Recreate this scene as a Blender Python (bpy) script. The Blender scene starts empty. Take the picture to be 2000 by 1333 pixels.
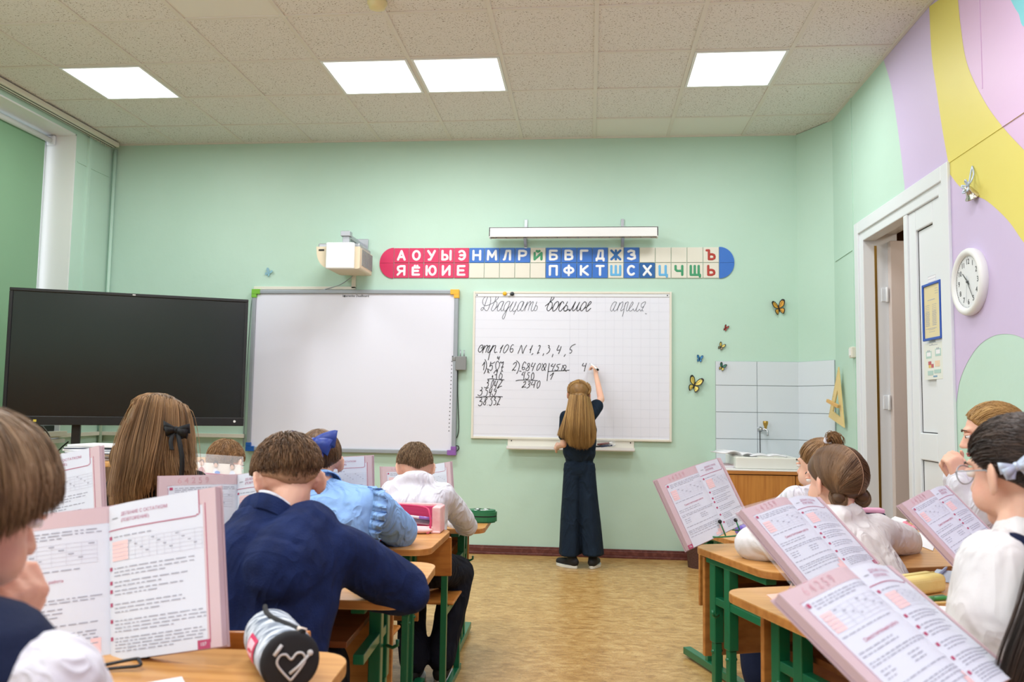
import bpy, bmesh, math, random
import numpy as np
from mathutils import Vector, Matrix, Quaternion, noise
from mathutils.geometry import tessellate_polygon
random.seed(7)
S = bpy.context.scene
COL = S.collection
PI = math.pi

# ------------------------------------------------------------------ camera
FL = 1604.25                      # focal length in pixels of a 2000 px wide frame
YAW, PITCH, ROLL = -0.0939390494, 0.0772222918, 0.0148583757
CAMZ = 1.2
_f = Vector((math.sin(YAW)*math.cos(PITCH), math.cos(YAW)*math.cos(PITCH), math.sin(PITCH)))
_r = Vector((math.cos(YAW), -math.sin(YAW), 0)); _u = _r.cross(_f)
_c, _s = math.cos(ROLL), math.sin(ROLL)
_r, _u = _c*_r+_s*_u, -_s*_r+_c*_u
cam = bpy.data.cameras.new('camera'); camo = bpy.data.objects.new('camera', cam); COL.objects.link(camo)
camo.matrix_world = Matrix(((_r.x,_u.x,-_f.x,0),(_r.y,_u.y,-_f.y,0),(_r.z,_u.z,-_f.z,CAMZ),(0,0,0,1)))
cam.sensor_width = 36; cam.lens = FL/2000*36; cam.clip_start = .05
cam.dof.use_dof = True; cam.dof.focus_distance = 4.2; cam.dof.aperture_fstop = 5.0
S.camera = camo
CAM = Vector((0,0,CAMZ))
def _ray(x, y): return _f + (x-1000)/FL*_r + (666.5-y)/FL*_u
def P(x, y, Y):  d = _ray(x,y); return CAM + d*(Y/d.y)
def PX(x, y, X): d = _ray(x,y); return CAM + d*(X/d.x)
def PZ(x, y, Z): d = _ray(x,y); return CAM + d*((Z-CAMZ)/d.z)

# ------------------------------------------------------------------ world, light, exposure
S.view_settings.view_transform = 'Standard'; S.view_settings.look = 'None'
S.view_settings.gamma = 1; S.view_settings.use_curve_mapping = False
S.view_settings.exposure = 0.03
w = bpy.data.worlds.new('sky'); S.world = w; w.use_nodes = True
w.node_tree.nodes['Background'].inputs[0].default_value = (.86,.93,1,1)
w.node_tree.nodes['Background'].inputs[1].default_value = 1.8
CEIL, YB, XR, XL, YR = 3.41, 6.68, 1.84, -4.15, -3.6
GX, GY = .0294, 5.627             # ceiling grid origin, 0.6 m cells
def area(name, loc, rot, sx, sy, power, col):
    l = bpy.data.lights.new(name, 'AREA'); l.shape = 'RECTANGLE'; l.size = sx; l.size_y = sy
    l.energy = power; l.color = col
    o = bpy.data.objects.new(name, l); o.location = loc; o.rotation_euler = rot; COL.objects.link(o); return o
# daylight through the two windows of the left wall that lie beside and behind the camera
for i, y in enumerate((1.3, -1.7)):
    area('daylight', (XL-.10, y, 1.95), (0, -PI/2, 0), 1.9, 2.2, 22, (.86,.93,1))
# light of the ceiling lamps (each one just under its own diffuser)
LAMPS = [(-6,-1),(-3,-1),(-2,-1),(1,-1)]
LAMPROWS = [0, -4, -8, -12]
for (ci, _) in LAMPS:
    for rj in LAMPROWS:
        area('lamp_light', (GX+.6*ci+.3, GY-.3+.6*rj, CEIL-.035), (0,0,0), .54, .54, 17.8, (.965,.98,1))

# ------------------------------------------------------------------ materials
def rgb(h):
    if isinstance(h, str):
        h = h.lstrip('#'); c = [int(h[i:i+2],16)/255 for i in (0,2,4)]
    else: c = [v/255 for v in h]
    return [(v/12.92 if v <= .04045 else ((v+.055)/1.055)**2.4) for v in c]+[1]
_mats = {}
def mat(name, col, rough=.5, metal=0, bump=None, var=None, spec=.5, alpha=1, sss=0, trans=0, emit=0, stretch=None, coat=0, wr=None):
    """var=(second colour, noise scale, lo, hi)   bump=(scale, strength)   stretch=(x,y,z) texture scaling"""
    if name in _mats: return _mats[name]
    m = bpy.data.materials.new(name); m.use_nodes = True; _mats[name] = m
    nt = m.node_tree; b = nt.nodes['Principled BSDF']; N = nt.nodes.new; L = nt.links.new
    c = rgb(col)
    b.inputs['Base Color'].default_value = c; b.inputs['Roughness'].default_value = rough
    b.inputs['Metallic'].default_value = metal; b.inputs['Specular IOR Level'].default_value = spec
    b.inputs['Alpha'].default_value = alpha; b.inputs['Transmission Weight'].default_value = trans
    b.inputs['Coat Weight'].default_value = coat
    if sss:
        b.inputs['Subsurface Weight'].default_value = sss; b.inputs['Subsurface Radius'].default_value = (.012,.005,.003)
        b.inputs['Subsurface Scale'].default_value = 1
    if emit:
        b.inputs['Emission Color'].default_value = c; b.inputs['Emission Strength'].default_value = emit
    tc = N('ShaderNodeTexCoord'); mp = N('ShaderNodeMapping'); L(tc.outputs['Object'], mp.inputs[0])
    if stretch: mp.inputs['Scale'].default_value = stretch
    if var:
        n = N('ShaderNodeTexNoise'); n.inputs['Scale'].default_value = var[1]; n.inputs['Detail'].default_value = 5
        L(mp.outputs[0], n.inputs[0])
        r = N('ShaderNodeMapRange'); r.inputs[1].default_value = var[2]; r.inputs[2].default_value = var[3]
        L(n.outputs[0], r.inputs[0])
        x = N('ShaderNodeMix'); x.data_type = 'RGBA'
        x.inputs[6].default_value = c; x.inputs[7].default_value = rgb(var[0])
        L(r.outputs[0], x.inputs[0]); L(x.outputs[2], b.inputs['Base Color'])
    if bump:
        n = N('ShaderNodeTexNoise'); n.inputs['Scale'].default_value = bump[0]; n.inputs['Detail'].default_value = 4
        L(mp.outputs[0], n.inputs[0])
        bp = N('ShaderNodeBump'); bp.inputs['Strength'].default_value = bump[1]; bp.inputs['Distance'].default_value = .01
        L(n.outputs[0], bp.inputs['Height']); L(bp.outputs[0], b.inputs['Normal'])
        if wr:                                                      # wrinkles: a second, larger bump
            n2 = N('ShaderNodeTexNoise'); n2.inputs['Scale'].default_value = wr[0]; n2.inputs['Detail'].default_value = 2; n2.inputs['Distortion'].default_value = 1.2
            mp2 = N('ShaderNodeMapping'); mp2.inputs['Scale'].default_value = (1,1,.55); L(tc.outputs['Object'], mp2.inputs[0]); L(mp2.outputs[0], n2.inputs[0])
            a1 = N('ShaderNodeMath'); a1.operation = 'SUBTRACT'; a1.inputs[1].default_value = .5; L(n2.outputs[0], a1.inputs[0])
            a2 = N('ShaderNodeMath'); a2.operation = 'ABSOLUTE'; L(a1.outputs[0], a2.inputs[0])
            b2 = N('ShaderNodeBump'); b2.inputs['Strength'].default_value = wr[1]; b2.inputs['Distance'].default_value = wr[2]; b2.invert = True
            L(a2.outputs[0], b2.inputs['Height']); L(b2.outputs[0], bp.inputs['Normal'])
    return m
def mat_floor():
    m = mat('linoleum', (196,152,96), .30, spec=.45)
    nt = m.node_tree; b = nt.nodes['Principled BSDF']; N = nt.nodes.new; L = nt.links.new
    tc = N('ShaderNodeTexCoord')
    mp = N('ShaderNodeMapping'); mp.inputs['Scale'].default_value = (5, 9, 5); L(tc.outputs['Object'], mp.inputs[0])
    n0 = N('ShaderNodeTexNoise'); n0.inputs['Scale'].default_value = 2.4; n0.inputs['Detail'].default_value = 8; n0.inputs['Roughness'].default_value = .65
    n0.inputs['Distortion'].default_value = .8
    L(mp.outputs[0], n0.inputs[0])
    cr = N('ShaderNodeValToRGB'); e = cr.color_ramp.elements
    e[0].position = .34; e[0].color = rgb((166,126,70)); e[1].position = .66; e[1].color = rgb((212,178,118))
    mid = e.new(.5); mid.color = rgb((193,153,92)); L(n0.outputs[0], cr.inputs[0])
    # hair-thin dark veins
    v = N('ShaderNodeTexNoise'); v.inputs['Scale'].default_value = 4.2; v.inputs['Detail'].default_value = 3; v.inputs['Distortion'].default_value = 2.2
    L(mp.outputs[0], v.inputs[0])
    s1 = N('ShaderNodeMath'); s1.operation = 'SUBTRACT'; s1.inputs[1].default_value = .5; L(v.outputs[0], s1.inputs[0])
    s2 = N('ShaderNodeMath'); s2.operation = 'ABSOLUTE'; L(s1.outputs[0], s2.inputs[0])
    s3 = N('ShaderNodeMapRange'); s3.inputs[1].default_value = 0; s3.inputs[2].default_value = .022; s3.inputs[3].default_value = .6; s3.inputs[4].default_value = 0
    L(s2.outputs[0], s3.inputs[0])
    x = N('ShaderNodeMix'); x.data_type = 'RGBA'; x.inputs[7].default_value = rgb((112,74,40))
    L(s3.outputs[0], x.inputs[0]); L(cr.outputs[0], x.inputs[6]); L(x.outputs[2], b.inputs['Base Color'])
    return m
def mat_wood(name, base, dark, scale=1, rough=.4, axis=0, coat=0.15):
    m = mat(name, base, rough, coat=coat)
    nt = m.node_tree; b = nt.nodes['Principled BSDF']; N = nt.nodes.new; L = nt.links.new
    tc = N('ShaderNodeTexCoord'); mp = N('ShaderNodeMapping')
    sc = [40*scale]*3; sc[axis] = 2.5*scale; mp.inputs['Scale'].default_value = sc; L(tc.outputs['Object'], mp.inputs[0])
    n = N('ShaderNodeTexNoise'); n.inputs['Scale'].default_value = 1; n.inputs['Detail'].default_value = 6; L(mp.outputs[0], n.inputs[0])
    r = N('ShaderNodeMapRange'); r.inputs[1].default_value = .4; r.inputs[2].default_value = .72; L(n.outputs[0], r.inputs[0])
    x = N('ShaderNodeMix'); x.data_type = 'RGBA'; x.inputs[6].default_value = rgb(base); x.inputs[7].default_value = rgb(dark)
    L(r.outputs[0], x.inputs[0]); L(x.outputs[2], b.inputs['Base Color'])
    return m
def mat_speckle():
    m = mat('ceiling_tile', (228,225,221), .9, spec=.1)
    nt = m.node_tree; b = nt.nodes['Principled BSDF']; N = nt.nodes.new; L = nt.links.new
    tc = N('ShaderNodeTexCoord'); mp = N('ShaderNodeMapping'); mp.inputs['Scale'].default_value = (105, 140, 60); L(tc.outputs['Object'], mp.inputs[0])
    n = N('ShaderNodeTexNoise'); n.inputs['Scale'].default_value = 1.0; n.inputs['Detail'].default_value = 2; n.inputs['Distortion'].default_value = .7
    L(mp.outputs[0], n.inputs[0])
    r = N('ShaderNodeMapRange'); r.inputs[1].default_value = .615; r.inputs[2].default_value = .66; L(n.outputs[0], r.inputs[0])
    x = N('ShaderNodeMix'); x.data_type = 'RGBA'; x.inputs[6].default_value = rgb((228,225,221)); x.inputs[7].default_value = rgb((138,124,104))
    L(r.outputs[0], x.inputs[0]); L(x.outputs[2], b.inputs['Base Color'])
    bp = N('ShaderNodeBump'); bp.invert = True; bp.inputs['Strength'].default_value = .5; bp.inputs['Distance'].default_value = .003
    L(r.outputs[0], bp.inputs['Height']); L(bp.outputs[0], b.inputs['Normal'])
    return m
def mat_hair(name, base, dark, light=None):
    m = mat(name, base, .42, spec=.35)
    nt = m.node_tree; b = nt.nodes['Principled BSDF']; N = nt.nodes.new; L = nt.links.new
    at = N('ShaderNodeAttribute'); at.attribute_name = 'shade'
    cr = N('ShaderNodeValToRGB'); e = cr.color_ramp.elements
    e[0].color = rgb(dark); e[1].color = rgb(light or base); e[1].position = 1
    mid = e.new(.5); mid.color = rgb(base)
    L(at.outputs['Fac'], cr.inputs[0]); L(cr.outputs[0], b.inputs['Base Color'])
    return m
GREEN = (193,222,206)
M = dict(
 wall=mat('mint_paint', GREEN, .55, bump=(9,.25), var=((187,217,200),1.3,.35,.7), spec=.3),
 lilac=mat('lilac_paint', (206,190,222), .5, bump=(9,.2), spec=.35),
 pink=mat('pink_lilac_paint', (222,190,224), .5, bump=(9,.2), spec=.35),
 yellow=mat('yellow_paint', (226,214,112), .5, bump=(9,.2), spec=.35),
 cyan=mat('cyan_paint', (130,214,224), .5, bump=(9,.2)),
 floor=mat_floor(), ctile=mat_speckle(),
 cplain=mat('plain_ceiling_tile', (228,227,220), .85, spec=.1),
 tbar=mat('ceiling_bar', (222,217,208), .6),
 white=mat('white_plastic', (232,233,232), .35),
 pvc=mat('white_upvc', (226,230,234), .3),
 beigedoor=mat('pinkish_upvc', (206,194,188), .4),
 tan=mat('tan_corridor', (150,112,74), .7),
 base=mat('brown_baseboard', (92,44,40), .4, var=((120,70,62),30,.45,.7)),
 board=mat('whiteboard_enamel', (228,229,241), .22, spec=.4),
 board2=mat('whiteboard_grid_enamel', (229,231,241), .25, spec=.4),
 gridline=mat('grid_ink', (208,211,222), .4),
 alu=mat('aluminium', (176,180,186), .35, .7),
 greyframe=mat('grey_frame', (156,163,170), .4, .2),
 black=mat('black_plastic', (22,24,26), .35),
 screen=mat('tv_screen', (20,27,25), .2, spec=.6),
 ink=mat('marker_ink', (30,32,38), .5), inklight=mat('thin_marker_ink', (92,96,104), .5),
 wood=mat_wood('beech_laminate', (214,160,92), (190,132,66)),
 wooddark=mat_wood('orange_beech_edge', (192,130,66), (164,104,48)),
 shelf=mat_wood('brown_shelf', (150,88,44), (120,64,28)),
 chairwood=mat_wood('chair_plywood', (200,132,58), (170,100,38)),
 cab=mat_wood('cabinet_veneer', (196,134,62), (170,106,44), axis=2),
 green=mat('green_enamel', (20,108,70), .35, coat=.2),
 rubber=mat('black_rubber', (18,18,18), .7),
 paper=mat('paper', (236,236,240), .7, spec=.2),
 pagepink=mat('page_pink', (208,186,191), .6, spec=.25),
 pagew=mat('page_white', (216,223,234), .55, spec=.25),
 crimson=mat('crimson_print', (176,66,104), .6), headprint=mat('heading_print', (178,92,126), .6), pinkprint=mat('pink_print', (240,204,204), .6),
 print=mat('grey_print', (158,162,176), .6), pinkline=mat('pink_line', (204,162,170), .6),
 lead=mat('cover_pink', (196,171,178), .45),
 clear=mat('clear_film', (240,244,246), .12, alpha=.13, spec=.6),
 glass=mat('window_glass', (235,245,250), .03, alpha=.12, spec=.6),
 tile=mat('white_glazed_tile', (214,222,228), .18, spec=.5), grout=mat('grout', (150,158,162), .8),
 ceramic=mat('ceramic', (226,226,218), .2),
 chrome=mat('chrome', (200,202,206), .15, 1), brass=mat('brass', (196,160,84), .3, .9),
 skin=mat('skin', (218,168,142), .5, sss=.15, spec=.35, var=((222,164,140),14,.45,.75), bump=(120,.05)),
 skinfair=mat('fair_skin', (226,180,155), .5, sss=.15, spec=.35, var=((228,170,148),14,.45,.75), bump=(120,.05)),
 eyewhite=mat('eye_white', (236,234,230), .2), iris=mat('iris', (70,60,50), .2), lip=mat('lips', (196,112,104), .45),
 navy=mat('navy_wool', (24,40,84), .85, bump=(260,.25), wr=(7,.7,.05), var=((18,30,66),18,.4,.7), spec=.2),
 navytrim=mat('navy_vest', (22,32,60), .8, bump=(200,.2), spec=.2),
 dark=mat('dark_trousers', (20,24,36), .85, bump=(200,.2), wr=(8,.8,.06), spec=.2),
 dkteal=mat('dark_navy_linen', (22,36,52), .85, bump=(150,.25), wr=(8,.8,.05), spec=.2),
 blackcloth=mat('black_cloth', (26,25,28), .85, bump=(200,.2), spec=.2),
 shirt=mat('white_cotton', (220,221,229), .75, bump=(60,.12), wr=(11,.8,.05), spec=.2),
 blouse=mat('white_blouse', (224,222,222), .7, bump=(50,.1), wr=(12,.5,.05), spec=.25),
 blue=mat('light_blue_cotton', (140,180,232), .75, bump=(60,.15), wr=(11,.9,.05), spec=.2),
 bowblue=mat('blue_satin', (40,66,150), .4, spec=.5), bowblack=mat('black_satin', (12,12,15), .55, spec=.3),
 silver=mat('silver_cloth', (190,204,222), .35, .3),
 red=mat('magenta_card', (214,44,96), .4), bluecard=mat('blue_card', (50,112,200), .4), darkbluecard=mat('dark_blue_card', (18,92,160), .4),
 cream=mat('cream_card', (226,222,208), .5),
 letterw=mat('letter_white', (244,244,246), .4), letterb=mat('letter_blue', (28,104,176), .4),
 letterlb=mat('letter_sky', (96,176,224), .4), letterg=mat('letter_green', (56,150,104), .4), letterr=mat('letter_red', (176,52,38), .4),
)
def mat_blind():
    m = mat('green_blind', (150,188,154), .8); nt = m.node_tree; b = nt.nodes['Principled BSDF']
    t = nt.nodes.new('ShaderNodeBsdfTranslucent'); t.inputs[0].default_value = rgb((150,188,154)); x = nt.nodes.new('ShaderNodeMixShader'); x.inputs[0].default_value = .30
    nt.links.new(b.outputs[0], x.inputs[1]); nt.links.new(t.outputs[0], x.inputs[2]); nt.links.new(x.outputs[0], nt.nodes['Material Output'].inputs[0]); return m
M['blind'] = mat_blind()
HB = dict(
 blonde=mat_hair('dark_blond_hair', (150,112,62), (74,52,28), (196,158,98)),
 brown=mat_hair('brown_hair', (102,75,50), (46,32,22), (146,112,78)),
 lightbrown=mat_hair('light_brown_hair', (132,98,62), (72,50,32), (172,134,92)),
 ash=mat_hair('ash_brown_hair', (120,94,66), (66,50,36), (158,130,98)),
 darkhair=mat_hair('dark_hair', (52,40,34), (24,18,16), (84,66,54)),
)

# ------------------------------------------------------------------ mesh tools
class MB:
    """collects shapes into one mesh; each face remembers its material"""
    def __init__(s): s.v = []; s.f = []; s.m = []; s.sm = []; s.mats = []; s.cur = 0; s.X = Matrix()
    def mat(s, m):
        if m not in s.mats: s.mats.append(m)
        s.cur = s.mats.index(m); return s
    def add(s, vs, fs, smooth=False):
        o = len(s.v); s.v += [tuple(s.X @ Vector(v)) for v in vs]
        for f in fs: s.f.append(tuple(i+o for i in f)); s.m.append(s.cur); s.sm.append(smooth)
    def box(s, a, b):
        (x0,y0,z0),(x1,y1,z1) = a,b
        x0,x1 = sorted((x0,x1)); y0,y1 = sorted((y0,y1)); z0,z1 = sorted((z0,z1))
        s.add([(x0,y0,z0),(x1,y0,z0),(x1,y1,z0),(x0,y1,z0),(x0,y0,z1),(x1,y0,z1),(x1,y1,z1),(x0,y1,z1)],
              [(0,3,2,1),(4,5,6,7),(0,1,5,4),(1,2,6,5),(2,3,7,6),(3,0,4,7)])
    def beam(s, p, q, w, h, up=(0,0,1)):
        """box-section bar from p to q, w wide sideways and h high along up"""
        p, q = Vector(p), Vector(q); d = (q-p).normalized(); side = d.cross(Vector(up))
        if side.length < 1e-4: side = d.cross(Vector((0,1,0)))
        side.normalize(); u = side.cross(d).normalized(); vs = []
        for e in (p, q):
            for a, b in ((-1,-1),(1,-1),(1,1),(-1,1)): vs.append(e+side*(w/2*a)+u*(h/2*b))
        s.add(vs, [(3,2,1,0),(4,5,6,7),(0,1,5,4),(1,2,6,5),(2,3,7,6),(3,0,4,7)])
    def prism(s, poly, z0, z1, mtx=None, smooth=False):
        """polygon (list of 2-D points) in the XY plane pushed from z0 to z1, then moved by mtx"""
        n = len(poly); T = mtx or Matrix()
        vs = [T @ Vector((x,y,z0)) for x,y in poly]+[T @ Vector((x,y,z1)) for x,y in poly]
        s.add(vs, [tuple(range(n-1,-1,-1)), tuple(range(n,2*n))]); 
        s.add(vs, [(i,(i+1)%n,(i+1)%n+n,i+n) for i in range(n)], smooth)
    def sheet(s, pts): s.add(pts, [tuple(range(len(pts)))])
    def tube(s, pts, r, seg=8, cap=True, closed=False):
        pts = [Vector(p) for p in pts]; n = len(pts); rs = r if isinstance(r,(list,tuple)) else [r]*n
        d0 = (pts[1]-pts[0]).normalized(); a = Vector((0,0,1)) if abs(d0.z) < .9 else Vector((1,0,0))
        u = d0.cross(a).normalized(); vs = []
        for i in range(n):
            d = (pts[(i+1)%n]-pts[i-1]) if closed else (pts[min(i+1,n-1)]-pts[max(i-1,0)])
            if d.length < 1e-9: d = d0
            d.normalize(); u = (u-d*u.dot(d)); u = u.normalized() if u.length > 1e-6 else d.orthogonal().normalized(); v = d.cross(u)
            for k in range(seg):
                t = 2*PI*k/seg; vs.append(pts[i]+(u*math.cos(t)+v*math.sin(t))*rs[i])
        fs = []
        for i in range(n if closed else n-1):
            j = (i+1)%n
            for k in range(seg): fs.append((i*seg+k, i*seg+(k+1)%seg, j*seg+(k+1)%seg, j*seg+k))
        s.add(vs, fs, True)
        if cap and not closed:
            o = len(s.v)-n*seg
            s.f += [tuple(o+k for k in range(seg-1,-1,-1)), tuple(o+(n-1)*seg+k for k in range(seg))]; s.m += [s.cur]*2; s.sm += [False]*2
    def cyl(s, p, q, r, seg=20, r2=None): s.tube([p,q], [r, r if r2 is None else r2], seg)
    def lathe(s, prof, seg=24, mtx=None, cap=True):
        T = mtx or Matrix(); n = len(prof); vs = []
        for (r,z) in prof:
            for k in range(seg): t = 2*PI*k/seg; vs.append(T @ Vector((r*math.cos(t), r*math.sin(t), z)))
        fs = [(i*seg+k, i*seg+(k+1)%seg, (i+1)*seg+(k+1)%seg, (i+1)*seg+k) for i in range(n-1) for k in range(seg)]
        s.add(vs, fs, True)
        if cap:
            o = len(s.v)-n*seg
            s.f += [tuple(o+k for k in range(seg-1,-1,-1)), tuple(o+(n-1)*seg+k for k in range(seg))]; s.m += [s.cur]*2; s.sm += [False]*2
    def ell(s, c, r, rot=None, seg=20, rings=12):
        R = rot.to_4x4() if rot is not None else Matrix(); T = Matrix.Translation(Vector(c)) @ R
        vs = [T @ Vector((0,0,-r[2]))]
        for i in range(1, rings):
            t = -PI/2+PI*i/rings
            for k in range(seg): p = 2*PI*k/seg; vs.append(T @ Vector((r[0]*math.cos(t)*math.cos(p), r[1]*math.cos(t)*math.sin(p), r[2]*math.sin(t))))
        vs.append(T @ Vector((0,0,r[2]))); fs = [(0, 1+(k+1)%seg, 1+k) for k in range(seg)]
        for i in range(rings-2):
            for k in range(seg): a = 1+i*seg; fs.append((a+k, a+(k+1)%seg, a+seg+(k+1)%seg, a+seg+k))
        l = len(vs)-1; a = 1+(rings-2)*seg; fs += [(l, a+k, a+(k+1)%seg) for k in range(seg)]
        s.add(vs, fs, True)
    def cap2(s, p, r1, q, r2, seg=16):
        """closed tapered capsule"""
        p, q = Vector(p), Vector(q); d = q-p; L = max(d.length, 1e-5); d = d/L; pts = []; rs = []
        for t in (-1,-.85,-.5): pts.append(p+d*r1*t); rs.append(r1*math.sqrt(max(0,1-t*t))+1e-5)
        pts += [p, q]; rs += [r1, r2]
        for t in (.5,.85,1): pts.append(q+d*r2*t); rs.append(r2*math.sqrt(max(0,1-t*t))+1e-5)
        s.tube(pts, rs, seg)
    def build(s, name, m=None, parent=None, bevel=0, auto=True, seg=2):
        me = bpy.data.meshes.new(name)
        me.from_pydata(s.v, [], s.f)
        ml = s.mats or [m]
        if m is not None and not s.mats: ml = [m]
        for x in ml: me.materials.append(x)
        me.polygons.foreach_set('material_index', s.m if s.mats else [0]*len(s.f))
        me.polygons.foreach_set('use_smooth', s.sm)
        me.update()
        o = bpy.data.objects.new(name, me); COL.objects.link(o)
        if bevel:
            b = o.modifiers.new('bevel','BEVEL'); b.width = bevel; b.segments = seg; b.limit_method = 'ANGLE'; b.angle_limit = math.radians(40)
        put(o, parent)
        return o
_minv = {}
def put(o, parent):
    """parent o while keeping its world coordinates (geometry is modelled in world space)"""
    if parent is not None:
        o.parent = parent; bpy_m = world(parent); o.matrix_parent_inverse = bpy_m.inverted()
def world(o):
    m = o.matrix_basis.copy()
    return (world(o.parent) @ o.matrix_parent_inverse @ m) if o.parent else m
def tag(o, label=None, cat=None, group=None, kind=None):
    if label: o['label'] = label
    if cat: o['category'] = cat
    if group: o['group'] = group
    if kind: o['kind'] = kind
    return o
def thing(name, label, cat, loc=(0,0,0), group=None, rz=0):
    o = bpy.data.objects.new(name, None); o.empty_display_size = .05; COL.objects.link(o)
    o.location = loc; o.rotation_euler = (0,0,rz)
    return tag(o, label, cat, group)
def struct(name, mb, m=None, bevel=0): return tag(mb.build(name, m, None, bevel), kind='structure')
def frame3(origin, ex, ey, ez=None):
    ex = Vector(ex).normalized(); ey = Vector(ey); ey = (ey-ex*ey.dot(ex)).normalized(); ez = ex.cross(ey)
    return Matrix(((ex.x,ey.x,ez.x,origin[0]),(ex.y,ey.y,ez.y,origin[1]),(ex.z,ey.z,ez.z,origin[2]),(0,0,0,1)))
def text_into(mb, body, size, mtx, bold=0, extrude=.0004, align='CENTER', xs=1, shear=0):
    c = bpy.data.curves.new('t','FONT'); c.body = body; c.size = size; c.align_x = align; c.align_y = 'CENTER'
    c.extrude = extrude; c.offset = bold; c.shear = shear; c.resolution_u = 3
    o = bpy.data.objects.new('t', c); COL.objects.link(o)
    me = bpy.data.meshes.new_from_object(o.evaluated_get(bpy.context.evaluated_depsgraph_get()))
    T = mtx @ Matrix.Diagonal((xs,1,1,1))
    mb.add([T @ v.co for v in me.vertices], [tuple(p.vertices) for p in me.polygons])
    bpy.data.objects.remove(o); bpy.data.curves.remove(c); bpy.data.meshes.remove(me)
def catmull(pts, n=6):
    pts = [Vector(p) for p in pts]; out = []
    for i in range(len(pts)-1):
        a = pts[max(i-1,0)]; b = pts[i]; c = pts[i+1]; d = pts[min(i+2,len(pts)-1)]
        for k in range(n):
            t = k/n; out.append(.5*((2*b)+(c-a)*t+(2*a-5*b+4*c-d)*t*t+(3*b-a-3*c+d)*t**3))
    out.append(pts[-1]); return out
# ------------------------------------------------------------------ the room shell
XO = 5.0
mb = MB(); mb.box((XL-.3, YR-.2, -.1), (XR+1.5, YB+.2, 0)); struct('floor', mb, M['floor'])
# ceiling: speckled tiles, three smooth replacement tiles, bars between them
mb = MB(); mb.mat(M['ctile'])
plain = {(0,1),(1,1),(-4,-3)}
cells = {(c,-1) for c in (-6,-3,-2,1)} | {(c,r) for (c,_) in LAMPS for r in (-5,-9,-13)}
for ci in range(-8, 4):
    for rj in range(-16, 3):
        x0 = max(GX+.6*ci, XL); x1 = min(GX+.6*(ci+1), XR); y1 = min(GY+.6*(rj), YB); y0 = max(GY+.6*(rj-1), YR)
        if x1 <= x0 or y1 <= y0: continue
        if (ci, rj-1) in {(c,r) for (c,_) in LAMPS for r in (-1,-5,-9,-13)}: continue   # lamps stand here
        j = rj-1
        is_plain = (ci,rj) in {(0,2),(1,2),(-4,-2)}
        rnd = random.Random(ci*31+rj); t = [rnd.uniform(-.002,.002) for _ in range(4)]
        mb.mat(M['cplain'] if is_plain else M['ctile'])
        g = .012; z = CEIL+.004
        mb.add([(x0+g,y0+g,z+t[0]),(x0+g,y1-g,z+t[1]),(x1-g,y1-g,z+t[2]),(x1-g,y0+g,z+t[3])], [(0,1,2,3)])
mb.mat(M['tbar'])
for ci in range(-7, 4):
    x = GX+.6*ci; mb.box((x-.013, YR, CEIL-.002), (x+.013, YB, CEIL+.02))
for rj in range(-16, 2):
    y = GY+.6*rj; mb.box((XL, y-.012, CEIL-.0015), (XR, y+.012, CEIL+.02))
mb.box((XL-.3, YR-.2, CEIL+.02), (XR+1.5, YB+.2, CEIL+.12))
# light angle along the walls
mb.box((XL, YB-.018, CEIL-.004), (1.653, YB, CEIL+.02)); mb.box((XR-.02, YR, CEIL-.004), (XR, 6.34, CEIL+.02))
struct('ceiling', mb)

mb = MB(); mb.mat(M['wall']); mb.box((XL-.3, YB, 0), (XR+1.5, YB+.15, CEIL+.02)); struct('wall_back', mb)
# boxed-in corner between the back wall and the right wall
CH0, CH1 = (1.653, YB), (XR, 6.344)
mb = MB(); mb.mat(M['wall']); mb.prism([(1.653,YB),(XR,6.344),(XR+.05,6.344),(XR+.05,YB)], 0, CEIL); struct('wall_corner', mb)
mb = MB(); mb.box((XL-.3, YR-.15, 0), (XR+1.5, YR, CEIL)); struct('wall_rear', mb, M['wall'])

# right wall with the door opening, thickness .25, mural painted on it
DY0, DY1, DZ = 4.40, 5.75, 2.405
mb = MB(); mb.mat(M['wall'])
mb.box((XR, YR, 0), (XR+.22, DY0, CEIL+.02)); mb.box((XR, DY1, 0), (XR+.22, YB, CEIL+.02)); mb.box((XR, DY0, DZ), (XR+.22, DY1, CEIL+.02))
def pil(px, py, off=0): p = PX(px, py, XR); return (p.y, p.z)
def mural(pts, off, m, smooth_n=8):
    q = [Vector((XR-off, y, z)) for (y, z) in pts]; mb.mat(m); mb.add(q, [tuple(t) for t in tessellate_polygon([q])])
def curve2(pts, n=8): return [(v.x, v.y) for v in catmull([(a,b,0) for a,b in pts], n)]
bl = curve2([pil(1722,105),pil(1727,120),pil(1740,165),pil(1750,225),pil(1760,300),pil(1767,362)])
bl[0] = (bl[0][0], CEIL-.005)
# lilac field: from the left curve to the near end of the wall, the door head cut out by going round it
gc = curve2([(4.327,1.24),pil(1875,745),pil(1890,708),pil(1912,676),pil(1940,657),pil(1970,653),pil(2000,662),(3.45,1.42),(3.2,1.1),(3.05,.6),(3.0,.0)])
mural(bl + [(bl[-1][0],DZ+.076),(4.327,DZ+.076)] + gc + [(YR,0.0),(YR,CEIL-.005)], .0012, M['lilac'])
yl = curve2([pil(1815,-12),pil(1820,100),pil(1830,175),pil(1841,250),pil(1853,318)])
ylow = curve2([pil(1856,340),pil(1875,364),pil(1899,380),pil(1924,390),pil(1949,410),pil(1974,436),pil(2000,473),(3.45,1.75),(3.25,1.5),(3.0,1.35)])
yr = curve2([pil(1870,-25),pil(1877,50),pil(1890,125),pil(1922,195),pil(1957,245),pil(2000,292),(3.4,2.13),(3.1,1.95),(2.8,1.85)])
yl = [(y, min(z,CEIL-.005)) for y,z in yl]; yr = [(y, min(z,CEIL-.005)) for y,z in yr]
mural(yl + ylow + yr[::-1], .0024, M['yellow'])
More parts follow.
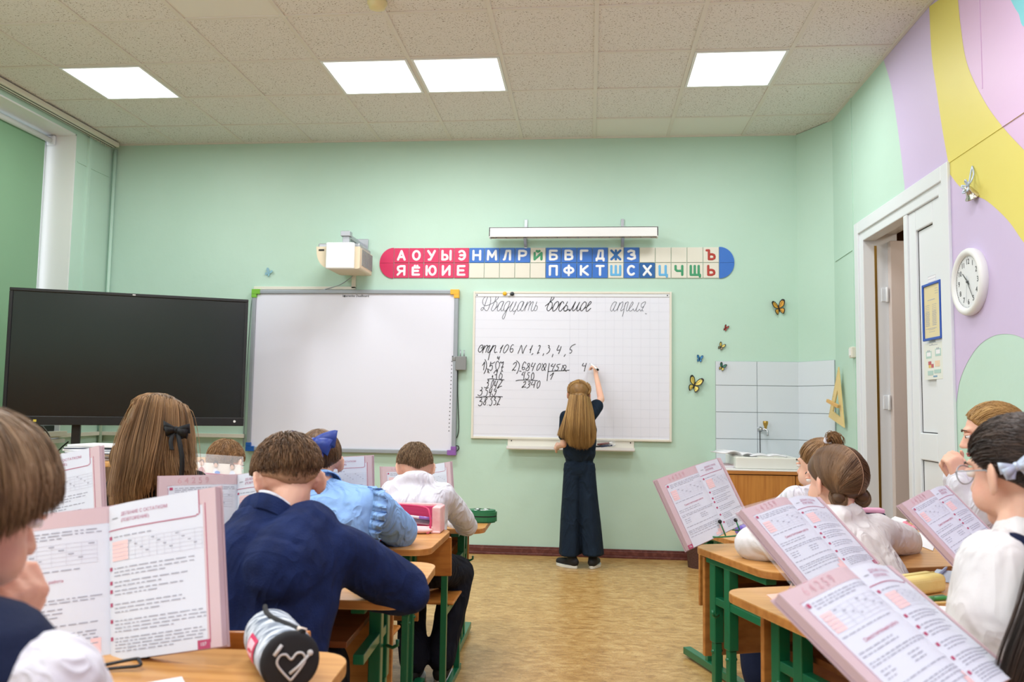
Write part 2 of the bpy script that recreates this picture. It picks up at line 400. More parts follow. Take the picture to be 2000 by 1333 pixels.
mural(yr + [(2.2,1.8),(2.2,CEIL-.005)], .0018, M['pink'])
cy = curve2([pil(1966,-20),pil(1978,5),pil(1990,25),pil(2010,45),(3.2,3.0),(3.0,2.95)])
mural([(y,min(z,CEIL-.005)) for y,z in cy]+[(2.7,CEIL-.005)], .003, M['cyan'])
struct('wall_right', mb)
# raised seams of the wall panels
mb = MB(); mb.mat(M['wall'])
for y in (5.886,): mb.box((XR-.006, y-.009, 0), (XR, y+.009, CEIL))
mb.beam((XR-.004, 6.3, 2.31), (XR-.004, 5.9, 2.32), .004, .008)
struct('trim_3', mb)
mb = MB(); mb.mat(M['yellow']); a = PX(1853,318,XR-.003); b = PX(2000,219,XR-.003); mb.beam(a, b+(b-a)*.0, .006, .007)
mb.mat(M['pink']); mb.beam(PX(1958,247,XR-.004), PX(2060,178,XR-.004), .006, .007)
mb.mat(M['pink']); mb.box((XR-.0045, PX(1918,100,XR).y, 2.72), (XR, PX(1918,100,XR).y+.006, CEIL)); struct('trim_4', mb)

# left wall with the window recess
WY0, WY1, WZ0, WZ1 = 4.2, 6.15, .85, 3.33
mb = MB(); mb.mat(M['wall'])
def leftwall(y0, y1, z0, z1): mb.box((XL-.30, y0, z0), (XL, y1, z1))
wins = [(WY0,WY1),(.2,2.4),(-2.8,-.6)]
leftwall(YR,YB,0,WZ0); leftwall(YR,YB,WZ1,CEIL+.02)
ys = [YR]+[v for w_ in sorted(wins) for v in w_]+[YB]
for k in range(0,len(ys),2): leftwall(ys[k],ys[k+1],WZ0,WZ1)
struct('wall_left', mb)
for k,(y0,y1) in enumerate(wins):
    mb = MB(); mb.mat(M['white'])                                   # white reveal boards, frame and sill
    t = .012
    mb.box((XL-.29,y1-t,WZ0),(XL+.004,y1,WZ1)); mb.box((XL-.29,y0,WZ0),(XL+.004,y0+t,WZ1)); mb.box((XL-.29,y0,WZ1-t),(XL+.004,y1,WZ1)); mb.box((XL-.29,y0,WZ0),(XL+.05,y1,WZ0+.03))
    tag(mb.build('trim_%d'%(5+k)), kind='structure')
    root = thing('window_%d'%(k+1), None, None, (XL-.29,(y0+y1)/2,WZ0)); root['kind'] = 'structure'
    f = MB(); f.mat(M['pvc']); x0, x1 = XL-.295, XL-.245
    for (a,b) in ((y0+t,y0+t+.06),(y1-t-.015,y1-t),((y0+y1)/2-.05,(y0+y1)/2+.05)): f.box((x0,a,WZ0+.03),(x1,b,WZ1-t))
    for (a,b) in ((WZ0+.03,WZ0+.10),(WZ1-t-.06,WZ1-t)): f.box((x0,y0+t,a),(x1,y1-t,b))
    f.build('window_frame', None, root, .004)
    g = MB(); g.mat(M['glass']); g.box((XL-.275,y0+.05,WZ0+.08),(XL-.269,y1-.02,WZ1-.05)); g.build('pane', None, root)
# cabinets along the rear wall, added out of view for the television's reflection
rc = thing('added_cabinet','brown cabinet added behind the camera for the television reflection','cabinet',(-1.5,YR+.25,0))
m_ = MB(); m_.mat(M['shelf']); m_.box((XL+.1,YR+.01,0),(1.2,YR+.45,1.75)); m_.build('carcass',None,rc,.004)
for k in range(9):
    m_ = MB(); m_.mat(M['shelf']); x_ = XL+.12+.58*k; m_.box((x_,YR+.45,.06),(x_+.565,YR+.468,1.72)); m_.build('door',None,rc,.003)
# green roller blind hung in the front window
rb = thing('roller_blind', 'green roller blind pulled down over the window at the left edge', 'blind', (XL-.19, 5.1, 3.27))
m_ = MB(); m_.mat(M['white']); m_.cyl((XL-.19,4.23,3.27),(XL-.19,6.10,3.27),.022,20); m_.build('roller_tube', None, rb)
m_ = MB(); m_.mat(M['pvc']); m_.box((XL-.22,6.10,3.235),(XL-.155,6.125,3.31)); m_.build('bracket', None, rb, .004)
m_ = MB(); m_.mat(M['blind']); m_.box((XL-.215,4.26,.98),(XL-.212,6.075,3.265)); m_.build('blind_fabric', None, rb)
m_ = MB(); m_.mat(M['white']); m_.box((XL-.222,4.26,.955),(XL-.205,6.075,.98)); m_.build('bottom_bar', None, rb)
# curtain rail under the ceiling
cr = thing('curtain_rail', 'white curtain rail running under the ceiling along the left wall', 'curtain rail', (XL+.05, 3, CEIL-.03))
m_ = MB(); m_.mat(M['cream']); m_.box((XL+.015,1.5,CEIL-.045),(XL+.095,6.60,CEIL-.008)); m_.build('rail', None, cr, .004)
m_ = MB(); m_.mat(M['black']); m_.box((XL+.032,1.5,CEIL-.0475),(XL+.040,6.59,CEIL-.044)); m_.box((XL+.066,1.5,CEIL-.0475),(XL+.074,6.59,CEIL-.044)); m_.build('channel', None, cr)
m_ = MB(); m_.mat(M['cream'])
for k in range(9): y = 6.28+.03*k; m_.tube([(XL+.036,y,CEIL-.047),(XL+.036,y+.004,CEIL-.062),(XL+.036,y+.010,CEIL-.055)], .0025, 6)
m_.build('curtain_hooks', None, cr)
# heating pipe, boxed strips and ledge in the left corner
mb = MB(); mb.mat(M['wall']); mb.tube([(XL+.03,YB-.03,.05),(XL+.03,YB-.03,CEIL-.05)], .014, 12)
mb.box((XL, 6.30, 0), (XL+.022, 6.335, CEIL-.06)); mb.box((XL, 6.18, CEIL-.30), (XL+.006, 6.62, CEIL-.29)); struct('trim_8', mb)
mb = MB(); mb.mat(M['cream']); z = .92
mb.box((XL+.0, 5.2, z-.03), (XL+.03, YB, z)); mb.box((XL, YB-.03, z-.03), (-2.86, YB, z)); mb.box((XL+.28, YB-.02, z), (XL+.30, YB, z+.22)); struct('trim_9', mb)
# brown baseboards
mb = MB(); mb.mat(M['base']); mb.box((XL,YB-.022,0),(1.64,YB,.055)); mb.box((XL,YB-.03,0),(1.64,YB,.018)); mb.box((XL,YB-.014,.05),(1.64,YB,.068)); struct('baseboard_back', mb, bevel=.003)
mb = MB(); mb.mat(M['base']); mb.box((XR-.02,YR,0),(XR,DY0-.1,.06)); mb.box((XR-.02,DY1+.1,0),(XR,6.34,.06)); struct('baseboard_right', mb, bevel=.003)

# doorway: casing, frame, closed leaf, open leaf, the small hall behind
mb = MB(); mb.mat(M['pvc']); c0, c1 = DY0-.075, DY1+.07; zt = DZ+.075
def lface(y0,y1,z0,z1,x0,x1): mb.box((x0,y0,z0),(x1,y1,z1))
lface(c0,DY0+.005,0,zt,XR-.018,XR); lface(DY1-.005,c1,0,zt,XR-.018,XR); lface(DY0+.005,DY1-.005,DZ-.005,zt,XR-.018,XR)
struct('trim_1', mb, bevel=.004)
mb = MB(); mb.mat(M['pvc'])                                         # door frame
lface(DY0,DY0+.07,0,DZ,XR-.005,XR+.08); lface(DY1-.07,DY1,0,DZ,XR-.005,XR+.22); lface(DY0,DY0+.02,0,DZ,XR+.08,XR+.22); lface(DY0,DY1,DZ-.02,DZ,XR+.08,XR+.22); lface(DY0+.07,DY1-.07,DZ-.065,DZ,XR-.005,XR+.08)
struct('trim_2', mb, bevel=.005)
def leaf(name, m, T, wdt, hgt, lock=True):
    """door leaf in local axes: x along its width, y through its thickness (front at y=0), z up"""
    root = thing(name, None, None, T @ Vector((0,0,0))); root['kind'] = 'structure'
    b = MB(); b.X = T; b.mat(m); d = .05; fr = .115
    mid = .40*hgt+.06
    b.box((0,0,0),(fr,d,hgt)); b.box((wdt-fr,0,0),(wdt,d,hgt)); b.box((fr,0,0),(wdt-fr,d,.14)); b.box((fr,0,hgt-.12),(wdt-fr,d,hgt)); b.box((fr,0,mid-.075),(wdt-fr,d,mid+.075))
    b.build('leaf_frame', None, root, .006)
    for (z0,z1) in ((.14,mid-.075),(mid+.075,hgt-.12)):
        b = MB(); b.X = T; b.mat(m); b.box((fr-.004,.016,z0-.004),(wdt-fr+.004,d-.016,z1+.004)); b.build('panel', None, root)
        b = MB(); b.X = T; b.mat(M['rubber']); e = .005
        for y in (.0145,): 
            b.box((fr,y,z0),(fr+e,y+.003,z1)); b.box((wdt-fr-e,y,z0),(wdt-fr,y+.003,z1)); b.box((fr,y,z0),(wdt-fr,y+.003,z0+e)); b.box((fr,y,z1-e),(wdt-fr,y+.003,z1))
        b.build('gasket', None, root)
    return root
T = Matrix.Translation((XR+.005, 4.915, .01)) @ Matrix.Rotation(-PI/2,4,'Z')       # x axis towards -Y, front towards -X
T = frame3((XR+.005, 4.925, .01), (0,-1,0), (1,0,0)); T = Matrix(((0,1,0,XR+.008),(-1,0,0,4.93),(0,0,1,.01),(0,0,0,1)))
d1 = leaf('door_1', M['pvc'], T, .46, DZ-.075)
b = MB(); b.X = T; b.mat(M['pvc']); b.box((-.035,-.012,0),(.02,.03,DZ-.075)); b.build('meeting_strip', None, d1, .006)
T2 = Matrix(((1,0,0,XR+.155),(0,1,0,5.63),(0,0,1,.01),(0,0,0,1)))
d2 = leaf('door_2', M['beigedoor'], T2, .70, DZ-.085)
for z in (.25, 1.25, 1.97):
    b = MB(); b.mat(M['pvc'])
    b.cyl((XR+.140,5.655,z-.05),(XR+.140,5.655,z+.05),.009,12); b.box((XR+.11,5.672,z-.045),(XR+.150,5.68,z+.045)); b.build('hinge', None, d2, .002)
b = MB(); b.mat(M['brass']); b.box((XR+.07,5.676,0.05),(XR+.085,5.682,DZ-.1)); b.build('strike_plate', None, d2)
mb = MB(); mb.mat(M['tan']); hx = XR+1.25
mb.box((hx,DY0-1.0,0),(hx+.05,YB,CEIL)); mb.box((XR+.22,YB-.02,0),(hx,YB,CEIL)); mb.box((XR+.22,DY0-1.0,0),(hx,DY0-.95,CEIL)); mb.box((XR+.22,DY0-1,2.6),(hx,YB,2.65)); struct('wall_hall', mb)
area('hall_lamp_light', (XR+.75, 5.0, 2.58), (0,0,0), .4, .4, 7, (1,.86,.7))

# ------------------------------------------------------------------ ceiling lamps and smoke detector
names = {(-6,0):'square ceiling lamp on the left, nearest the window wall',(-3,0):'square ceiling lamp, left one of the middle pair',(-2,0):'square ceiling lamp, right one of the middle pair',(1,0):'square ceiling lamp on the right, nearest the painted wall'}
m_diff = mat('lamp_diffuser', (246,252,255), .4, emit=2.1)
def lamp(ci, rj, label):
    x0, y1 = GX+.6*ci, GY+.6*rj; y0 = y1-.6
    r = thing('ceiling_lamp', label, 'ceiling lamp', (x0+.3, y0+.3, CEIL), 'square ceiling lamps')
    b = MB(); b.mat(M['white']); g = .014
    b.box((x0+g,y0+g,CEIL-.006),(x0+.03,y1-g,CEIL+.03)); b.box((x0+.57,y0+g,CEIL-.006),(x0+.6-g,y1-g,CEIL+.03))
    b.box((x0+.03,y0+g,CEIL-.006),(x0+.57,y0+.03,CEIL+.03)); b.box((x0+.03,y1-.03,CEIL-.006),(x0+.57,y1-g,CEIL+.03)); b.build('lamp_frame', None, r)
    b = MB(); b.mat(m_diff)                                         # rippled diffuser over four tubes
    n = 33; vs = []
    for i in range(n):
        u = i/(n-1); z = CEIL-.002-.004*abs(math.sin(u*4*PI))
        vs += [(x0+.03+.54*u, y0+.03, z),(x0+.03+.54*u, y1-.03, z)]
    b.add(vs, [(2*i,2*i+2,2*i+3,2*i+1)[::-1] for i in range(n-1)], True); b.build('diffuser', None, r)
    return r
for (ci,_) in LAMPS:
    for rj in LAMPROWS:
        if rj == 0: lamp(ci, rj, names[(ci,0)])
        else: lamp(ci, rj, 'square ceiling lamp in the %s row behind the front one, %s column' % ({-4:'first',-8:'second',-12:'third'}[rj], {-6:'window side',-3:'left middle',-2:'right middle',1:'door side'}[ci]))
p = PZ(737,4,CEIL); r = thing('smoke_detector', 'round yellowed smoke detector on the ceiling at the top edge', 'smoke detector', p)
b = MB(); b.mat(mat('yellowed_plastic',(226,214,160),.45)); T = Matrix.Translation(p) @ Matrix.Diagonal((1,1,-1,1))
b.lathe([(.055,0),(.055,.012),(.048,.02),(.045,.034),(.03,.042),(.0001,.044)], 28, T); b.build('detector_body', None, r)
b = MB(); b.mat(M['red']); b.ell(p+Vector((.02,-.03,-.034)), (.004,.004,.004)); b.build('led', None, r)
# ------------------------------------------------------------------ things on the back wall
YW = YB
def onwall(x, y, off=0): p = P(x, y, YW-off); return p
def wallT(p, off=0): return Matrix(((1,0,0,p[0]),(0,0,-1,YW-off),(0,1,0,p[2]),(0,0,0,1)))   # text frame: x right, y up, facing the room
# interactive board
bx0,bx1,bz0,bz1 = -2.828,-1.072,.786,2.134
r = thing('interactive_board', 'blank interactive whiteboard in a grey frame with coloured corner caps', 'interactive board', ((bx0+bx1)/2, YW, bz0))
def bframe(b, x0,x1,z0,z1,t,y0,y1):
    b.box((x0,y0,z0),(x0+t,y1,z1)); b.box((x1-t,y0,z0),(x1,y1,z1)); b.box((x0+t,y0,z0),(x1-t,y1,z0+t)); b.box((x0+t,y0,z1-t),(x1-t,y1,z1))
b = MB(); b.mat(M['greyframe']); bframe(b,bx0,bx1,bz0,bz1,.034,YW-.05,YW-.005); b.build('frame',None,r,.006)
b = MB(); b.mat(M['board']); b.box((bx0+.03,YW-.034,bz0+.03),(bx1-.03,YW-.008,bz1-.03)); b.build('writing_surface',None,r)
for (cx,cz,m) in ((bx0,bz1,mat('lime_plastic',(120,186,54),.4)),(bx1,bz1,mat('amber_plastic',(240,178,48),.4)),(bx1,bz0,mat('purple_plastic',(140,92,170),.4)),(bx0,bz0,mat('blue_plastic',(20,88,170),.4))):
    sx = 1 if cx == bx0 else -1; sz = 1 if cz == bz0 else -1
    b = MB(); b.mat(m); o = .004; L_ = .068
    b.box((cx-sx*o,YW-.056,cz-sz*o),(cx+sx*L_,YW-.004,cz+sz*.038)); b.box((cx-sx*o,YW-.056,cz+sz*.038),(cx+sx*.038,YW-.004,cz+sz*L_)); b.build('corner_cap',None,r,.003)
b = MB(); b.mat(M['ink']); text_into(b,'Interwrite DualBoard',.026,wallT((-1.94,0,2.083),.0345)); text_into(b,'Interwrite DualBoard',.026,wallT((-1.939,0,2.0835),.0346))
for k in range(19): 
    b.lathe([(.0045,0),(.0045,.0006)],10, wallT((-1.118-.0014*k*.5,0,1.545-.0315*k),.0345))
b.box((-2.04,YW-.0352,2.073),(-2.03,YW-.0342,2.09)); b.box((-1.118,YW-.0352,1.575),(-1.108,YW-.0342,1.59)); b.build('print',None,r)
# grid whiteboard with the lesson
wx0,wx1,wz0,wz1 = -.952,.660,.921,2.126
r = thing('whiteboard', 'white gridded whiteboard with handwritten date and sums, girl writing on it', 'whiteboard', ((wx0+wx1)/2, YW, wz0))
b = MB(); b.mat(M['cream']); bframe(b,wx0,wx1,wz0,wz1,.018,YW-.026,YW-.002); b.mat(M['pvc']); b.box((wx0+.018,YW-.022,wz1-.044),(wx1-.018,YW-.005,wz1-.018)); b.build('frame',None,r,.003)
b = MB(); b.mat(M['board2']); b.box((wx0+.015,YW-.016,wz0+.015),(wx1-.015,YW-.004,wz1-.04)); b.build('writing_surface',None,r)
b = MB(); b.mat(M['gridline']); y0 = YW-.0166
for k in range(1,11):
    x = -.157+.0715*k
    if x < wx1-.03: b.box((x-.0008,y0,wz0+.02),(x+.0008,y0+.001,wz1-.045))
b.box((-.158,y0,wz0+.02),(-.155,y0+.001,wz1-.045))
for k in range(16):
    z = wz0+.04+.0715*k
    if z < wz1-.05: b.box((wx0+.02,y0,z-.0008),(wx1-.02,y0+.001,z+.0008))
b.build('grid_lines',None,r)
for x in (wx0+.03,wx1-.035):
    b = MB(); b.mat(M['rubber']); b.cyl((x,YW-.024,wz1-.031),(x,YW-.020,wz1-.031),.005,12); b.build('screw',None,r)
# handwriting, traced stroke by stroke
HW = [
 ((930,570,15.385,0), """350,155 300,280 265,390 240,450 215,520 180,560 150,555 150,515 190,480 230,490 255,535 300,570 350,550 400,430 430,330 437,230 420,150 370,125 300,135 230,200 195,280 205,370 240,410 300,422 400,390 520,330 600,260 665,185 660,145 635,130 600,160 560,280 500,430 455,530 480,575 530,560 600,460 628,350 600,295 560,300
550,540 640,440 700,350 770,292 825,300 770,290 700,350 650,460 635,550 660,580 710,550 790,420 830,300 785,410 745,530 765,578 820,540 840,490
1020,300 960,290 890,350 850,430 830,540 850,582 900,560 980,420 1020,305 960,480 900,620 860,750 820,825 790,800 795,740 860,640 960,500 1020,440 1070,370 1115,295 1050,430 1005,550 1030,597 1080,560 1160,430 1210,295 1150,440 1100,550 1125,600 1190,560 1160,620 1130,690
1190,560 1240,500 1290,370 1360,295 1425,305 1360,295 1290,370 1240,480 1240,560 1270,582 1330,530 1420,380 1430,305 1380,430 1340,540 1370,580 1420,550 1470,460 1550,300 1500,430 1455,580
1475,500 1530,390 1600,310 1640,300 1600,430 1560,570
1590,460 1640,370 1690,310 1720,315 1680,430 1650,550 1680,580 1740,530 1780,430 1830,295 1780,430 1740,530 1770,575 1820,540 1840,460 1820,425 1780,435"""),
 ((1055,570,15.385,1), """150,435 270,340 390,230 415,180 390,140 350,170 300,290 230,430 205,530 245,578 310,530 360,430 360,340 330,315 290,320
310,530 380,470 420,400 450,350 520,295 555,330 540,430 480,530 410,585 375,560 390,460 430,390
480,530 540,450 600,360 660,300 700,320 705,360
650,305 590,430 560,530 590,590 640,560 740,440
825,300 770,410 710,520 725,580 780,580 820,510 820,430 770,420
740,580 800,565 860,530 880,545 865,575 910,560 980,450 1065,300 1010,430 975,540 990,580 1060,530 1130,420 1190,310 1130,440 1100,550 1125,580 1180,540 1250,400 1330,310 1380,330 1375,420 1310,520 1250,578 1210,550 1220,480
1310,520 1370,480 1440,430 1530,340 1515,295 1470,340 1400,470 1380,570 1410,592 1460,560 1525,495"""),
 ((1170,570,15.385,0), """530,320 460,310 390,390 345,520 360,580 400,570 480,430 530,320 470,450 435,540 460,583 510,560 560,500 630,325 590,430 545,580
570,500 620,390 690,315 720,320 700,430 655,540 665,580 740,520
800,325 760,480 740,600 700,750
760,450 800,360 850,310 880,330 840,460 820,560 845,583 900,530 1000,400 1025,330 1000,310 960,370 900,520 920,580 980,570 1030,515 1045,570 1080,575 1140,470 1200,320 1150,450 1115,550 1145,595 1220,530 1240,575 1280,560 1400,325 1340,320 1280,370 1265,450 1300,475 1350,430
1330,470 1295,540 1310,580 1335,570
1385,650 1410,672 1435,660"""),
 ((925,665,19.04,1), """270,295 320,270 345,210 310,175 240,220 180,340 185,410 230,445 290,400 350,300 410,190 360,320 330,480
350,380 440,230 510,190 530,215 490,330 450,460
480,330 560,220 610,200 560,330 525,430 555,468 600,410 670,300 735,180 680,300 620,430 580,580 545,740
640,400 740,230 810,195 820,240 780,370 780,450 810,465 850,430
870,446 885,450
990,320 1050,250 1100,175 1030,320 980,470
1260,155 1180,230 1110,390 1120,465 1170,460 1260,340 1305,220 1260,155
1495,185 1450,165 1390,240 1355,350 1370,430 1410,455 1460,400 1465,330 1430,310 1375,335
905,595 885,675 940,650
968,595 945,680 925,740
320,940 370,880 410,800 395,930 370,1110
420,710 470,820 480,980 440,1140 380,1250
505,1040 540,1140 580,1230
560,1060 520,1210
640,800 625,890 600,985 650,920 695,960 695,1050 640,1130 590,1090
645,865 710,860 795,805
900,780 840,830 820,960 850,1095 900,1080 960,960 960,850 900,780
985,850 1020,800 1050,850 1110,800 1080,950 1040,1100
1020,1000 1115,995"""),
 ((1000,665,15.385,1), """175,405 230,270 285,150 300,260 320,400 370,270 445,145
530,290 570,250 620,145 570,270 545,385
635,390 590,440
800,180 830,155 850,180 810,290 760,405 795,375 825,375
955,395 925,465
1080,160 1115,160 1120,200 1100,225 1140,260 1110,350 1035,412
1235,415 1205,505
1415,150 1350,300 1430,290
1480,185 1440,310 1395,410
1605,420 1560,495
1910,115 1850,140 1780,185 1740,285 1790,290 1795,340 1755,390 1725,375"""),
 ((995,700,15.385,1), """115,190 170,130 210,140 190,230 80,375 120,345 150,370 190,350
205,75 280,140 300,230 270,360 215,470
295,390 360,395
500,160 460,110 410,180 380,310 410,350 450,330 455,280 410,275 385,300
590,150 545,180 560,240 600,280 570,360 510,375 500,330 560,270 605,200 590,150
705,135 650,240 710,250
780,145 720,280 685,390
920,155 860,210 815,340 840,365 900,310 945,210 920,155
1090,160 1040,190 970,320 990,370 1040,340 1100,230 1090,160
985,155 1080,380
1200,150 1160,400 1130,685
1310,165 1250,240 1320,245
1385,165 1320,290 1280,390
1530,180 1440,200 1430,260 1475,270 1450,350 1400,370 1360,345
1680,205 1620,230 1565,340 1590,378 1650,340 1705,260 1680,205
1595,210 1640,300 1710,405
1165,405 1400,385 1640,375 1800,360
430,405 370,500 420,500
475,395 440,520 430,650
615,430 560,440 550,500 585,520 570,600 510,645 485,600
710,430 665,500 655,620 680,655 730,590 735,480 710,430
190,685 300,660 600,660 850,680
420,740 470,700 490,720 470,780 370,885 430,865 500,875
560,720 610,700 625,740 570,790 610,810 580,870 515,905
700,700 650,795 760,790
780,695 750,800 730,890
890,680 840,760 830,880 850,905 910,820 920,710 890,680
1220,530 1270,490 1330,435 1290,530 1240,645"""),
 ((925,695,12.12,1), """475,420 525,350 545,375 570,345 545,450 540,560
500,455 555,450
690,385 670,350 640,410 610,480 605,540 630,560 670,520 675,450 640,420
435,510 455,465 450,530
325,560 450,550 540,565 725,572
330,590 360,580 350,620 320,645 350,660 340,720 290,765 250,745
465,570 430,640 410,740 430,755 480,620 465,570
520,590 490,710 540,690
575,595 540,680 520,770
650,590 680,575 670,610 560,775 610,740 670,720
180,755 205,760 190,810 155,830 200,840 190,910 140,950 95,925
195,952 202,958
355,755 300,785 290,820 330,840 310,930 260,980 240,950
400,765 370,880 430,850
440,775 410,870 385,960
530,800 500,790 490,830 520,850 540,810 520,890 470,965 435,900
50,985 250,980 450,970 690,975
150,1000 190,990 185,1040 145,1085 200,1090 190,1160 145,1190 110,1165
310,990 280,1020 270,1080 290,1100 270,1165 235,1150 250,1100 320,1020 310,990
320,1170 330,1175
450,985 405,1030 430,1060 435,1120 400,1185 365,1160
490,990 520,1000 490,1050 525,1070 520,1150 470,1165
590,990 630,985 620,1030 550,1175 580,1150 620,1165"""),
 ((1120,700,22.21,1), """440,215 385,330 520,330
560,215 510,400 470,575
720,230 722,250"""),
]
for (ox,oy,sc,heavy), txt in HW:
    b = MB(); b.mat(M['ink'] if heavy else M['inklight'])
    for ln in txt.split('\n'):
        pts = []
        for t in ln.split():
            x,y = map(float,t.split(',')); p = onwall(ox+x/sc, oy+y/sc, .0163); pts.append(p)
        b.tube(catmull(pts,4) if len(pts)>2 else pts, .0031 if heavy else .0022, 5)
    b.build('handwriting',None,r)
for (x,y,m,l) in ((986,574,mat('yellow_magnet',(240,186,40),.35),'yellow'),(1000.5,574.6,mat('dark_magnet',(48,54,60),.3),'black')):
    p = onwall(x,y,.022); t_ = thing('magnet', 'round %s magnet on the top rail of the gridded whiteboard'%l, 'magnet', p); b = MB(); b.mat(m)
    b.lathe([(.013,0),(.0165,.004),(.0165,.010),(.012,.015),(.0001,.0165)],20,wallT(p,.0225)); b.build('magnet_cap',None,t_)
p = onwall(994,577,.022); t_ = thing('magnet','small white magnet between the yellow and the black one','magnet',p); b = MB(); b.mat(M['white']); b.lathe([(.010,0),(.012,.004),(.010,.008),(.0001,.009)],20,wallT(p,.0225)); b.build('magnet_cap',None,t_)
# pen tray
r = thing('pen_tray', 'white aluminium pen tray below the gridded whiteboard', 'pen tray', (-.14,YW,.85))
b = MB(); b.mat(M['cream']); b.box((-.651,YW-.016,.862),(.363,YW-.001,.925)); b.build('back_plate',None,r,.002)
b = MB(); b.mat(M['white']); b.X = Matrix.Identity(4)
b.prism([(-.016,.862),(-.075,.853),(-.088,.858),(-.094,.872),(-.094,.850),(-.088,.842),(-.016,.850)],-.652,.364,Matrix(((0,0,1,0),(1,0,0,YW),(0,1,0,0),(0,0,0,1)))); b.build('tray',None,r,.001)
for x in (-.62,.335):
    b = MB(); b.mat(M['rubber']); b.cyl((x,YW-.019,.908),(x,YW-.015,.908),.005,10); b.build('screw',None,r)
r = thing('marker_bag', 'clear plastic bag of whiteboard markers lying on the pen tray', 'bag', (.11,YW-.05,.86))
rnd = random.Random(3)
b = MB(); b.mat(M['clear'])
vs=[];n=14
for j in range(7):
    for i in range(n):
        u=i/(n-1);v=j/6; vs.append((-.0+.02+.19*u, YW-.03-.045*math.sin(v*PI)-.012*rnd.random(), .868+.06*v*(1-.35*abs(u-.5))+.014*rnd.random()))
b.add(vs,[(j*n+i,j*n+i+1,(j+1)*n+i+1,(j+1)*n+i) for j in range(6) for i in range(n-1)],True); b.build('bag_film',None,r)
for k,(c,dx,dz) in enumerate((((40,44,50),.0,.0),((90,94,96),.03,.012),((50,60,90),.05,.004),((120,50,50),.02,.02))):
    q = thing('whiteboard_marker','%s marker lying in the clear bag on the tray'%['black','grey','blue','dull red'][k],'marker',(.05+dx,YW-.05,.87+dz),'markers in the clear bag')
    b = MB(); b.mat(mat('marker_%d'%k,c,.4)); b.cyl((.05+dx,YW-.05-.006*k,.873+dz),(.15+dx*.8,YW-.055,.885+dz),.0075,12); b.build('barrel',None,q)
    b = MB(); b.mat(M['white']); b.cyl((.15+dx*.8,YW-.055,.885+dz),(.175+dx*.8,YW-.056,.888+dz),.008,12); b.build('marker_cap',None,q)
# wall mounted lamp above the whiteboard
r = thing('board_lamp', 'long white wall lamp with louvres above the letter strip', 'wall lamp', (-.14,YW,2.6))
x0,x1 = -.836,.56; zt_,zb_ = 2.662,2.585
ybk, yfr = YW-.10, YW-.185
zt_ = P(955,444,yfr).z; zb_ = P(955,463,yfr).z; x0 = P(955,444,yfr).x; x1 = P(1286,447,yfr).x
b = MB(); b.mat(M['white']); b.box((x0,yfr,zb_),(x1,yfr+.012,zt_)); b.box((x0,ybk-.012,zb_-.0),(x1,ybk,zt_)); b.box((x0,yfr,zt_-.01),(x1,ybk,zt_)); b.box((x0,yfr,zb_-.004),(x0+.012,ybk,zt_)); b.box((x1-.012,yfr,zb_-.004),(x1,ybk,zt_)); b.build('housing',None,r,.003)
for k in range(16):
    b = MB(); x = x0+.05+(x1-x0-.1)*k/15; b.mat(M['alu']); b.box((x-.0015,yfr+.012,zb_),(x+.0015,ybk-.012,zb_+.03)); b.build('louvre',None,r)
b = MB(); b.mat(M['ceramic']); b.cyl((x0+.03,YW-.142,zt_-.035),(x1-.03,YW-.142,zt_-.035),.013,14); b.build('tube',None,r)
for xx in (1027,1216):
    b = MB(); b.mat(M['alu']); xa = P(xx,440,YW-.03).x; b.box((xa-.012,YW-.012,zb_-.06),(xa+.012,YW-.001,zt_+.10)); b.beam((xa,YW-.01,zt_+.03),(xa,ybk-.01,zt_+.005),.022,.01); b.beam((xa,YW-.01,zb_-.05),(xa,ybk-.03,zb_+.004),.022,.008); b.build('bracket',None,r,.001)
# letter strip
XS = [-1.631+.1297*k for k in range(22)]
sx0 = onwall(770,500).x; sx1 = onwall(1404,500).x; cw = (sx1-sx0)/21
zt0, zm0, zb0 = onwall(1088,484).z, onwall(1088,514).z, onwall(1088,544).z
top = [('А','r'),('О','r'),('У','r'),('Ы','r'),('Э','r'),('Н','b'),('М','b'),('Л','b'),('Р','b'),('Й','g'),('Б','b'),('В','b'),('Г','b'),('Д','b'),('Ж','cb'),('З','b'),('','c'),('','c'),('','c'),('','c'),('Ъ','cr')]
bot = [('Я','r'),('Ё','r'),('Ю','r'),('И','r'),('Е','r'),('','c'),('','c'),('','c'),('','c'),('','c'),('П','b'),('Ф','b'),('К','b'),('Т','b'),('Ш','cl'),('С','b'),('Х','d'),('Ц','cl'),('Ч','g'),('Щ','g'),('Ь','cr')]
colr = {'r':(M['red'],M['letterw'],'red tile with a white letter'),'b':(M['bluecard'],M['letterw'],'blue tile with a white letter'),'d':(M['darkbluecard'],M['letterw'],'darker blue tile with a white letter'),'c':(M['cream'],None,'blank cream tile'),'g':(M['cream'],M['letterg'],'cream tile with a green letter'),'cb':(M['cream'],M['letterb'],'cream tile with a blue letter'),'cl':(M['cream'],M['letterlb'],'cream tile with a sky-blue letter'),'cr':(M['cream'],M['letterr'],'cream tile with a red letter')}
gr_ = [(.5+.5*math.cos(2*PI*k/16), .5+.5*math.sin(2*PI*k/16)) for k in range(17)]
gc_ = [(.5+.5*math.cos(math.radians(a)), .5+.5*math.sin(math.radians(a))) for a in range(48,313,22)]
gb_ = [(0,0),(.6,0),(.95,.10),(1,.28),(.9,.46),(.6,.55),(0,.55)]
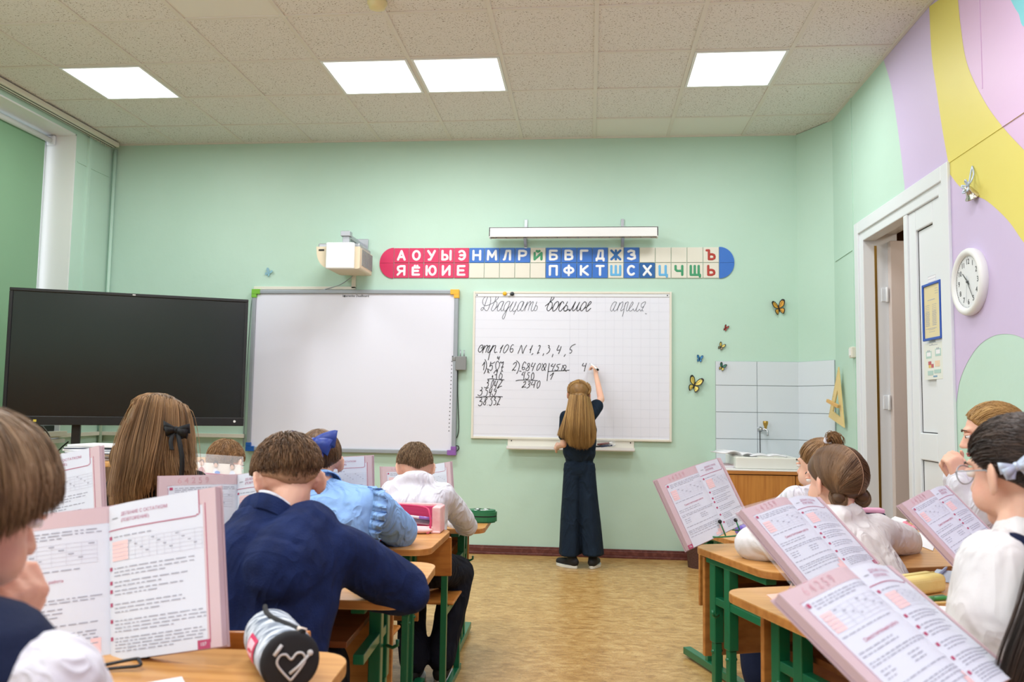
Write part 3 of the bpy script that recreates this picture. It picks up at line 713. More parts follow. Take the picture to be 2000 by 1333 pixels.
GL = {'А':[[(0,0),(.5,1),(1,0)],[(.2,.3),(.8,.3)]],'О':[gr_],'У':[[(0,1),(.52,.42)],[(1,1),(.35,0),(.12,0)]],'Ы':[[(0,1)]+[(x*.62,y) for x,y in gb_],[(1,0),(1,1)]],
 'Э':[[(1-x,y) for x,y in gc_],[(.3,.5),(1,.5)]],'Н':[[(0,0),(0,1)],[(1,0),(1,1)],[(0,.5),(1,.5)]],'М':[[(0,0),(.05,1),(.5,.3),(.95,1),(1,0)]],'Л':[[(0,0),(.12,.05),(.4,1),(.9,1),(.9,0)]],
 'Р':[[(0,0),(0,1),(.6,1),(.95,.9),(1,.72),(.9,.52),(.6,.43),(0,.43)]],'Й':[[(0,.85),(0,0),(1,.85),(1,0)],[(.3,1.12),(.5,1.02),(.7,1.12)]],'Б':[[(.95,1),(0,1)]+gb_],
 'В':[[(0,.55),(0,1),(.6,1),(.88,.9),(.88,.65),(.6,.55)],[(0,.55)]+gb_],'Г':[[(0,0),(0,1),(.9,1)]],'Д':[[(0,-.12),(0,.08),(1,.08),(1,-.12)],[(.15,.08),(.35,1),(.85,1),(.85,.08)]],
 'Ж':[[(.5,0),(.5,1)],[(0,0),(.5,.5),(1,1)],[(0,1),(.5,.5),(1,0)]],'З':[[(.05,.88),(.4,1),(.85,.9),(.85,.62),(.45,.53),(.95,.42),(.98,.15),(.5,0),(0,.12)]],'Ъ':[[(-.12,1),(.2,1)]+[(.2+x*.8,y) for x,y in gb_]],
 'Я':[[(1,0),(1,1),(.4,1),(.05,.9),(0,.72),(.1,.52),(.4,.43),(1,.43)],[(.5,.43),(0,0)]],'Ё':[[(.95,0),(0,0),(0,.95),(.95,.95)],[(0,.5),(.8,.5)],[(.3,1.2),(.31,1.2)],[(.68,1.2),(.69,1.2)]],
 'Ю':[[(0,0),(0,1)],[(0,.5),(.3,.5)],[(.3+.7*x,y) for x,y in gr_]],'И':[[(0,1),(0,0),(1,1),(1,0)]],'Е':[[(.95,0),(0,0),(0,1),(.95,1)],[(0,.5),(.8,.5)]],'П':[[(0,0),(0,1),(1,1),(1,0)]],
 'Ф':[[(.5,-.05),(.5,1.05)],[(x*1.1-.05,.2+.62*y) for x,y in gr_]],'К':[[(0,0),(0,1)],[(.95,1),(.15,.5),(1,0)]],'Т':[[(0,1),(1,1)],[(.5,1),(.5,0)]],'Ш':[[(0,1),(0,0),(1,0),(1,1)],[(.5,0),(.5,1)]],
 'С':[gc_],'Х':[[(0,0),(1,1)],[(0,1),(1,0)]],'Ц':[[(0,1),(0,0),(.85,0),(.85,1)],[(.85,0),(1.02,0),(1.02,-.2)]],'Ч':[[(0,1),(0,.6),(.2,.45),(.95,.45)],[(.95,1),(.95,0)]],
 'Щ':[[(0,1),(0,0),(.92,0),(.92,1)],[(.46,0),(.46,1)],[(.92,0),(1.06,0),(1.06,-.2)]],'Ь':[[(.1,1)]+[(.1+x*.85,y) for x,y in gb_]]}
def glyph(b, ch, c):
    """chunky raised letter made of flattened rounded strokes"""
    w_ = {'Ж':.072,'Ю':.076,'М':.068,'Ш':.072,'Щ':.068,'Ы':.068,'Ф':.066}.get(ch,.056); h_ = .072; old = b.X
    if ch in 'ЁЙ': h_ = .062
    b.X = wallT((c[0]-w_/2,0,c[1]-h_/2-(.004 if ch in 'ЁЙ' else 0)),.010) @ Matrix.Diagonal((1,1,.22,1))
    for st in GL[ch]:
        for (p_,q_) in zip(st,st[1:]): b.cap2((p_[0]*w_,p_[1]*h_,0),.0098,(q_[0]*w_,q_[1]*h_,0),.0098,12)
    b.X = old
RU = dict(zip('АОУЫЭНМЛРЙБВГДЖЗЪЯЁЮИЕПФКТШСХЦЧЩЬ','a o u yery backwards-e en em el er short-i be ve ge de zhe ze hard-sign ya yo yu i ye pe ef ka te sha es kha tse che shcha soft-sign'.split()))
for row,(lst,za,zc) in enumerate(((top,zm0,zt0),(bot,zb0,zm0))):
    for k,(ch,cd) in enumerate(lst):
        m,lm,lb = colr[cd]; x0 = sx0+cw*k; g = .0022
        other = (bot if row == 0 else top)[k][0]
        if ch: label = '%s, Cyrillic %s, in the %s row'%(lb, RU[ch], ('upper','lower')[row])
        elif other: label = 'blank cream tile %s the Cyrillic letter %s in the strip'%(('above','below')[row], RU[other])
        else: label = 'blank cream tile below the green short-i tile'
        t_ = thing('letter_tile', label, 'letter tile', (x0+cw/2,YW-.006,(za+zc)/2), 'tiles of the alphabet strip')
        pass
        b = MB(); b.mat(m); b.box((x0+g,YW-.010,za+g),(x0+cw-g,YW-.001,zc-g)); b.build('tile_plate',None,t_,.002)
        if ch:
            b = MB(); b.mat(lm); glyph(b, ch, (x0+cw/2, (za+zc)/2))
            b.build('letter',None,t_)
for side,xc,m,nm in ((-1,sx0,M['red'],'red'),(1,sx1,M['bluecard'],'blue')):
    for row,(za,zc) in enumerate(((zm0,zt0),(zb0,zm0))):
        R_ = (zt0-zb0)/2; pts = [(0,0)]
        for k in range(15):
            a = PI/2*k/14; pts.append((side*R_*math.cos(a)*.93, (R_*math.sin(a))*(1 if row == 0 else -1)))
        pts = [(xc+p_[0]+side*.002, zm0+p_[1]+(.001 if row == 0 else -.001)) for p_ in pts]
        if (side == 1) == (row == 0): pass
        else: pts = pts[::-1]
        t_ = thing('end_tile', 'rounded %s end tile of the letter strip, %s quarter'%(nm,('upper','lower')[row]), 'letter tile', (xc,YW-.006,zm0), 'tiles of the alphabet strip')
        b = MB(); b.mat(m); b.prism(pts, .001, .010, Matrix(((1,0,0,0),(0,0,-1,YW),(0,1,0,0),(0,0,0,1)))); b.build('tile_plate',None,t_)
# projector
pr = thing('projector', 'cream short-throw projector with white square lid above the blank board', 'projector', (-1.98,YW,2.35))
yp = 6.22
def pp(x,y,Y=yp): return P(x,y,Y)
a = pp(617,482); c = pp(700,523)
px0, px1 = pp(617,500).x, pp(703,500).x; pz1, pz0 = pp(640,482).z, pp(640,524).z
# body: profile in XZ seen from the room, swept towards the wall
prof = [(px0,pz1)]; 
for k in range(9): t = k/8*PI/2; prof.append((px0+.004+.10*(1-math.cos(t))*1.0, pz1-.03-(pz1-.03-pz0)*math.sin(t)))
prof += [(px1-.02,pz0-.005)]
prof += [(px1+.0,pz0+.0),(px1+.0,pz1)]
b = MB(); b.mat(mat('projector_cream',(222,208,180),.4)); b.prism(prof, yp, YW-.10, Matrix(((1,0,0,0),(0,0,1,0),(0,1,0,0),(0,0,0,1)))); b.build('projector_body',None,pr,.01,seg=3)
b = MB(); b.mat(M['alu']); b.box((px0+.01,yp+.02,pz1-.004),(px1-.01,YW-.11,pz1+.03)); b.build('top_cover',None,pr,.008)
q0, q1 = pp(636,473,yp-.05), pp(690,525,yp-.05)
b = MB(); b.mat(M['white']); b.box((q0.x,yp-.045,q1.z),(q1.x,yp-.012,q0.z)); b.build('lid',None,pr,.012,seg=3)
b = MB(); b.mat(M['black']); u0 = pp(622.5,487); b.box((u0.x,yp-.004,u0.z-.014),(u0.x+.045,yp+.002,u0.z)); b.build('ir_window',None,pr,.004)
b = MB(); b.mat(mat('vent_grey',(128,134,136),.5))
for k in range(9): b.box((px1-.002,yp+.06+.035*k,pz0+.03),(px1+.004,yp+.078+.035*k,pz1-.01))
b.build('vent',None,pr)
b = MB(); b.mat(M['alu']); h0 = pp(667,450,yp+.02); h1 = pp(683,460,yp+.02)
b.box((h0.x,yp+.0,pz1+.085),(h0.x+.075,yp+.07,pz1+.125)); b.box((h0.x+.01,yp+.02,pz1+.03),(h0.x+.065,yp+.055,pz1+.09)); b.box((h0.x+.02,yp+.05,pz1+.08),(h0.x+.055,YW-.02,pz1+.115)); b.box((h0.x-.02,YW-.02,pz1-.02),(h0.x+.10,YW-.002,pz1+.15)); b.build('wall_arm',None,pr,.003)
tr = thing('cable_duct', 'white plastic cable duct running from the projector down to the board', 'cable duct', (-1.97,YW,2.2))
b = MB(); b.mat(M['cream']); b.box((-1.985,YW-.018,2.15),(-1.950,YW-.001,2.33)); b.box((-2.83,YW-.018,2.14),(-1.950,YW-.001,2.165)); b.build('duct',None,tr,.002)
cb = thing('projector_cable', 'thin grey cable hanging from the projector to the cable duct', 'cable', (-2.0,YW,2.2))
b = MB(); b.mat(M['greyframe']); b.tube(catmull([P(695,528,6.5),P(688,540,6.6),P(665,556,YW-.02),P(640,564,YW-.022),P(622,569,YW-.022)],6),.0035,8); b.build('cable',None,cb)
# plug box to the right of the blank board
pb = thing('receiver_box', 'small grey receiver box clipped to the right edge of the blank board', 'receiver', P(903,707,YW))
b = MB(); b.mat(mat('box_grey',(132,134,134),.45)); a0 = onwall(892,697); a1 = onwall(912,724); b.box((a0.x,YW-.06,a1.z),(a1.x,YW-.02,a0.z)); b.box((a0.x-.03,YW-.056,a0.z-.035),(a0.x,YW-.045,a0.z-.005)); b.build('box',None,pb,.004)
for x in (901,908):
    b = MB(); b.mat(M['alu']); q = onwall(x,685); b.tube([(q.x,YW-.04,a0.z-.01),(q.x,YW-.04,q.z)],.005,8); b.build('antenna',None,pb)
cb = thing('board_cable', 'thin black cable running down the right side of the blank board', 'cable', P(893,800,YW))
b = MB(); b.mat(M['rubber']); b.tube(catmull([onwall(894,724,.03),onwall(894,770,.01),onwall(896,830,.01),onwall(894,850,.01),onwall(890,859,.012),onwall(889,866,.02)],5),.0035,6)
b.tube(catmull([onwall(890,871,.02),onwall(895,872,.01),onwall(896,877,.01),onwall(892,882,.01)],5),.0035,6); b.build('cable',None,cb)
# ------------------------------------------------------------------ television on its stand
tv = thing('television', 'large black flat-screen television on a black stand in the left corner', 'television', (-3.1,5.6,0))
TL = P(18,557,5.30); TR = P(487,589,5.95); BL = P(3,830,5.30); BR = P(474,833,5.95)
o_ = (TL+BL)/2; ex = ((TR+BR)/2-o_); ex.z = 0; W_ = ex.length; ex.normalize()
H_ = ((TL-BL).length+(TR-BR).length)/2; zc = (TL.z+TR.z+BL.z+BR.z)/4
ny = Vector((0,0,1)).cross(ex)                                      # points away from the room
T = Matrix(((ex.x,ny.x,0,o_.x),(ex.y,ny.y,0,o_.y),(0,0,1,zc-H_/2),(0,0,0,1)))
def bx(m, a, c, name, bevel=0, mtx=T, parent=tv): b = MB(); b.X = mtx; b.mat(m); b.box(a,c); return b.build(name,None,parent,bevel)
bz = .022; lo = .062
b = MB(); b.X = T; b.mat(M['black']); b.box((0,0,0),(W_,.06,lo)); b.box((0,0,H_-bz),(W_,.06,H_)); b.box((0,0,lo),(bz,.06,H_-bz)); b.box((W_-bz,0,lo),(W_,.06,H_-bz)); b.build('bezel',None,tv,.004)
bx(M['screen'],(bz,.012,lo),(W_-bz,.03,H_-bz),'screen')
bx(M['black'],(.03,.06,.08),(W_-.03,.085,H_-.08),'rear_cover',.01)
b = MB(); b.X = T; b.mat(M['white'])
for x in (W_*.50, W_-.066): b.cyl((x,-.002,.034),(x,.001,.034),.009,16)
b.box((W_*.5-.01,-.001,H_-.014),(W_*.5+.01,.001,H_-.007)); b.build('logo_marks',None,tv)
b = MB(); b.X = T; b.mat(M['letterw']); 
for k,x in enumerate((.12,.15,.165)): b.box((x,-.001,.026),(x+.012,.001,.032))
b.mat(mat('port_yellow',(220,200,70),.5)); b.box((.192,-.001,.022),(.212,.001,.038)); b.build('ports',None,tv)
px_ = P(145,835,5.5); sx_ = (px_-o_).dot(ex)
b = MB(); b.X = T; b.mat(M['black']); zl = -(zc-H_/2)
b.box((sx_-.028,.085,zl+.08),(sx_+.028,.13,H_*.6)); b.box((W_-sx_-.028,.085,zl+.08),(W_-sx_+.028,.13,H_*.6)); b.box((sx_-.1,.05,zl+.05),(W_-sx_+.1,.15,zl+.10))
for x in (sx_,W_-sx_): b.box((x-.035,-.22,zl+.05),(x+.035,.40,zl+.09)); 
b.build('stand',None,tv,.005)
for x in (sx_,W_-sx_):
    for y in (-.19,.37):
        b = MB(); b.X = T; b.mat(M['rubber']); b.cyl((x-.015,y,zl+.03),(x+.015,y,zl+.03),.03,16); b.build('caster',None,tv)
# shelf with a set-top box behind the television
sh = thing('wall_shelf', 'small cream shelf on the left wall below the television', 'shelf', P(60,850,6.0))
a0 = P(52,841,6.1); a1 = P(128,852,6.1)
b = MB(); b.mat(M['cream']); b.box((XL,5.75,a1.z),(a1.x,6.12,a0.z)); b.build('board',None,sh,.002)
b = MB(); b.mat(M['wall']); b.box((XL,5.9,a1.z-.35),(a1.x-.22,5.93,a1.z)); b.build('bracket',None,sh)
sb = thing('set_top_box', 'flat black box lying on the cream shelf under the television', 'device', (a0.x+.2,5.95,a0.z))
b = MB(); b.mat(M['black']); b.box((a0.x+.02,5.80,a0.z),(a1.x-.06,6.05,a0.z+.045)); b.build('case',None,sb,.004)
cb = thing('television_cable', 'dark cable looping down below the left side of the television', 'cable', P(88,880,5.6))
b = MB(); b.mat(M['greyframe']); b.tube(catmull([P(82,832,5.55),P(92,845,5.6),P(99,862,5.62),P(98,890,5.62),P(92,905,5.64),P(88,960,5.7)],6),.006,8)
b.mat(M['rubber']); b.tube(catmull([P(134,863,5.75),P(118,877,5.72),P(112,890,5.7),P(112,960,5.7)],6),.005,8); b.tube(catmull([P(60,834,5.5),P(78,832,5.52),P(95,850,5.6),P(101,868,5.65)],5),.004,6); b.build('cable',None,cb)
cb = thing('wall_cable', 'thin grey cable from the lime corner of the blank board down towards the television', 'cable', onwall(490,590))
b = MB(); b.mat(M['alu']); b.tube(catmull([onwall(499,575,.01),onwall(491,590,.008),onwall(487,640,.008),onwall(483,700,.008),onwall(478,800,.008),onwall(475,873,.008)],5),.003,6); b.build('cable',None,cb)
# ------------------------------------------------------------------ sink corner
mb = MB(); gx0,gx1 = 1.005,1.652; zt3 = 1.569; zrow = [1.569,1.243,.905,.56]
zz = [P(1400,706,YB).z, P(1400,753,YB).z, P(1400,805,YB).z, P(1400,857,YB).z, P(1400,910,YB).z]
mb.mat(M['grout']); mb.box((gx0,YB-.006,zz[4]),(gx1,YB,zz[0]))
def ch(t): return (CH0[0]+(CH1[0]-CH0[0])*t, CH0[1]+(CH1[1]-CH0[1])*t)
nd = Vector((CH1[0]-CH0[0], CH1[1]-CH0[1],0)); cl = nd.length; nd.normalize(); nn = Vector((nd.y,-nd.x,0)); nn = nn if nn.y < 0 else -nn
TT = Matrix(((nd.x,-nn.x,0,CH0[0]),(nd.y,-nn.y,0,CH0[1]),(0,0,1,0),(0,0,0,1)))
mb.X = TT; mb.box((0,-.006,zz[4]),(cl-.004,0,zz[0])); mb.X = Matrix()
mb.mat(M['tile']); xs3 = [gx0, P(1478,740,YB).x, gx1]
for r_ in range(4):
    for k in range(2): mb.box((xs3[k]+.002,YB-.012,zz[r_+1]+.002),(xs3[k+1]-.002,YB-.005,zz[r_]-.002))
    mb.X = TT; mb.box((.006,-.012,zz[r_+1]+.002),(cl-.006,-.005,zz[r_]-.002)); mb.X = Matrix()
struct('trim_10', mb, bevel=.0015)
cbn = thing('sink_cabinet', 'orange-brown wooden sink cabinet with white top in the right corner', 'cabinet', (1.33,6.3,0))
cz = .735; cx0,cx1,cy0,cy1 = 1.0,1.64,6.05,6.60
cz = P(1413,917,cy0).z; cx0 = P(1413,917,cy0).x; cx1 = cx0+.62; cy1 = 6.655
b = MB(); b.mat(M['cab']); b.box((cx0+.01,cy0+.02,.06),(cx0+.03,cy1,cz-.03)); b.box((cx1-.03,cy0+.02,.06),(cx1-.01,cy1,cz-.03)); b.box((cx0+.03,cy1-.02,.06),(cx1-.03,cy1,cz-.03)); b.box((cx0+.03,cy0+.02,.06),(cx1-.03,cy1,.08)); b.box((cx0+.01,cy0+.03,.0),(cx1-.01,cy0+.05,.06)); b.build('carcass',None,cbn,.002)
b = MB(); b.mat(M['wooddark']); b.box((cx0-.005,cy0-.005,cz-.032),(cx1+.005,cy1,cz-.008)); b.mat(M['white']); b.box((cx0-.005,cy0-.005,cz-.008),(cx1+.005,cy1,cz)); b.build('worktop',None,cbn,.002)
for (xa,xb,hx_) in ((cx0+.015,cx0+.50,cx0+.035),(cx0+.505,cx1-.012,cx0+.53)):
    b = MB(); b.mat(M['cab']); b.box((xa,cy0+.002,.07),(xb,cy0+.02,cz-.038)); d_ = b.build('door',None,cbn,.002)
    b = MB(); b.mat(M['brass']); hz = cz-.10; b.mat(mat('dark_bronze',(96,50,34),.35,.5)); b.tube(catmull([(hx_,cy0+.002,hz),(hx_,cy0-.02,hz-.012),(hx_,cy0-.022,hz-.07),(hx_,cy0+.002,hz-.09)],5),.006,8); b.build('handle',None,d_)
sk = thing('sink_basin', 'shallow white ceramic basin set on the sink cabinet', 'sink', (cx0+.33,6.3,cz))
b = MB(); b.mat(M['ceramic']); s0,s1,t0,t1 = P(1436,905,6.15).x, P(1560,905,6.15).x, 6.12, 6.58; h = P(1440,893,6.12).z
b.box((s0,t0,cz),(s1,t0+.03,h)); b.box((s0,t1-.03,cz),(s1,t1,h)); b.box((s0,t0+.03,cz),(s0+.03,t1-.03,h)); b.box((s1-.03,t0+.03,cz),(s1,t1-.03,h)); b.box((s0+.03,t0+.03,cz),(s1-.03,t1-.03,cz+.02)); b.build('basin',None,sk,.012,seg=3)
b = MB(); b.mat(M['chrome']); b.cyl(((s0+s1)/2,6.35,cz+.02),((s0+s1)/2,6.35,cz+.024),.02,20); b.build('drain',None,sk)
fc = thing('faucet', 'small chrome wall tap with a brass-coloured knob on the white tiles', 'tap', P(1485,845,YB))
f0 = P(1484,839,YB-.012)
b = MB(); b.mat(M['chrome']); b.lathe([(.022,0),(.022,.004),(.014,.008),(.012,.05),(.0001,.052)],20,wallT(f0,.012)); b.cyl((f0.x+.01,YB-.05,f0.z),(f0.x+.032,YB-.075,f0.z+.002),.011,16); b.tube(catmull([(f0.x+.03,YB-.072,f0.z+.004),(f0.x+.042,YB-.085,f0.z-.01),(f0.x+.044,YB-.088,f0.z-.035),(f0.x+.044,YB-.088,f0.z-.05)],5),.009,12); b.build('tap_body',None,fc)
b = MB(); b.mat(M['brass']); b.lathe([(.010,.0),(.011,.015),(.019,.035),(.021,.055),(.018,.060),(.0001,.061)],16,Matrix.Translation((f0.x+.032,YB-.072,f0.z+.006))); b.build('knob',None,fc)
b = MB(); b.mat(M['rubber']); b.tube([(f0.x,YB-.014,f0.z-.02),(f0.x+.001,YB-.014,cz+.09)],.003,6); b.build('pipe',None,fc)
# papers and open book on the basin
def loosebook(name,label,c,rz,w_,d_,t_h,m,group=None,cat='book',open_=False):
    r_ = thing(name,label,cat,c,group); R_ = Matrix.Translation(Vector(c)) @ Matrix.Rotation(rz,4,'Z')
    b = MB(); b.X = R_; b.mat(m); b.box((-w_/2,-d_/2,0),(w_/2,d_/2,.0015)); b.box((-w_/2,-d_/2,t_h-.0015),(w_/2,d_/2,t_h)); b.box((-w_/2,-d_/2,0),(-w_/2+.002,d_/2,t_h)); b.build('cover',None,r_)
    b = MB(); b.X = R_; b.mat(M['paper']); b.box((-w_/2+.003,-d_/2+.003,.0015),(w_/2-.003,d_/2-.003,t_h-.0015)); b.build('page_block',None,r_)
    return r_
loosebook('textbook','pink-edged textbook lying at the left end of the sink cabinet',(cx0+.075,6.33,cz),.2,.17,.24,.018,M['lead'])
def pages(name,label,c,rz,w_,d_,lift=.03,tilt=0):
    """open book or exercise book lying face up, pages arching from the spine"""
    r_ = thing(name,label,'book',c); R_ = Matrix.Translation(Vector(c)) @ Matrix.Rotation(rz,4,'Z') @ Matrix.Rotation(tilt,4,'Y')
    for s_ in (-1,1):
        b = MB(); b.X = R_; b.mat(M['paper']); vs=[]; n=10
        for i in range(n):
            u=i/(n-1); z=lift*math.sin(min(1,u*1.15)*PI)**.8*(1-u*.4)+.008
            vs += [(s_*w_*u,-d_/2,z),(s_*w_*u,d_/2,z)]
        vs += [(x,y,max(0,z-.010*(1-0))) for x,y,z in vs]
        N_=2*n; fs=[(2*i,2*i+2,2*i+3,2*i+1) for i in range(n-1)]+[(N_+2*i+1,N_+2*i+3,N_+2*i+2,N_+2*i) for i in range(n-1)]
        fs+=[(2*i,N_+2*i,N_+2*i+2,2*i+2) for i in range(n-1)]+[(2*i+1,2*i+3,N_+2*i+3,N_+2*i+1) for i in range(n-1)]+[(2*n-2,N_+2*n-2,N_+2*n-1,2*n-1)]
        b.add(vs,fs,True); b.build('page_side',None,r_)
    b = MB(); b.X = R_; b.mat(M['print'])
    for s_ in (-1,1):
        for k in range(7):
            u0,u1 = (.15,.85); 
            for j in range(5):
                ua = u0+(u1-u0)*j/5; ub = ua+(u1-u0)/5*.8; za = lift*math.sin(min(1,ua*1.15)*PI)**.8*(1-ua*.4)+.0095; zb_2 = lift*math.sin(min(1,ub*1.15)*PI)**.8*(1-ub*.4)+.0095; y=-d_/2+d_*(.12+.11*k)
                b.add([(s_*w_*ua,y,za),(s_*w_*ub,y,zb_2),(s_*w_*ub,y+.003,zb_2),(s_*w_*ua,y+.003,za)],[(0,1,2,3)])
    b.build('print',None,r_); return r_
pages('open_book','open book lying across the left rim of the sink basin',(s0+.03,6.33,h),.35,.15,.20,.03,.12)
pages('exercise_book','open white exercise book lying on the sink basin',(s0+.26,6.30,h),-.1,.13,.19,.012,.0)
wb = thing('waste_bin','dark brown waste bin standing on the floor beside the sink cabinet','bin',(cx0-.12,6.45,0))
b = MB(); b.mat(mat('brown_wicker',(82,52,44),.7,bump=(80,.6))); q = P(1346,1100,6.4); 
b.lathe([(.085,0),(.105,.25),(.11,.26),(.10,.26),(.08,.01),(.0001,.01)],24,Matrix.Translation((P(1366,1100,6.4).x,6.4,0)),cap=False); b.build('bin_body',None,wb)
# wooden set square leaning on the wall
ss = thing('set_square','large wooden classroom set square with a cross handle beside the tiles','set square',(1.8,6.2,1.1))
ta,tb_,tc_ = P(1637,717,6.16), P(1648,836,6.06), P(1618,815,6.32)
def inset(a,b_,c,t): g=(a+b_+c)/3; return [p+(g-p)*t for p in (a,b_,c)]
n_ = (tb_-ta).cross(tc_-ta).normalized(); n_ = n_ if n_.y < 0 else -n_
b = MB(); b.mat(mat('pale_wood',(226,200,136),.5))
ins = inset(ta,tb_,tc_,.0); Q = [ta,tb_,tc_]; I = [ta+(tb_-ta)*.42+(tc_-ta)*.0, 0, 0]
g_ = (ta+tb_+tc_)/3; I = [ta+((tb_+tc_)/2-ta)*.42, tb_+((ta*.45+tc_*.55)-tb_)*.30, tc_+((ta*.45+tb_*.55)-tc_)*.34]
vs = Q+I+[p-n_*.010 for p in Q]+[p-n_*.010 for p in I]
fs = [(0,1,4,3),(1,2,5,4),(2,0,3,5)]; fs += [tuple(i+6 for i in f[::-1]) for f in fs]; fs += [(0,6,7,1),(1,7,8,2),(2,8,6,0),(3,4,10,9),(4,5,11,10),(5,3,9,11)]
b.add(vs,fs); b.build('plate',None,ss,.001)
b = MB(); b.mat(mat('handle_wood',(214,170,104),.5)); b.beam(P(1619,783,6.22)+n_*.012, P(1641,795,6.10)+n_*.012,.02,.024); b.build('handle',None,ss,.003)
b = MB(); b.mat(M['ink'])
for k in range(26):
    t = .08+.86*k/26; p_ = ta+(tc_-ta)*t+n_*.0006; dirn = ((tb_-tc_).normalized())*(.016 if k%5==0 else .009); b.beam(p_,p_+dirn,.0012,.0006,n_)
b.build('scale_marks',None,ss)
# light switch with its duct
sw = thing('light_switch','cream light switch on the mint wall left of the doorway','switch',(XR,5.89,1.6))
a0 = PX(1664,680,XR-.02); 
b = MB(); b.mat(M['cream']); b.box((XR-.032,5.862,1.558),(XR-.001,5.925,1.635)); b.build('switch_box',None,sw,.006)
b = MB(); b.mat(M['white']); b.box((XR-.038,5.875,1.572),(XR-.03,5.912,1.622)); b.build('rocker',None,sw,.003)
# ------------------------------------------------------------------ things on the painted wall
bl_ = thing('bell','small silver bell hanging by a ribbon on the yellow part of the wall','bell',(XR-.03,4.11,2.3))
p0 = PX(1899,325,XR-.006); p1 = PX(1894,372,XR-.035)
b = MB(); b.mat(M['silver']); b.tube(catmull([p0,PX(1896,338,XR-.012),PX(1894,352,XR-.02),p1+Vector((0,0,.03))],5),.004,6); b.tube(catmull([p0,PX(1902,338,XR-.012),PX(1899,350,XR-.02),p1+Vector((0,0,.03))],5),.004,6)
for a_ in range(5):
    t = a_*2*PI/5; c_ = p1+Vector((-.005,0,.018)); b.tube(catmull([c_,c_+Vector((-.01,.03*math.cos(t),.026*math.sin(t))),c_+Vector((-.015,.04*math.cos(t+.5),.03*math.sin(t+.5))),c_],4),.0045,6)
b.build('ribbon',None,bl_)
b = MB(); b.mat(mat('bell_silver',(208,200,186),.2,.95)); tilt = Matrix.Translation(p1+Vector((-.01,0,.012))) @ Matrix.Rotation(math.radians(-38),4,'Y') @ Matrix.Rotation(math.radians(14),4,'X')
b.lathe([(.004,.008),(.012,.004),(.018,-.006),(.021,-.022),(.026,-.038),(.038,-.050),(.038,-.053),(.034,-.05),(.022,-.038),(.017,-.02),(.0001,-.004)],28,tilt,cap=False); b.build('bell_cup',None,bl_)
b = MB(); b.mat(M['brass']); b.X = tilt; b.tube([(0,0,-.006),(.004,0,-.045)],.002,6); b.ell((.004,0,-.048),(.008,.008,.008)); b.build('clapper',None,bl_)
# wall clock: time ten to five-ish as in the picture, 10:24
ck = thing('wall_clock','round white wall clock with black numerals on the lilac wall by the door','clock',(XR,4.16,1.83))
cc = PX(1892,551,XR-.02); rad = .163
CT = Matrix(((0,0,-1,XR),(-1,0,0,cc.y),(0,1,0,cc.z),(0,0,0,1)))     # x right (towards -Y), y up, z out into the room
b = MB(); b.mat(M['white']); b.lathe([(rad*.98,0),(rad,.008),(rad,.026),(rad*.965,.036),(rad*.88,.040),(rad*.80,.034),(rad*.775,.024)],64,CT,cap=False); b.lathe([(rad*.98,0),(.0001,0)],64,CT,cap=False); b.build('case',None,ck)
b = MB(); b.mat(mat('clock_face',(226,230,232),.5)); b.lathe([(rad*.785,.022),(.0001,.0222)],64,CT,cap=False); b.build('dial',None,ck)
b = MB(); b.mat(M['ink'])
for k in range(60):
    t = 2*PI*k/60; q = CT @ Vector((0,0,.0228)); r1,r0 = rad*.765, rad*(.735 if k%5 else .72)
    b.beam(CT @ Vector((r0*math.sin(t),r0*math.cos(t),.0228)), CT @ Vector((r1*math.sin(t),r1*math.cos(t),.0228)), .0009 if k%5 else .0018,.0004,(1,0,0))
for k in range(1,13):
    t = 2*PI*k/12; text_into(b,str(k),.037,CT @ Matrix.Translation((rad*.60*math.sin(t),rad*.60*math.cos(t),.023)),extrude=.0003)
b.build('numerals',None,ck)
def hand(ang,l,w_,z,m,nm,back=.02):
    b = MB(); b.mat(m); s_,c_ = math.sin(ang),math.cos(ang)
    b.X = CT @ Matrix.Rotation(-ang,4,'Z'); b.prism([(-w_,-back),(w_,-back),(w_*.6,l),(-w_*.6,l)],z,z+.001); b.build(nm,None,ck)
hand(math.radians(312),.068,.0032,.0255,M['ink'],'hour_hand'); hand(math.radians(146),.098,.0022,.0272,M['ink'],'minute_hand'); hand(math.radians(186),.10,.0008,.029,M['greyframe'],'second_hand',.03)
b = MB(); b.mat(M['ink']); b.lathe([(.006,.0235),(.006,.031),(.0001,.031)],16,CT); b.build('hub',None,ck)
b = MB(); b.mat(mat('clear_glass_disc',(250,252,252),.05,alpha=.06)); b.lathe([(rad*.80,.0335),(rad*.4,.0358),(.0001,.0365)],48,CT,cap=False); b.build('glass_cover',None,ck)
# framed notice and sheets on the closed door leaf
XD = XR+.008
def doorT(px,py,off): q = PX(px,py,XD-off); return q
fn = thing('framed_notice','blue-framed cream timetable notice hung on the white door leaf','notice',doorT(1821,608,.01))
a0 = doorT(1801.5,556,.008); a1 = doorT(1840,666,.008); top0 = doorT(1801.5,556,.008); 
y0,y1 = sorted((a0.y,a1.y)); z1 = (doorT(1801.5,556,0).z+doorT(1838,550,0).z)/2; z0 = (doorT(1805,667,0).z+doorT(1840,663,0).z)/2
mfb = mat('frame_blue',(38,84,180),.4); t = .014
b = MB(); b.mat(mfb); b.box((XD-.014,y0,z0),(XD-.001,y0+t,z1)); b.box((XD-.014,y1-t,z0),(XD-.001,y1,z1)); b.box((XD-.014,y0+t,z0),(XD-.001,y1-t,z0+t)); b.box((XD-.014,y0+t,z1-t),(XD-.001,y1-t,z1)); b.build('frame',None,fn,.003)
b = MB(); b.mat(mat('cream_paper',(222,210,166),.6)); b.box((XD-.006,y0+t-.002,z0+t-.002),(XD-.002,y1-t+.002,z1-t+.002)); b.build('sheet',None,fn)
rnd = random.Random(5)
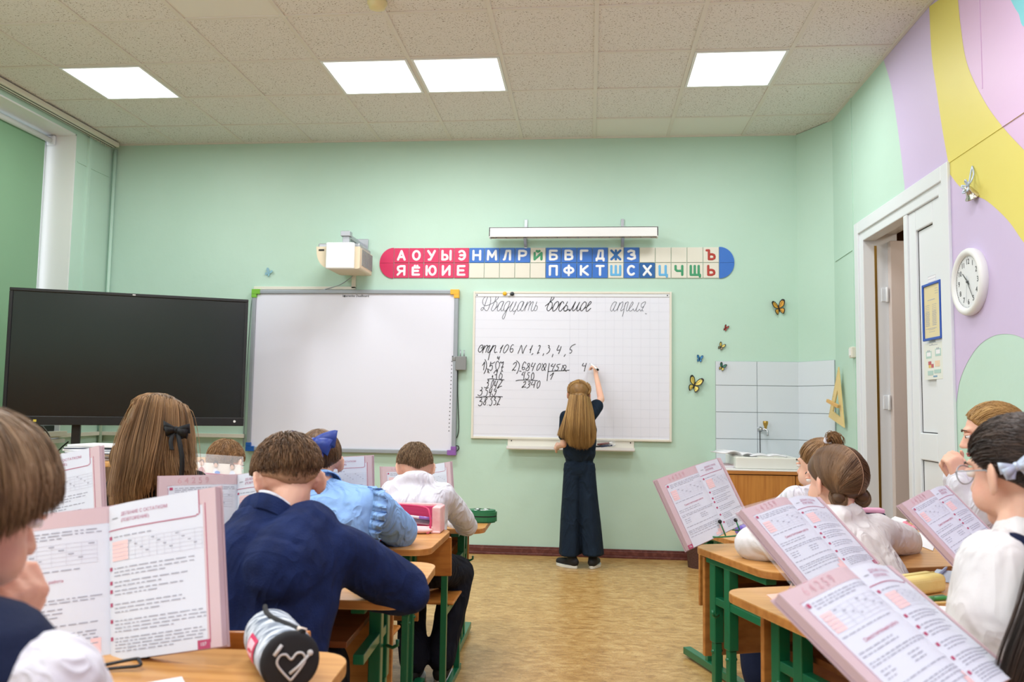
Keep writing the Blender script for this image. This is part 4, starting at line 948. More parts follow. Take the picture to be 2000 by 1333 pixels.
def lines_on(b,y0,y1,z0,z1,n,x,th=.0022,cols=1,fill=.8,jit=True):
    """rows of word-like dashes on a plane of constant x; left is towards +Y"""
    for k in range(n):
        z = z1-(z1-z0)*(k+.5)/n
        for c_ in range(cols):
            ya = y1-(y1-y0)*c_/cols; yb = y1-(y1-y0)*(c_+fill)/cols; p_ = ya
            while p_ > yb+.004:
                l = rnd.uniform(.006,.018); b.box((x-.0004,max(yb,p_-l),z-th/2),(x,p_,z+th/2)); p_ -= l+.004
b = MB(); b.mat(M['print']); yy0,yy1 = y0+.03,y1-.03; HH = z1-z0
lines_on(b,yy0,yy0+.05,z1-.07,z1-.03,3,XD-.006); lines_on(b,yy0+.03,yy1-.03,z1-.10,z1-.085,1,XD-.006,.004)
lines_on(b,yy0,yy1,z1-.235,z1-.115,12,XD-.006,cols=2,fill=.6); lines_on(b,yy0,yy1,z1-.255,z1-.24,1,XD-.006,.003); lines_on(b,yy0,yy1,z0+.075,z0+.16,9,XD-.006,cols=2,fill=.6); lines_on(b,yy0+.04,yy1-.04,z0+.04,z0+.065,2,XD-.006); b.build('print',None,fn)
sl = thing('notice_strip','small white lined slip stuck above the blue-framed notice','paper slip',doorT(1820,546,.002))
b = MB(); b.mat(M['paper']); q0,q1 = doorT(1812,541,.002), doorT(1827,554,.002); yA,yB_ = sorted((q0.y,q1.y)); b.box((XD-.0015,yA,q1.z),(XD-.0005,yB_,q0.z)); b.mat(M['print'])
for k in range(4): b.box((XD-.002,yA,q1.z+(q0.z-q1.z)*k/3.2),(XD-.0015,yB_,q1.z+(q0.z-q1.z)*k/3.2+.0015))
b.build('slip',None,sl)
ps = thing('evacuation_sheet','pale printed sheet with small coloured pictures stuck below the blue frame','paper',doorT(1824,706,.002))
q0,q1 = doorT(1804,673,.002), doorT(1842,740,.002); yA,yB_ = sorted((q0.y,q1.y)); zA,zB = q1.z,q0.z
b = MB(); b.mat(mat('sheet_pale',(226,230,222),.5)); b.box((XD-.0015,yA,zA),(XD-.0005,yB_,zB)); b.build('sheet',None,ps)
b = MB(); Wd = yB_-yA; Hd = zB-zA
dc_ = [0]
def dec(m,u0,u1,v0,v1): dc_[0] += .00006; b.mat(m); b.box((XD-.0018-dc_[0],yB_-Wd*u1,zB-Hd*v1),(XD-.0015,yB_-Wd*u0,zB-Hd*v0))
pg = mat('print_palegreen',(176,206,198),.6); pr_ = mat('print_dullred',(188,96,104),.6); po = mat('print_sand',(230,206,180),.6)
dec(M['print'],.42,.5,.03,.045); dec(M['print'],.3,.75,.06,.072)
for (u,v) in ((.12,.22),(.62,.18)): dec(pg,u,u+.3,v,v+.2); dec(M['paper'],u+.04,u+.26,v+.03,v+.14); dec(M['print'],u+.08,u+.12,v-.03,v+.02); dec(M['print'],u+.16,u+.20,v-.03,v+.02)
dec(pr_,.24,.40,.50,.60); dec(mat('print_yellow',(224,190,110),.6),.26,.38,.60,.68); dec(pr_,.40,.52,.58,.68); dec(po,.6,.85,.50,.66); dec(pg,.2,.5,.76,.88); dec(pg,.55,.9,.74,.84); dec(mat('print_blue',(120,160,190),.6),.5,.7,.90,.94); b.build('print',None,ps)
# butterflies
def butterfly(px,py,size,rot,cols,label,tile=0,squash=1):
    q = P(px,py,YB-(.0135 if tile else 0)); T = Matrix(((1,0,0,q.x),(0,0,-1,YB-(.0135 if tile else .001)),(0,1,0,q.z),(0,0,0,1))) @ Matrix.Rotation(rot,4,'Z')
    r_ = thing('wall_butterfly',label,'butterfly decoration',q,'paper butterflies by the sink')
    for s_ in (-1,1):
        fold = Matrix.Rotation(s_*-math.radians(32),4,'Y')
        for nm,pts,c_ in (('upper_wing',[(0,.02),(.10,.30),(.30,.52),(.46,.50),(.50,.36),(.38,.10),(.05,-.02)],cols[0]),('lower_wing',[(0,-.02),(.30,-.02),(.38,-.16),(.30,-.34),(.20,-.40),(.08,-.22)],cols[1])):
            sm = [(v.x*size*s_*squash, v.y*size) for v in catmull([(a,b_,0) for a,b_ in pts]+[(pts[0][0],pts[0][1],0)],4)[:-1]]
            if s_ < 0: sm = sm[::-1]
            b = MB(); b.X = T @ fold; b.mat(cols[2]); b.prism(sm,.002,.0028); cxm = sum(p_[0] for p_ in sm)/len(sm); cym = sum(p_[1] for p_ in sm)/len(sm)
            b.mat(c_); inn = [(cxm+(x-cxm)*.72-cxm*.08, cym+(y-cym)*.72-cym*.08) for x,y in sm]; b.prism(inn,.0029,.0033)
            b.mat(cols[2]); 
            for (ux,uy) in ((.75,.8),(.45,.95)):
                e_ = (pts[3][0]*ux*size*s_*squash, pts[3][1]*uy*size); b.beam((0,0,.0036),(e_[0],e_[1],.0036),size*.022,.0006,(0,0,1))
            b.build(nm,None,r_)
    b = MB(); b.X = T; b.mat(cols[3] if len(cols)>3 else M['black']); b.tube([(0,-.26*size,.005),(0,-.1*size,.006),(0,.12*size,.006),(0,.2*size,.005)],[.012*size,.035*size,.04*size,.025*size],8)
    for s_ in (-1,1): b.tube(catmull([(0,.18*size,.005),(s_*.06*size,.30*size,.008),(s_*.12*size,.40*size,.006)],4),.008*size,5)
    b.build('body',None,r_)
Or = mat('bf_orange',(224,166,60),.6); Bk = mat('bf_black',(44,38,32),.6); Ye = mat('bf_yellow',(240,218,110),.6); Bl = mat('bf_blue',(64,146,200),.6); Rd = mat('bf_red',(196,60,52),.6); Gn = mat('bf_green',(60,130,110),.6); Gy = mat('bf_grey',(160,150,120),.6); Pb = mat('bf_paleblue',(150,196,210),.6)
butterfly(1521,603,.125,math.radians(12),(Or,Or,Bk),'large orange butterfly with black edges, highest on the wall')
butterfly(1356,753,.135,math.radians(-18),(Ye,Ye,Bk),'large yellow and black butterfly left of the white tiles')
butterfly(1417,642,.055,math.radians(-28),(Rd,Rd,Bk),'tiny red butterfly below and left of the orange one',squash=.8)
butterfly(1408,678,.065,math.radians(-30),(Ye,Gy,Bk),'small pale grey-yellow butterfly under the red one')
butterfly(1366,702,.062,math.radians(-8),(Bl,Bl,mat('bf_darkblue',(24,70,120),.6)),'small bright blue butterfly left of the tiles')
butterfly(1410,718,.068,math.radians(-25),(Gn,Ye,Bk),'small green butterfly stuck on the top left white tile',tile=1)
butterfly(525,534,.072,math.radians(-30),(Pb,Pb,Pb,Pb),'pale blue butterfly on the wall above the television and board')
# ------------------------------------------------------------------ desks
def desk_at(corner, rz, Z, side, label, w=1.2, d=.5, inset=.12):
    """corner = (x,y) of the far aisle-side corner of the top; side=-1 the desk extends to the left of it, +1 to the right"""
    ax = Vector((math.cos(rz),math.sin(rz),0)); ay = Vector((-math.sin(rz),math.cos(rz),0))
    c = Vector((corner[0],corner[1],0))+ax*(side*w/2)-ay*(d/2)
    root = thing('school_desk', label, 'desk', c, 'two-seat school desks', rz)
    T = Matrix.Translation(c) @ Matrix.Rotation(rz,4,'Z')
    def B(m): b = MB(); b.X = T; b.mat(m); return b
    # rounded top
    pts = []; r = .07; hw, hd = w/2, d/2
    for (cx,cy,a0) in ((hw-r,-hd+r,-90),(hw-r,hd-r,0),(-hw+r,hd-r,90),(-hw+r,-hd+r,180)):
        for k in range(7): a = math.radians(a0+15*k); pts.append((cx+r*math.cos(a),cy+r*math.sin(a)))
    b = B(M['wood']); b.prism(pts, Z-.022, Z, smooth=False); b.build('desktop',None,root,.003)
    b = B(M['wooddark']); b.prism([(x*1.0008,y*1.0015) for x,y in pts], Z-.020, Z-.003); b.build('edge_band',None,root)
    b = B(M['shelf']); b.box((-hw+inset+.05,-hd+.07,Z-.135),(hw-inset-.05,hd-.09,Z-.119)); b.build('book_shelf',None,root,.002)
    b = B(M['wooddark']); b.box((-hw+inset,hd-.075,Z-.36),(hw-inset,hd-.059,Z-.03)); b.build('modesty_panel',None,root,.002)
    for s in (-1,1):
        x = s*(hw-inset-.02)
        b = B(M['green'])
        for (y,zz0,t_) in ((hd-.12,.03,.017),(hd-.215,.03,.017)):
            b.box((x-t_,y-.018,Z-.30),(x+t_,y+.018,Z-.023)); 
            b.box((x-t_+.004,y-.013,.03),(x+t_-.004,y+.013,Z-.30))
        b.build('leg',None,root,.003)
        b = B(M['green']); b.box((x-.02,-hd+.03,.012),(x+.02,hd+.10,.045)); b.build('foot',None,root,.003)
        for y in (-hd+.03,):
            b = B(M['rubber']); b.box((x-.023,y-.02,0),(x+.023,y+.02,.047)); b.build('foot_cap',None,root,.003)
        b = B(M['green']); b.box((x-.018,-hd+.05,Z-.045),(x+.018,hd-.08,Z-.0225)); b.box((x-.014,-hd+.07,Z-.175),(x+.014,hd-.12,Z-.15)); b.build('side_rail',None,root,.002)
        b = B(M['green']); xx = x+s*.022; b.tube([(xx,hd-.17,Z-.20),(xx+s*.02,hd-.19,Z-.20),(xx+s*.035,hd-.20,Z-.19),(xx+s*.035,hd-.20,Z-.175)],.005,8); b.build('bag_hook',None,root)
        for (y,z) in ((hd-.12,Z-.33),(hd-.215,Z-.33)):
            b = B(M['green']); b.cyl((x-.019,y,z),(x+.019,y,z),.005,10); b.build('bolt',None,root)
    return root, T
desks = {}
desks['L1'] = desk_at((-.49,4.33), .02, .62, -1, 'two-seat school desk in the left row, nearest the board')
desks['L2'] = desk_at((-.56,3.42), .00, .68, -1, 'two-seat school desk in the left row, second from the board')
desks['L3'] = desk_at((-.450,2.50), .05, .72, -1, 'school desk in the left row under the arm of the navy-jacket boy')
desks['L4'] = desk_at((-.445,1.585), .05, .72, -1, 'two-seat school desk in the bottom left foreground with a grey pencil case on it')
A20 = math.radians(20)
desks['R0'] = desk_at((.45,4.02), A20, .64, 1, 'two-seat school desk in the right row, farthest one, mostly hidden by others', inset=.05)
desks['R1'] = desk_at((.358,2.965), A20, .72, 1, 'two-seat school desk in the right row with a textbook on a green stand', inset=.015)
desks['R2'] = desk_at((.348,2.262), A20, .72, 1, 'two-seat school desk in the right row with a yellow pencil case on it', inset=.085)
desks["R3"] = desk_at((.38,1.36), A20, .72, 1, 'two-seat school desk at the bottom right edge under the nearest textbook')
td = thing('side_table','plain table behind the left row carrying a stack of papers','table',(-2.75,4.45,0))
b = MB(); b.mat(M['wood']); b.box((-3.2,4.2,.835),(-2.2,4.75,.86)); b.build('tabletop',None,td,.004)
for x in (-3.15,-2.25):
    for y in (4.25,4.70):
        b = MB(); b.mat(M['greyframe']); b.box((x-.02,y-.02,0),(x+.02,y+.02,.835)); b.build('leg',None,td,.002)
# ------------------------------------------------------------------ chairs
def chair(loc, rz, label, hs=.40, top=.80, w=.38):
    root = thing('school_chair', label, 'chair', (loc[0],loc[1],0), 'wooden school chairs on green steel frames', rz)
    T = Matrix.Translation((loc[0],loc[1],0)) @ Matrix.Rotation(rz,4,'Z')
    def B(m): b = MB(); b.X = T; b.mat(m); return b
    b = B(M['chairwood']); b.box((-w/2,-.17,hs-.012),(w/2,.19,hs)); b.build('seat',None,root,.005)
    b = B(M['chairwood']); n = 9; vs = []
    for j,z in enumerate((top-.16,top)):
        for off in (0,.012):
            for i in range(n):
                u = i/(n-1)*2-1; vs.append((u*w/2,-.235+off-.018*(1-u*u)-.02*j, z))
    fs = []
    for i in range(n-1):
        fs += [(i,i+1,2*n+i+1,2*n+i),(n+i+1,n+i,3*n+i,3*n+i+1),(i+1,i,n+i,n+i+1),(2*n+i,2*n+i+1,3*n+i+1,3*n+i)]
    fs += [(0,2*n,3*n,n),(n-1,2*n-1,4*n-1,3*n-1)]
    b.add(vs,fs); b.build('backrest',None,root,.004)
    for s in (-1,1):
        x = s*(w/2-.03)
        b = B(M['green']); b.box((x-.0125,-.235,.02),(x+.0125,-.21,top-.05)); b.build('rear_leg',None,root,.002)
        b = B(M['green']); b.box((x-.0125,.13,.02),(x+.0125,.155,hs-.012)); b.build('front_leg',None,root,.002)
        b = B(M['green']); b.box((x-.0125,-.25,.0),(x+.0125,.20,.025)); b.build('foot_bar',None,root,.002); b = B(M['green']); b.box((x-.0125,-.21,hs-.04),(x+.0125,.155,hs-.012)); b.build('side_bar',None,root,.002)
    return root
def deskpt(key, u, v, dz=0):
    """point on desk key: u metres along the width from its centre, v metres in front (+) of its centre"""
    r, T = desks[key]; Zt = {'L1':.62,'L2':.68,'L3':.72,'L4':.72,'R0':.64,'R1':.72,'R2':.72,'R3':.72}[key]
    return T @ Vector((u,v,Zt+dz))
chair((-.75,1.87), .05, 'wooden chair behind the boy in the navy jacket', hs=.42, top=.745)
chair((-.86,2.80), .0, 'wooden chair of the girl in the light blue blouse', hs=.40, top=.70)
chair((-.74,3.60), .0, 'wooden chair of the boy in the white shirt', hs=.38, top=.66)
chair((-1.42,2.76), .0, 'wooden chair of the long-haired girl in the dark jacket', hs=.42, top=.70)
chair((-1.42,3.60), .0, 'wooden chair of the short-haired boy at the far left desk', hs=.38, top=.66)
chair((.90,2.53), A20, 'wooden chair of the girl with two buns', hs=.40, top=.70)
chair((.95,3.43), A20, 'wooden chair of the girl with the small ponytail', hs=.38, top=.66)
chair((1.50,2.87), A20, 'wooden chair of the girl holding a lilac pen', hs=.40, top=.70)
chair((.90,1.66), A20, 'wooden chair at the bottom right corner behind the girl in glasses', hs=.42, top=.80)
chair((-.80,.88), .2, 'wooden chair of the child at the left edge', hs=.42, top=.74)
oc = thing('office_chair','office chair with dark rim and brown backrest seen behind the papers','chair',(-2.72,4.9,0))
T = Matrix.Translation((-2.9,4.95,0)); cp = P(208,905,4.95); T = Matrix.Translation((cp.x,4.95,0))
zt_c = P(205,877,4.95).z
prof = [(.24*math.cos(a),zt_c-.24+.24*math.sin(a)) for a in [PI*k/16 for k in range(17)]]; prof = [(.24,zt_c-.5)]+prof+[(-.24,zt_c-.5)]
b = MB(); b.mat(mat('brown_fabric',(128,100,76),.8)); b.prism([(x*.95,z-.01) for x,z in prof],-.02,.02,T @ Matrix(((1,0,0,0),(0,0,1,0),(0,1,0,0),(0,0,0,1)))); b.build('backrest',None,oc,.008)
b = MB(); b.X = T; b.mat(M['black']); b.tube([(x,0,z) for x,z in prof],.013,8); b.build('back_rim',None,oc)
b = MB(); b.X = T; b.mat(M['black']); b.box((-.03,-.04,.42),(.03,-.02,zt_c-.45)); b.cyl((0,-.25,.1),(0,-.25,.42),.03,14); b.build('gas_column',None,oc)
b = MB(); b.X = T; b.mat(mat('brown_fabric',(128,100,76),.8)); b.box((-.24,-.5,.42),(.24,-.02,.49)); b.build('seat',None,oc,.02)
for k in range(5):
    a = 2*PI*k/5+.3; b = MB(); b.X = T; b.mat(M['black']); b.beam((0,-.25,.10),(.26*math.cos(a),-.25+.26*math.sin(a),.06),.04,.025); b.cyl((.26*math.cos(a)-.015,-.25+.26*math.sin(a),.027),(.26*math.cos(a)+.015,-.25+.26*math.sin(a),.027),.027,14); b.build('leg',None,oc)
# papers on the side table
rnd = random.Random(11); sp = P(182,906,4.35)
for k in range(7):
    q = thing('paper_folder',['lowest','second','third','fourth','fifth','sixth','topmost'][k]+' sheet folder in the untidy stack on the left side table','folder',(sp.x,4.4,.86+.012*k),'folders stacked on the side table')
    z0 = .8605+.012*k; T = Matrix.Translation((sp.x+rnd.uniform(-.03,.03),4.42+rnd.uniform(-.03,.03),z0)) @ Matrix.Rotation(rnd.uniform(-.2,.2),4,'Z')
    b = MB(); b.X = T; b.mat(M['paper'] if k%2 == 0 else M['pvc']); b.box((-.15,-.105,0),(.15,.105,.0105)); b.build('sheets',None,q,.001)
    if k%2:
        b = MB(); b.X = T; b.mat(M['navytrim']); b.box((-.151,-.107,0),(.151,-.104,.004)); b.build('folder_edge',None,q)
# ------------------------------------------------------------------ textbooks
_txt = {}
def textmesh(body, size, bold=0):
    k = (body,size,bold)
    if k not in _txt:
        t = MB(); text_into(t, body, size, Matrix(), bold=bold, extrude=0, align='LEFT'); _txt[k] = (list(t.v), list(t.f))
    return _txt[k]
def textbook(label, TL, ST, BL, RT=None, thick=(.016,.012), page='106', seed=0, cover=None, digits='6 4 2 5 9', curl=.012, mirrored=False):
    """open textbook. TL outer top corner of the left page, ST top of the spine, BL outer bottom corner of the left page, RT outer top of the right page"""
    A = ST+(BL-TL); up = ST-A; h = up.length; up = up.normalized()
    lv = TL-ST; w = lv.length; lv.normalize(); lv = (lv-up*lv.dot(up)).normalized()
    if RT is None: rv = -lv
    else: rv = (RT-ST); rv = (rv-up*rv.dot(up)).normalized()
    root = thing('textbook', label, 'textbook', A, 'open mathematics textbooks on the desks')
    nl = up.cross(lv).normalized(); nr = rv.cross(up).normalized()
    mid = A+up*h/2
    if nl.dot(CAM-mid) < 0: nl = -nl
    if nr.dot(CAM-mid) < 0: nr = -nr
    rnd = random.Random(seed)
    for side,dv,n_,th in (('left',lv,nl,thick[0]),('right',rv,nr,thick[1])):
        def yf(u):
            u = min(1.0, max(0.0, u)); return .0015+th*min(1,(u/.22))**.6*(1) + curl*math.sin(min(1,u/.75)*PI)*(.55)
        def pt(u,v,off=0): return A+up*(h*(1-v))+dv*(w*u)+n_*(yf(u)+off)
        N_ = 14; us = [0,.02,.05,.09,.14,.2,.28,.37,.47,.58,.69,.8,.9,1]
        b = MB(); b.mat(M['pagew']); vs = []
        for u in us: vs += [pt(u,0),pt(u,1), A+up*h+dv*(w*u)+n_*.0012, A+dv*(w*u)+n_*.0012]
        fs = []
        for i in range(N_-1):
            a = 4*i; c = a+4; fs += [(a,a+1,c+1,c),(a+2,c+2,c+3,a+3)]
        b.add(vs,fs,True)
        b.mat(M['lead']); e_ = 4*(N_-1)
        b.add(vs,[(e_,e_+1,e_+3,e_+2)]+[(4*i,4*i+4,4*i+6,4*i+2) for i in range(N_-1)]+[(4*i+1,4*i+3,4*i+7,4*i+5) for i in range(N_-1)])
        b.build('pages',None,root)
        def q2u(q): return (1-q) if side == 'left' else q
        pb = MB()
        def rect(m,q0,q1,v0,v1,off=.0005):
            pb.mat(m); qs = sorted((q2u(q0),q2u(q1))); cut = [qs[0]]+[u for u in us if qs[0] < u < qs[1]]+[qs[1]]; vs = []
            for u in cut: vs += [pt(u,v0,off),pt(u,v1,off)]
            pb.add(vs,[(2*i,2*i+1,2*i+3,2*i+2) for i in range(len(cut)-1)])
        def words(q0,q1,v,th_=.0062,m=None):
            m = m or M['print']; q = q0
            while q < q1-.02:
                l = rnd.uniform(.02,.085); e = min(q+l,q1); rect(m,q,e,v-th_/2,v+th_/2,.0008); q = e+.016
        def writ(body,q,v,size,m,bold=0):
            vs,fs = textmesh(body,size,bold); pb.mat(m)
            pb.add([pt(q2u(q+x/w), v-y/h, .001) for x,y,z in vs], fs)
        if side == 'left':
            rect(M['pagepink'],0,1,0,.105,.0003); rect(M['pagepink'],0,.10,.105,1,.0003)
            writ(digits,.22,.055,.022,M['pinkline']); rect(M['crimson'],.105,.110,.13,.97,.0007); rect(M['pinkline'],.09,.15,.104,.108,.0007)
            rect(M['crimson'],.125,.165,.125,.155,.0008)
            for v in (.135,.155,.175): words(.19,.95 if v<.17 else .7,v)
            for k in range(5): rect(M['pinkprint'],.15,.28,.215+.028*k,.238+.028*k,.0006)
            for k in range(6): rect(M['gridline'],.28,.92,.212+.028*k,.2145+.028*k,.0006)
            for k in range(7): rect(M['gridline'],.28+.106*k,.284+.106*k,.212,.355,.0006)
            for k in range(9): words(.30+.07*k,.34+.07*k,.226+.028*(k%4))
            words(.15,.80,.385)
            writ('Самостоятельная работа',.30,.452,.0078,M['crimson'])
            for v in (.50,.525): words(.15,.6,v)
            words(.15,.95,.57); words(.15,.9,.59)
            for v in (.63,.655,.68): words(.18,.32,v); words(.52,.68,v)
            for v in (.735,.79,.81,.835,.87): words(.15,.92,v)
            for k in range(4): rect(M['pinkprint'],.66+.07*k,.73+.07*k,.98-.035*(k+1),.98,.0006)
            rect(M['crimson'],0,.105,.945,1,.0008); writ(page,.02,.972,.009,M['pagew'])
        else:
            rect(M['pagepink'],.885,1,0,1,.0003); rect(M['pagepink'],.86,.885,0,.10,.0003)
            rect(M['greyframe'],.06,.13,.085,.092,.0008)
            writ('ДЕЛЕНИЕ С ОСТАТКОМ',.17,.070,.0088,M['headprint']); writ('(ПОВТОРЕНИЕ)',.17,.112,.0088,M['headprint'])
            rect(M['crimson'],.0,.83,.163,.169,.0008); rect(M['crimson'],.83,.85,.155,.162,.0008); rect(M['crimson'],.852,.860,.0,.155,.0008); rect(M['crimson'],.905,.911,.09,.965,.0008)
            rect(M['crimson'],.02,.055,.205,.228,.0008); words(.08,.45,.215)
            for k in range(5): rect(M['pinkprint'],.06,.24,.245+.026*k,.267+.026*k,.0006)
            for k in range(6): rect(M['gridline'],.06,.87,.242+.026*k,.2445+.026*k,.0006)
            for k in range(11): rect(M['gridline'],.24+.063*k,.2435+.063*k,.242,.372,.0006)
            for k in range(12): words(.25+.05*k,.275+.05*k,.255+.026*(k%4))
            for v,rows,span in ((.42,(.42,.445,.468),.8),(.51,(.51,.535),.75),(.565,(.565,.588),.7),(.65,(.65,.675,.70),.72),(.755,(.755,.778,.80,.822),.88),(.865,(.865,.885,.905,.925,.945),.87)):
                rect(M['crimson'],.02,.055,v-.012,v+.012,.0008)
                for k,r_ in enumerate(rows): words(.08,span if k < len(rows)-1 else span*.7,r_)
            rect(M['crimson'],.80,.905,.945,1,.0008); writ(str(int(page)+1),.82,.972,.009,M['pagew'])
        pb.build('print',None,root)
        c = MB(); c.mat(cover or M['lead']); o = .003
        p00 = A-up*o; p10 = A+dv*(w+o)-up*o; p11 = A+dv*(w+o)+up*(h+o); p01 = A+up*(h+o)
        c.add([p00,p10,p11,p01,p00-n_*.0018,p10-n_*.0018,p11-n_*.0018,p01-n_*.0018],[(0,1,2,3),(7,6,5,4),(0,4,5,1),(1,5,6,2),(2,6,7,3),(3,7,4,0)]); c.build('cover',None,root)
    return root, A, up, lv, rv, nl, h, w
tb1 = textbook('open textbook in the left foreground, page headed division with remainder', P(-52,985,1.50), P(214,992,1.56), P(-62,1292,1.45), RT=P(446,978,1.52), seed=1, thick=(.010,.016))
tb2 = textbook('open textbook behind the nearest left one, its right page beside the boy with the bob', P(-70,905,2.06), P(76,903,2.10), P(-72,1113,2.0), RT=P(226,914,2.08), seed=2, thick=(.008,.014))
tb3 = textbook('open textbook with its left page below the long-haired girl', P(310,941,2.10), P(464,929,2.22), P(305,1125,2.06), RT=P(600,935,2.18), seed=3, thick=(.012,.012))
tb4 = textbook('open textbook in front of the girl in the light blue blouse', P(532,902,3.1), P(636,896,3.2), P(532,1036,3.08), RT=P(740,902,3.16), seed=4)
tb5 = textbook('open textbook in front of the boy in the white shirt', P(744,926,3.98), P(816,914,4.16), P(748,1026,3.94), RT=P(888,936,4.02), seed=5)
tb6 = textbook('open textbook on the green wire stand at the aisle end of a right-row desk', P(1274,934,2.84), P(1357,911,2.99), P(1336,1070,2.80), RT=P(1407,903,3.18), seed=6, thick=(.016,.007))
tb7 = textbook('open tilted textbook in a clear cover in front of the girl with two buns', P(1449,1014,2.02), P(1537,976,2.18), P(1576,1168,1.92), RT=P(1577,957,2.36), seed=7, thick=(.014,.007))
tb8 = textbook('open tilted textbook nearest the camera on the right', P(1526,1190,1.24), P(1656,1114,1.40), P(1816,1480,1.11), RT=P(1707,1088,1.59), seed=8, thick=(.014,.007))
tb9 = textbook('open tilted textbook standing beside the girl in glasses on the right', P(1759,996,2.35), P(1814,960,2.52), P(1878,1124,2.27), RT=P(1840,948,2.70), seed=9, thick=(.014,.007))
def wire_stand(label, tb, m, prongs=True):
    _,A,up,lv,rv,n_,h,w = tb
    root = thing('book_stand', label, 'book stand', A, 'wire book stands')
    zt = A.z-.004
    c = A.copy(); 
    b = MB(); b.mat(m); fwd = Vector((n_.x,n_.y,0)).normalized(); sd = Vector((-fwd.y,fwd.x,0))
    if sd.dot(rv) < 0: sd = -sd
    g = A-up*.006
    b.tube(catmull([g-sd*.09-fwd*.06,g-sd*.10+fwd*.02,g-sd*.05+fwd*.045,g+sd*.05+fwd*.045,g+sd*.10+fwd*.02,g+sd*.09-fwd*.06],6),.0028,8)
    b.tube(catmull([g-sd*.09-fwd*.06,g-sd*.03-fwd*.05+up*.12,g+sd*.03-fwd*.05+up*.12,g+sd*.09-fwd*.06],6),.0028,8)
    b.build('wire_frame',None,root)
    if prongs:
        for s_ in (-1,1):
            b = MB(); b.mat(m); p0 = g+sd*.040*s_+fwd*.030; p1 = p0+up*.050+n_*.004; b.tube([p0,p1],.0026,8); pr_ = b.build('prong',None,root)
            b = MB(); b.mat(M['rubber']); b.ell(p1,(.007,.007,.007)); b.build('tip',None,pr_)
wire_stand('green wire book stand with two black-tipped prongs on the right-row desk', tb6, mat('green_wire',(30,120,76),.35))
# flat black loop of the foreground stand
r = thing('book_stand','black wire book stand under the left foreground textbook','book stand',P(220,1292,1.45),'wire book stands')
b = MB(); b.mat(M['black']); zz_ = .726
pts = [PZ(120,1300,zz_), PZ(175,1304,zz_), PZ(262,1288,zz_+.008), PZ(271,1291,zz_+.008), PZ(272,1301,zz_+.004), PZ(225,1306,zz_), PZ(120,1318,zz_)]
b.tube(catmull(pts,5),.003,8); b.tube([tb1[1]-tb1[2]*.003+tb1[3]*.08, tb1[1]-tb1[2]*.003+tb1[4]*.08],.003,8)
for s_ in (tb1[3],tb1[4]): p_ = tb1[1]-tb1[2]*.003+s_*.08; b.tube([p_,Vector((p_.x,p_.y+.03,.724))],.003,8)
b.build('wire_frame',None,r)
# stack of exercise books that lifts the second textbook
q = tb2[1]; r_ = loosebook('exercise_book','green exercise book lying under the second textbook of the left side',(q.x,q.y+.02,.722),.1,.34,.20,max(.03,q.z-.724-.006),mat('exercise_green',(120,170,120),.6))
# textbook back cover in a clear sleeve with children's pictures
r = thing('sleeved_book','book in a clear plastic sleeve with drawn children on its cover','book',P(420,930,3.05))
A_ = P(372,975,3.05); B_ = P(478,975,3.05); C_ = P(476,893,3.12); D_ = P(374,886,3.12)
ex = (B_-A_); uy = (D_-A_); n_ = ex.cross(uy).normalized(); n_ = n_ if n_.y < 0 else -n_
def quadbox(b,p0,p1,p2,p3,n_,t): b.add([p0,p1,p2,p3,p0-n_*t,p1-n_*t,p2-n_*t,p3-n_*t],[(0,1,2,3),(7,6,5,4),(0,4,5,1),(1,5,6,2),(2,6,7,3),(3,7,4,0)])
def bil(u,v,off=0): return A_*(1-u)*(1-v)+B_*u*(1-v)+C_*u*v+D_*(1-u)*v+n_*off
# reach down to the desk
dn = (A_-D_).normalized()*((A_.z-.68)/abs((A_-D_).normalized().z)); A_ = A_+dn; B_ = B_+(C_*0)+((B_-C_).normalized()*((B_.z-.68)/abs((B_-C_).normalized().z)))
b = MB(); b.mat(mat('cover_cream',(238,226,214),.5)); quadbox(b,bil(.01,0,-.002),bil(.93,0,-.002),bil(.93,.90,-.002),bil(.01,.90,-.002),n_,.012); b.build('cover',None,r)
b = MB(); 
def dot(m,u,v,ru,rv_,off=.001):
    b.mat(m); b.add([bil(u,v,off)]+[bil(u+ru*math.cos(2*PI*k/14),v+rv_*math.sin(2*PI*k/14),off) for k in range(14)],[(0,1+k,1+(k+1)%14) for k in range(14)])
vt = lambda y: 1-(y-889)/(abs((bil(.5,0).z-bil(.5,1).z))*1604/3.1)
for k,(u,hc,sc_) in enumerate(((.20,(120,74,50),(190,120,120)),(.47,(60,40,34),(236,236,240)),(.78,(110,72,50),(226,232,244)))):
    y = 905+2*k; dot(mat('drawn_hair%d'%k,hc,.6),u,vt(y-1),.045,.035,.0012); dot(M['skinfair'],u,vt(y+2),.036,.028,.0014); dot(mat('drawn_shirt%d'%k,sc_,.6),u,vt(y+18),.06,.06,.0011)
dot(mat('drawn_orange',(236,170,80),.6),.06,vt(915),.06,.05,.001); dot(mat('drawn_blue',(110,150,220),.6),.50,vt(923),.05,.022,.0016)
b.mat(M['crimson']); b.add([bil(.0,vt(927),.0018),bil(.93,vt(929),.0018),bil(.93,vt(926),.0018),bil(.0,vt(924),.0018)],[(0,1,2,3)]); b.build('picture',None,r)
b = MB(); b.mat(M['clear']); quadbox(b,bil(-.02,0,.004),bil(1,0,.004),bil(1.0,1,.004),bil(-.02,1,.004),n_,.0006); b.build('sleeve',None,r)
# clear cover of the middle book
_,A,up,lv,rv,n_,h,w = tb7
r = thing('book_sleeve','clear plastic cover edge standing out above the middle tilted textbook','book cover',A)
b = MB(); b.mat(M['clear']); p0 = A+lv*(w+.012)-n_*.004; quadbox(b,A-n_*.004,p0,p0+up*(h+.016),A+up*(h+.016)-n_*.004,n_,.0005); b.build('film',None,r)
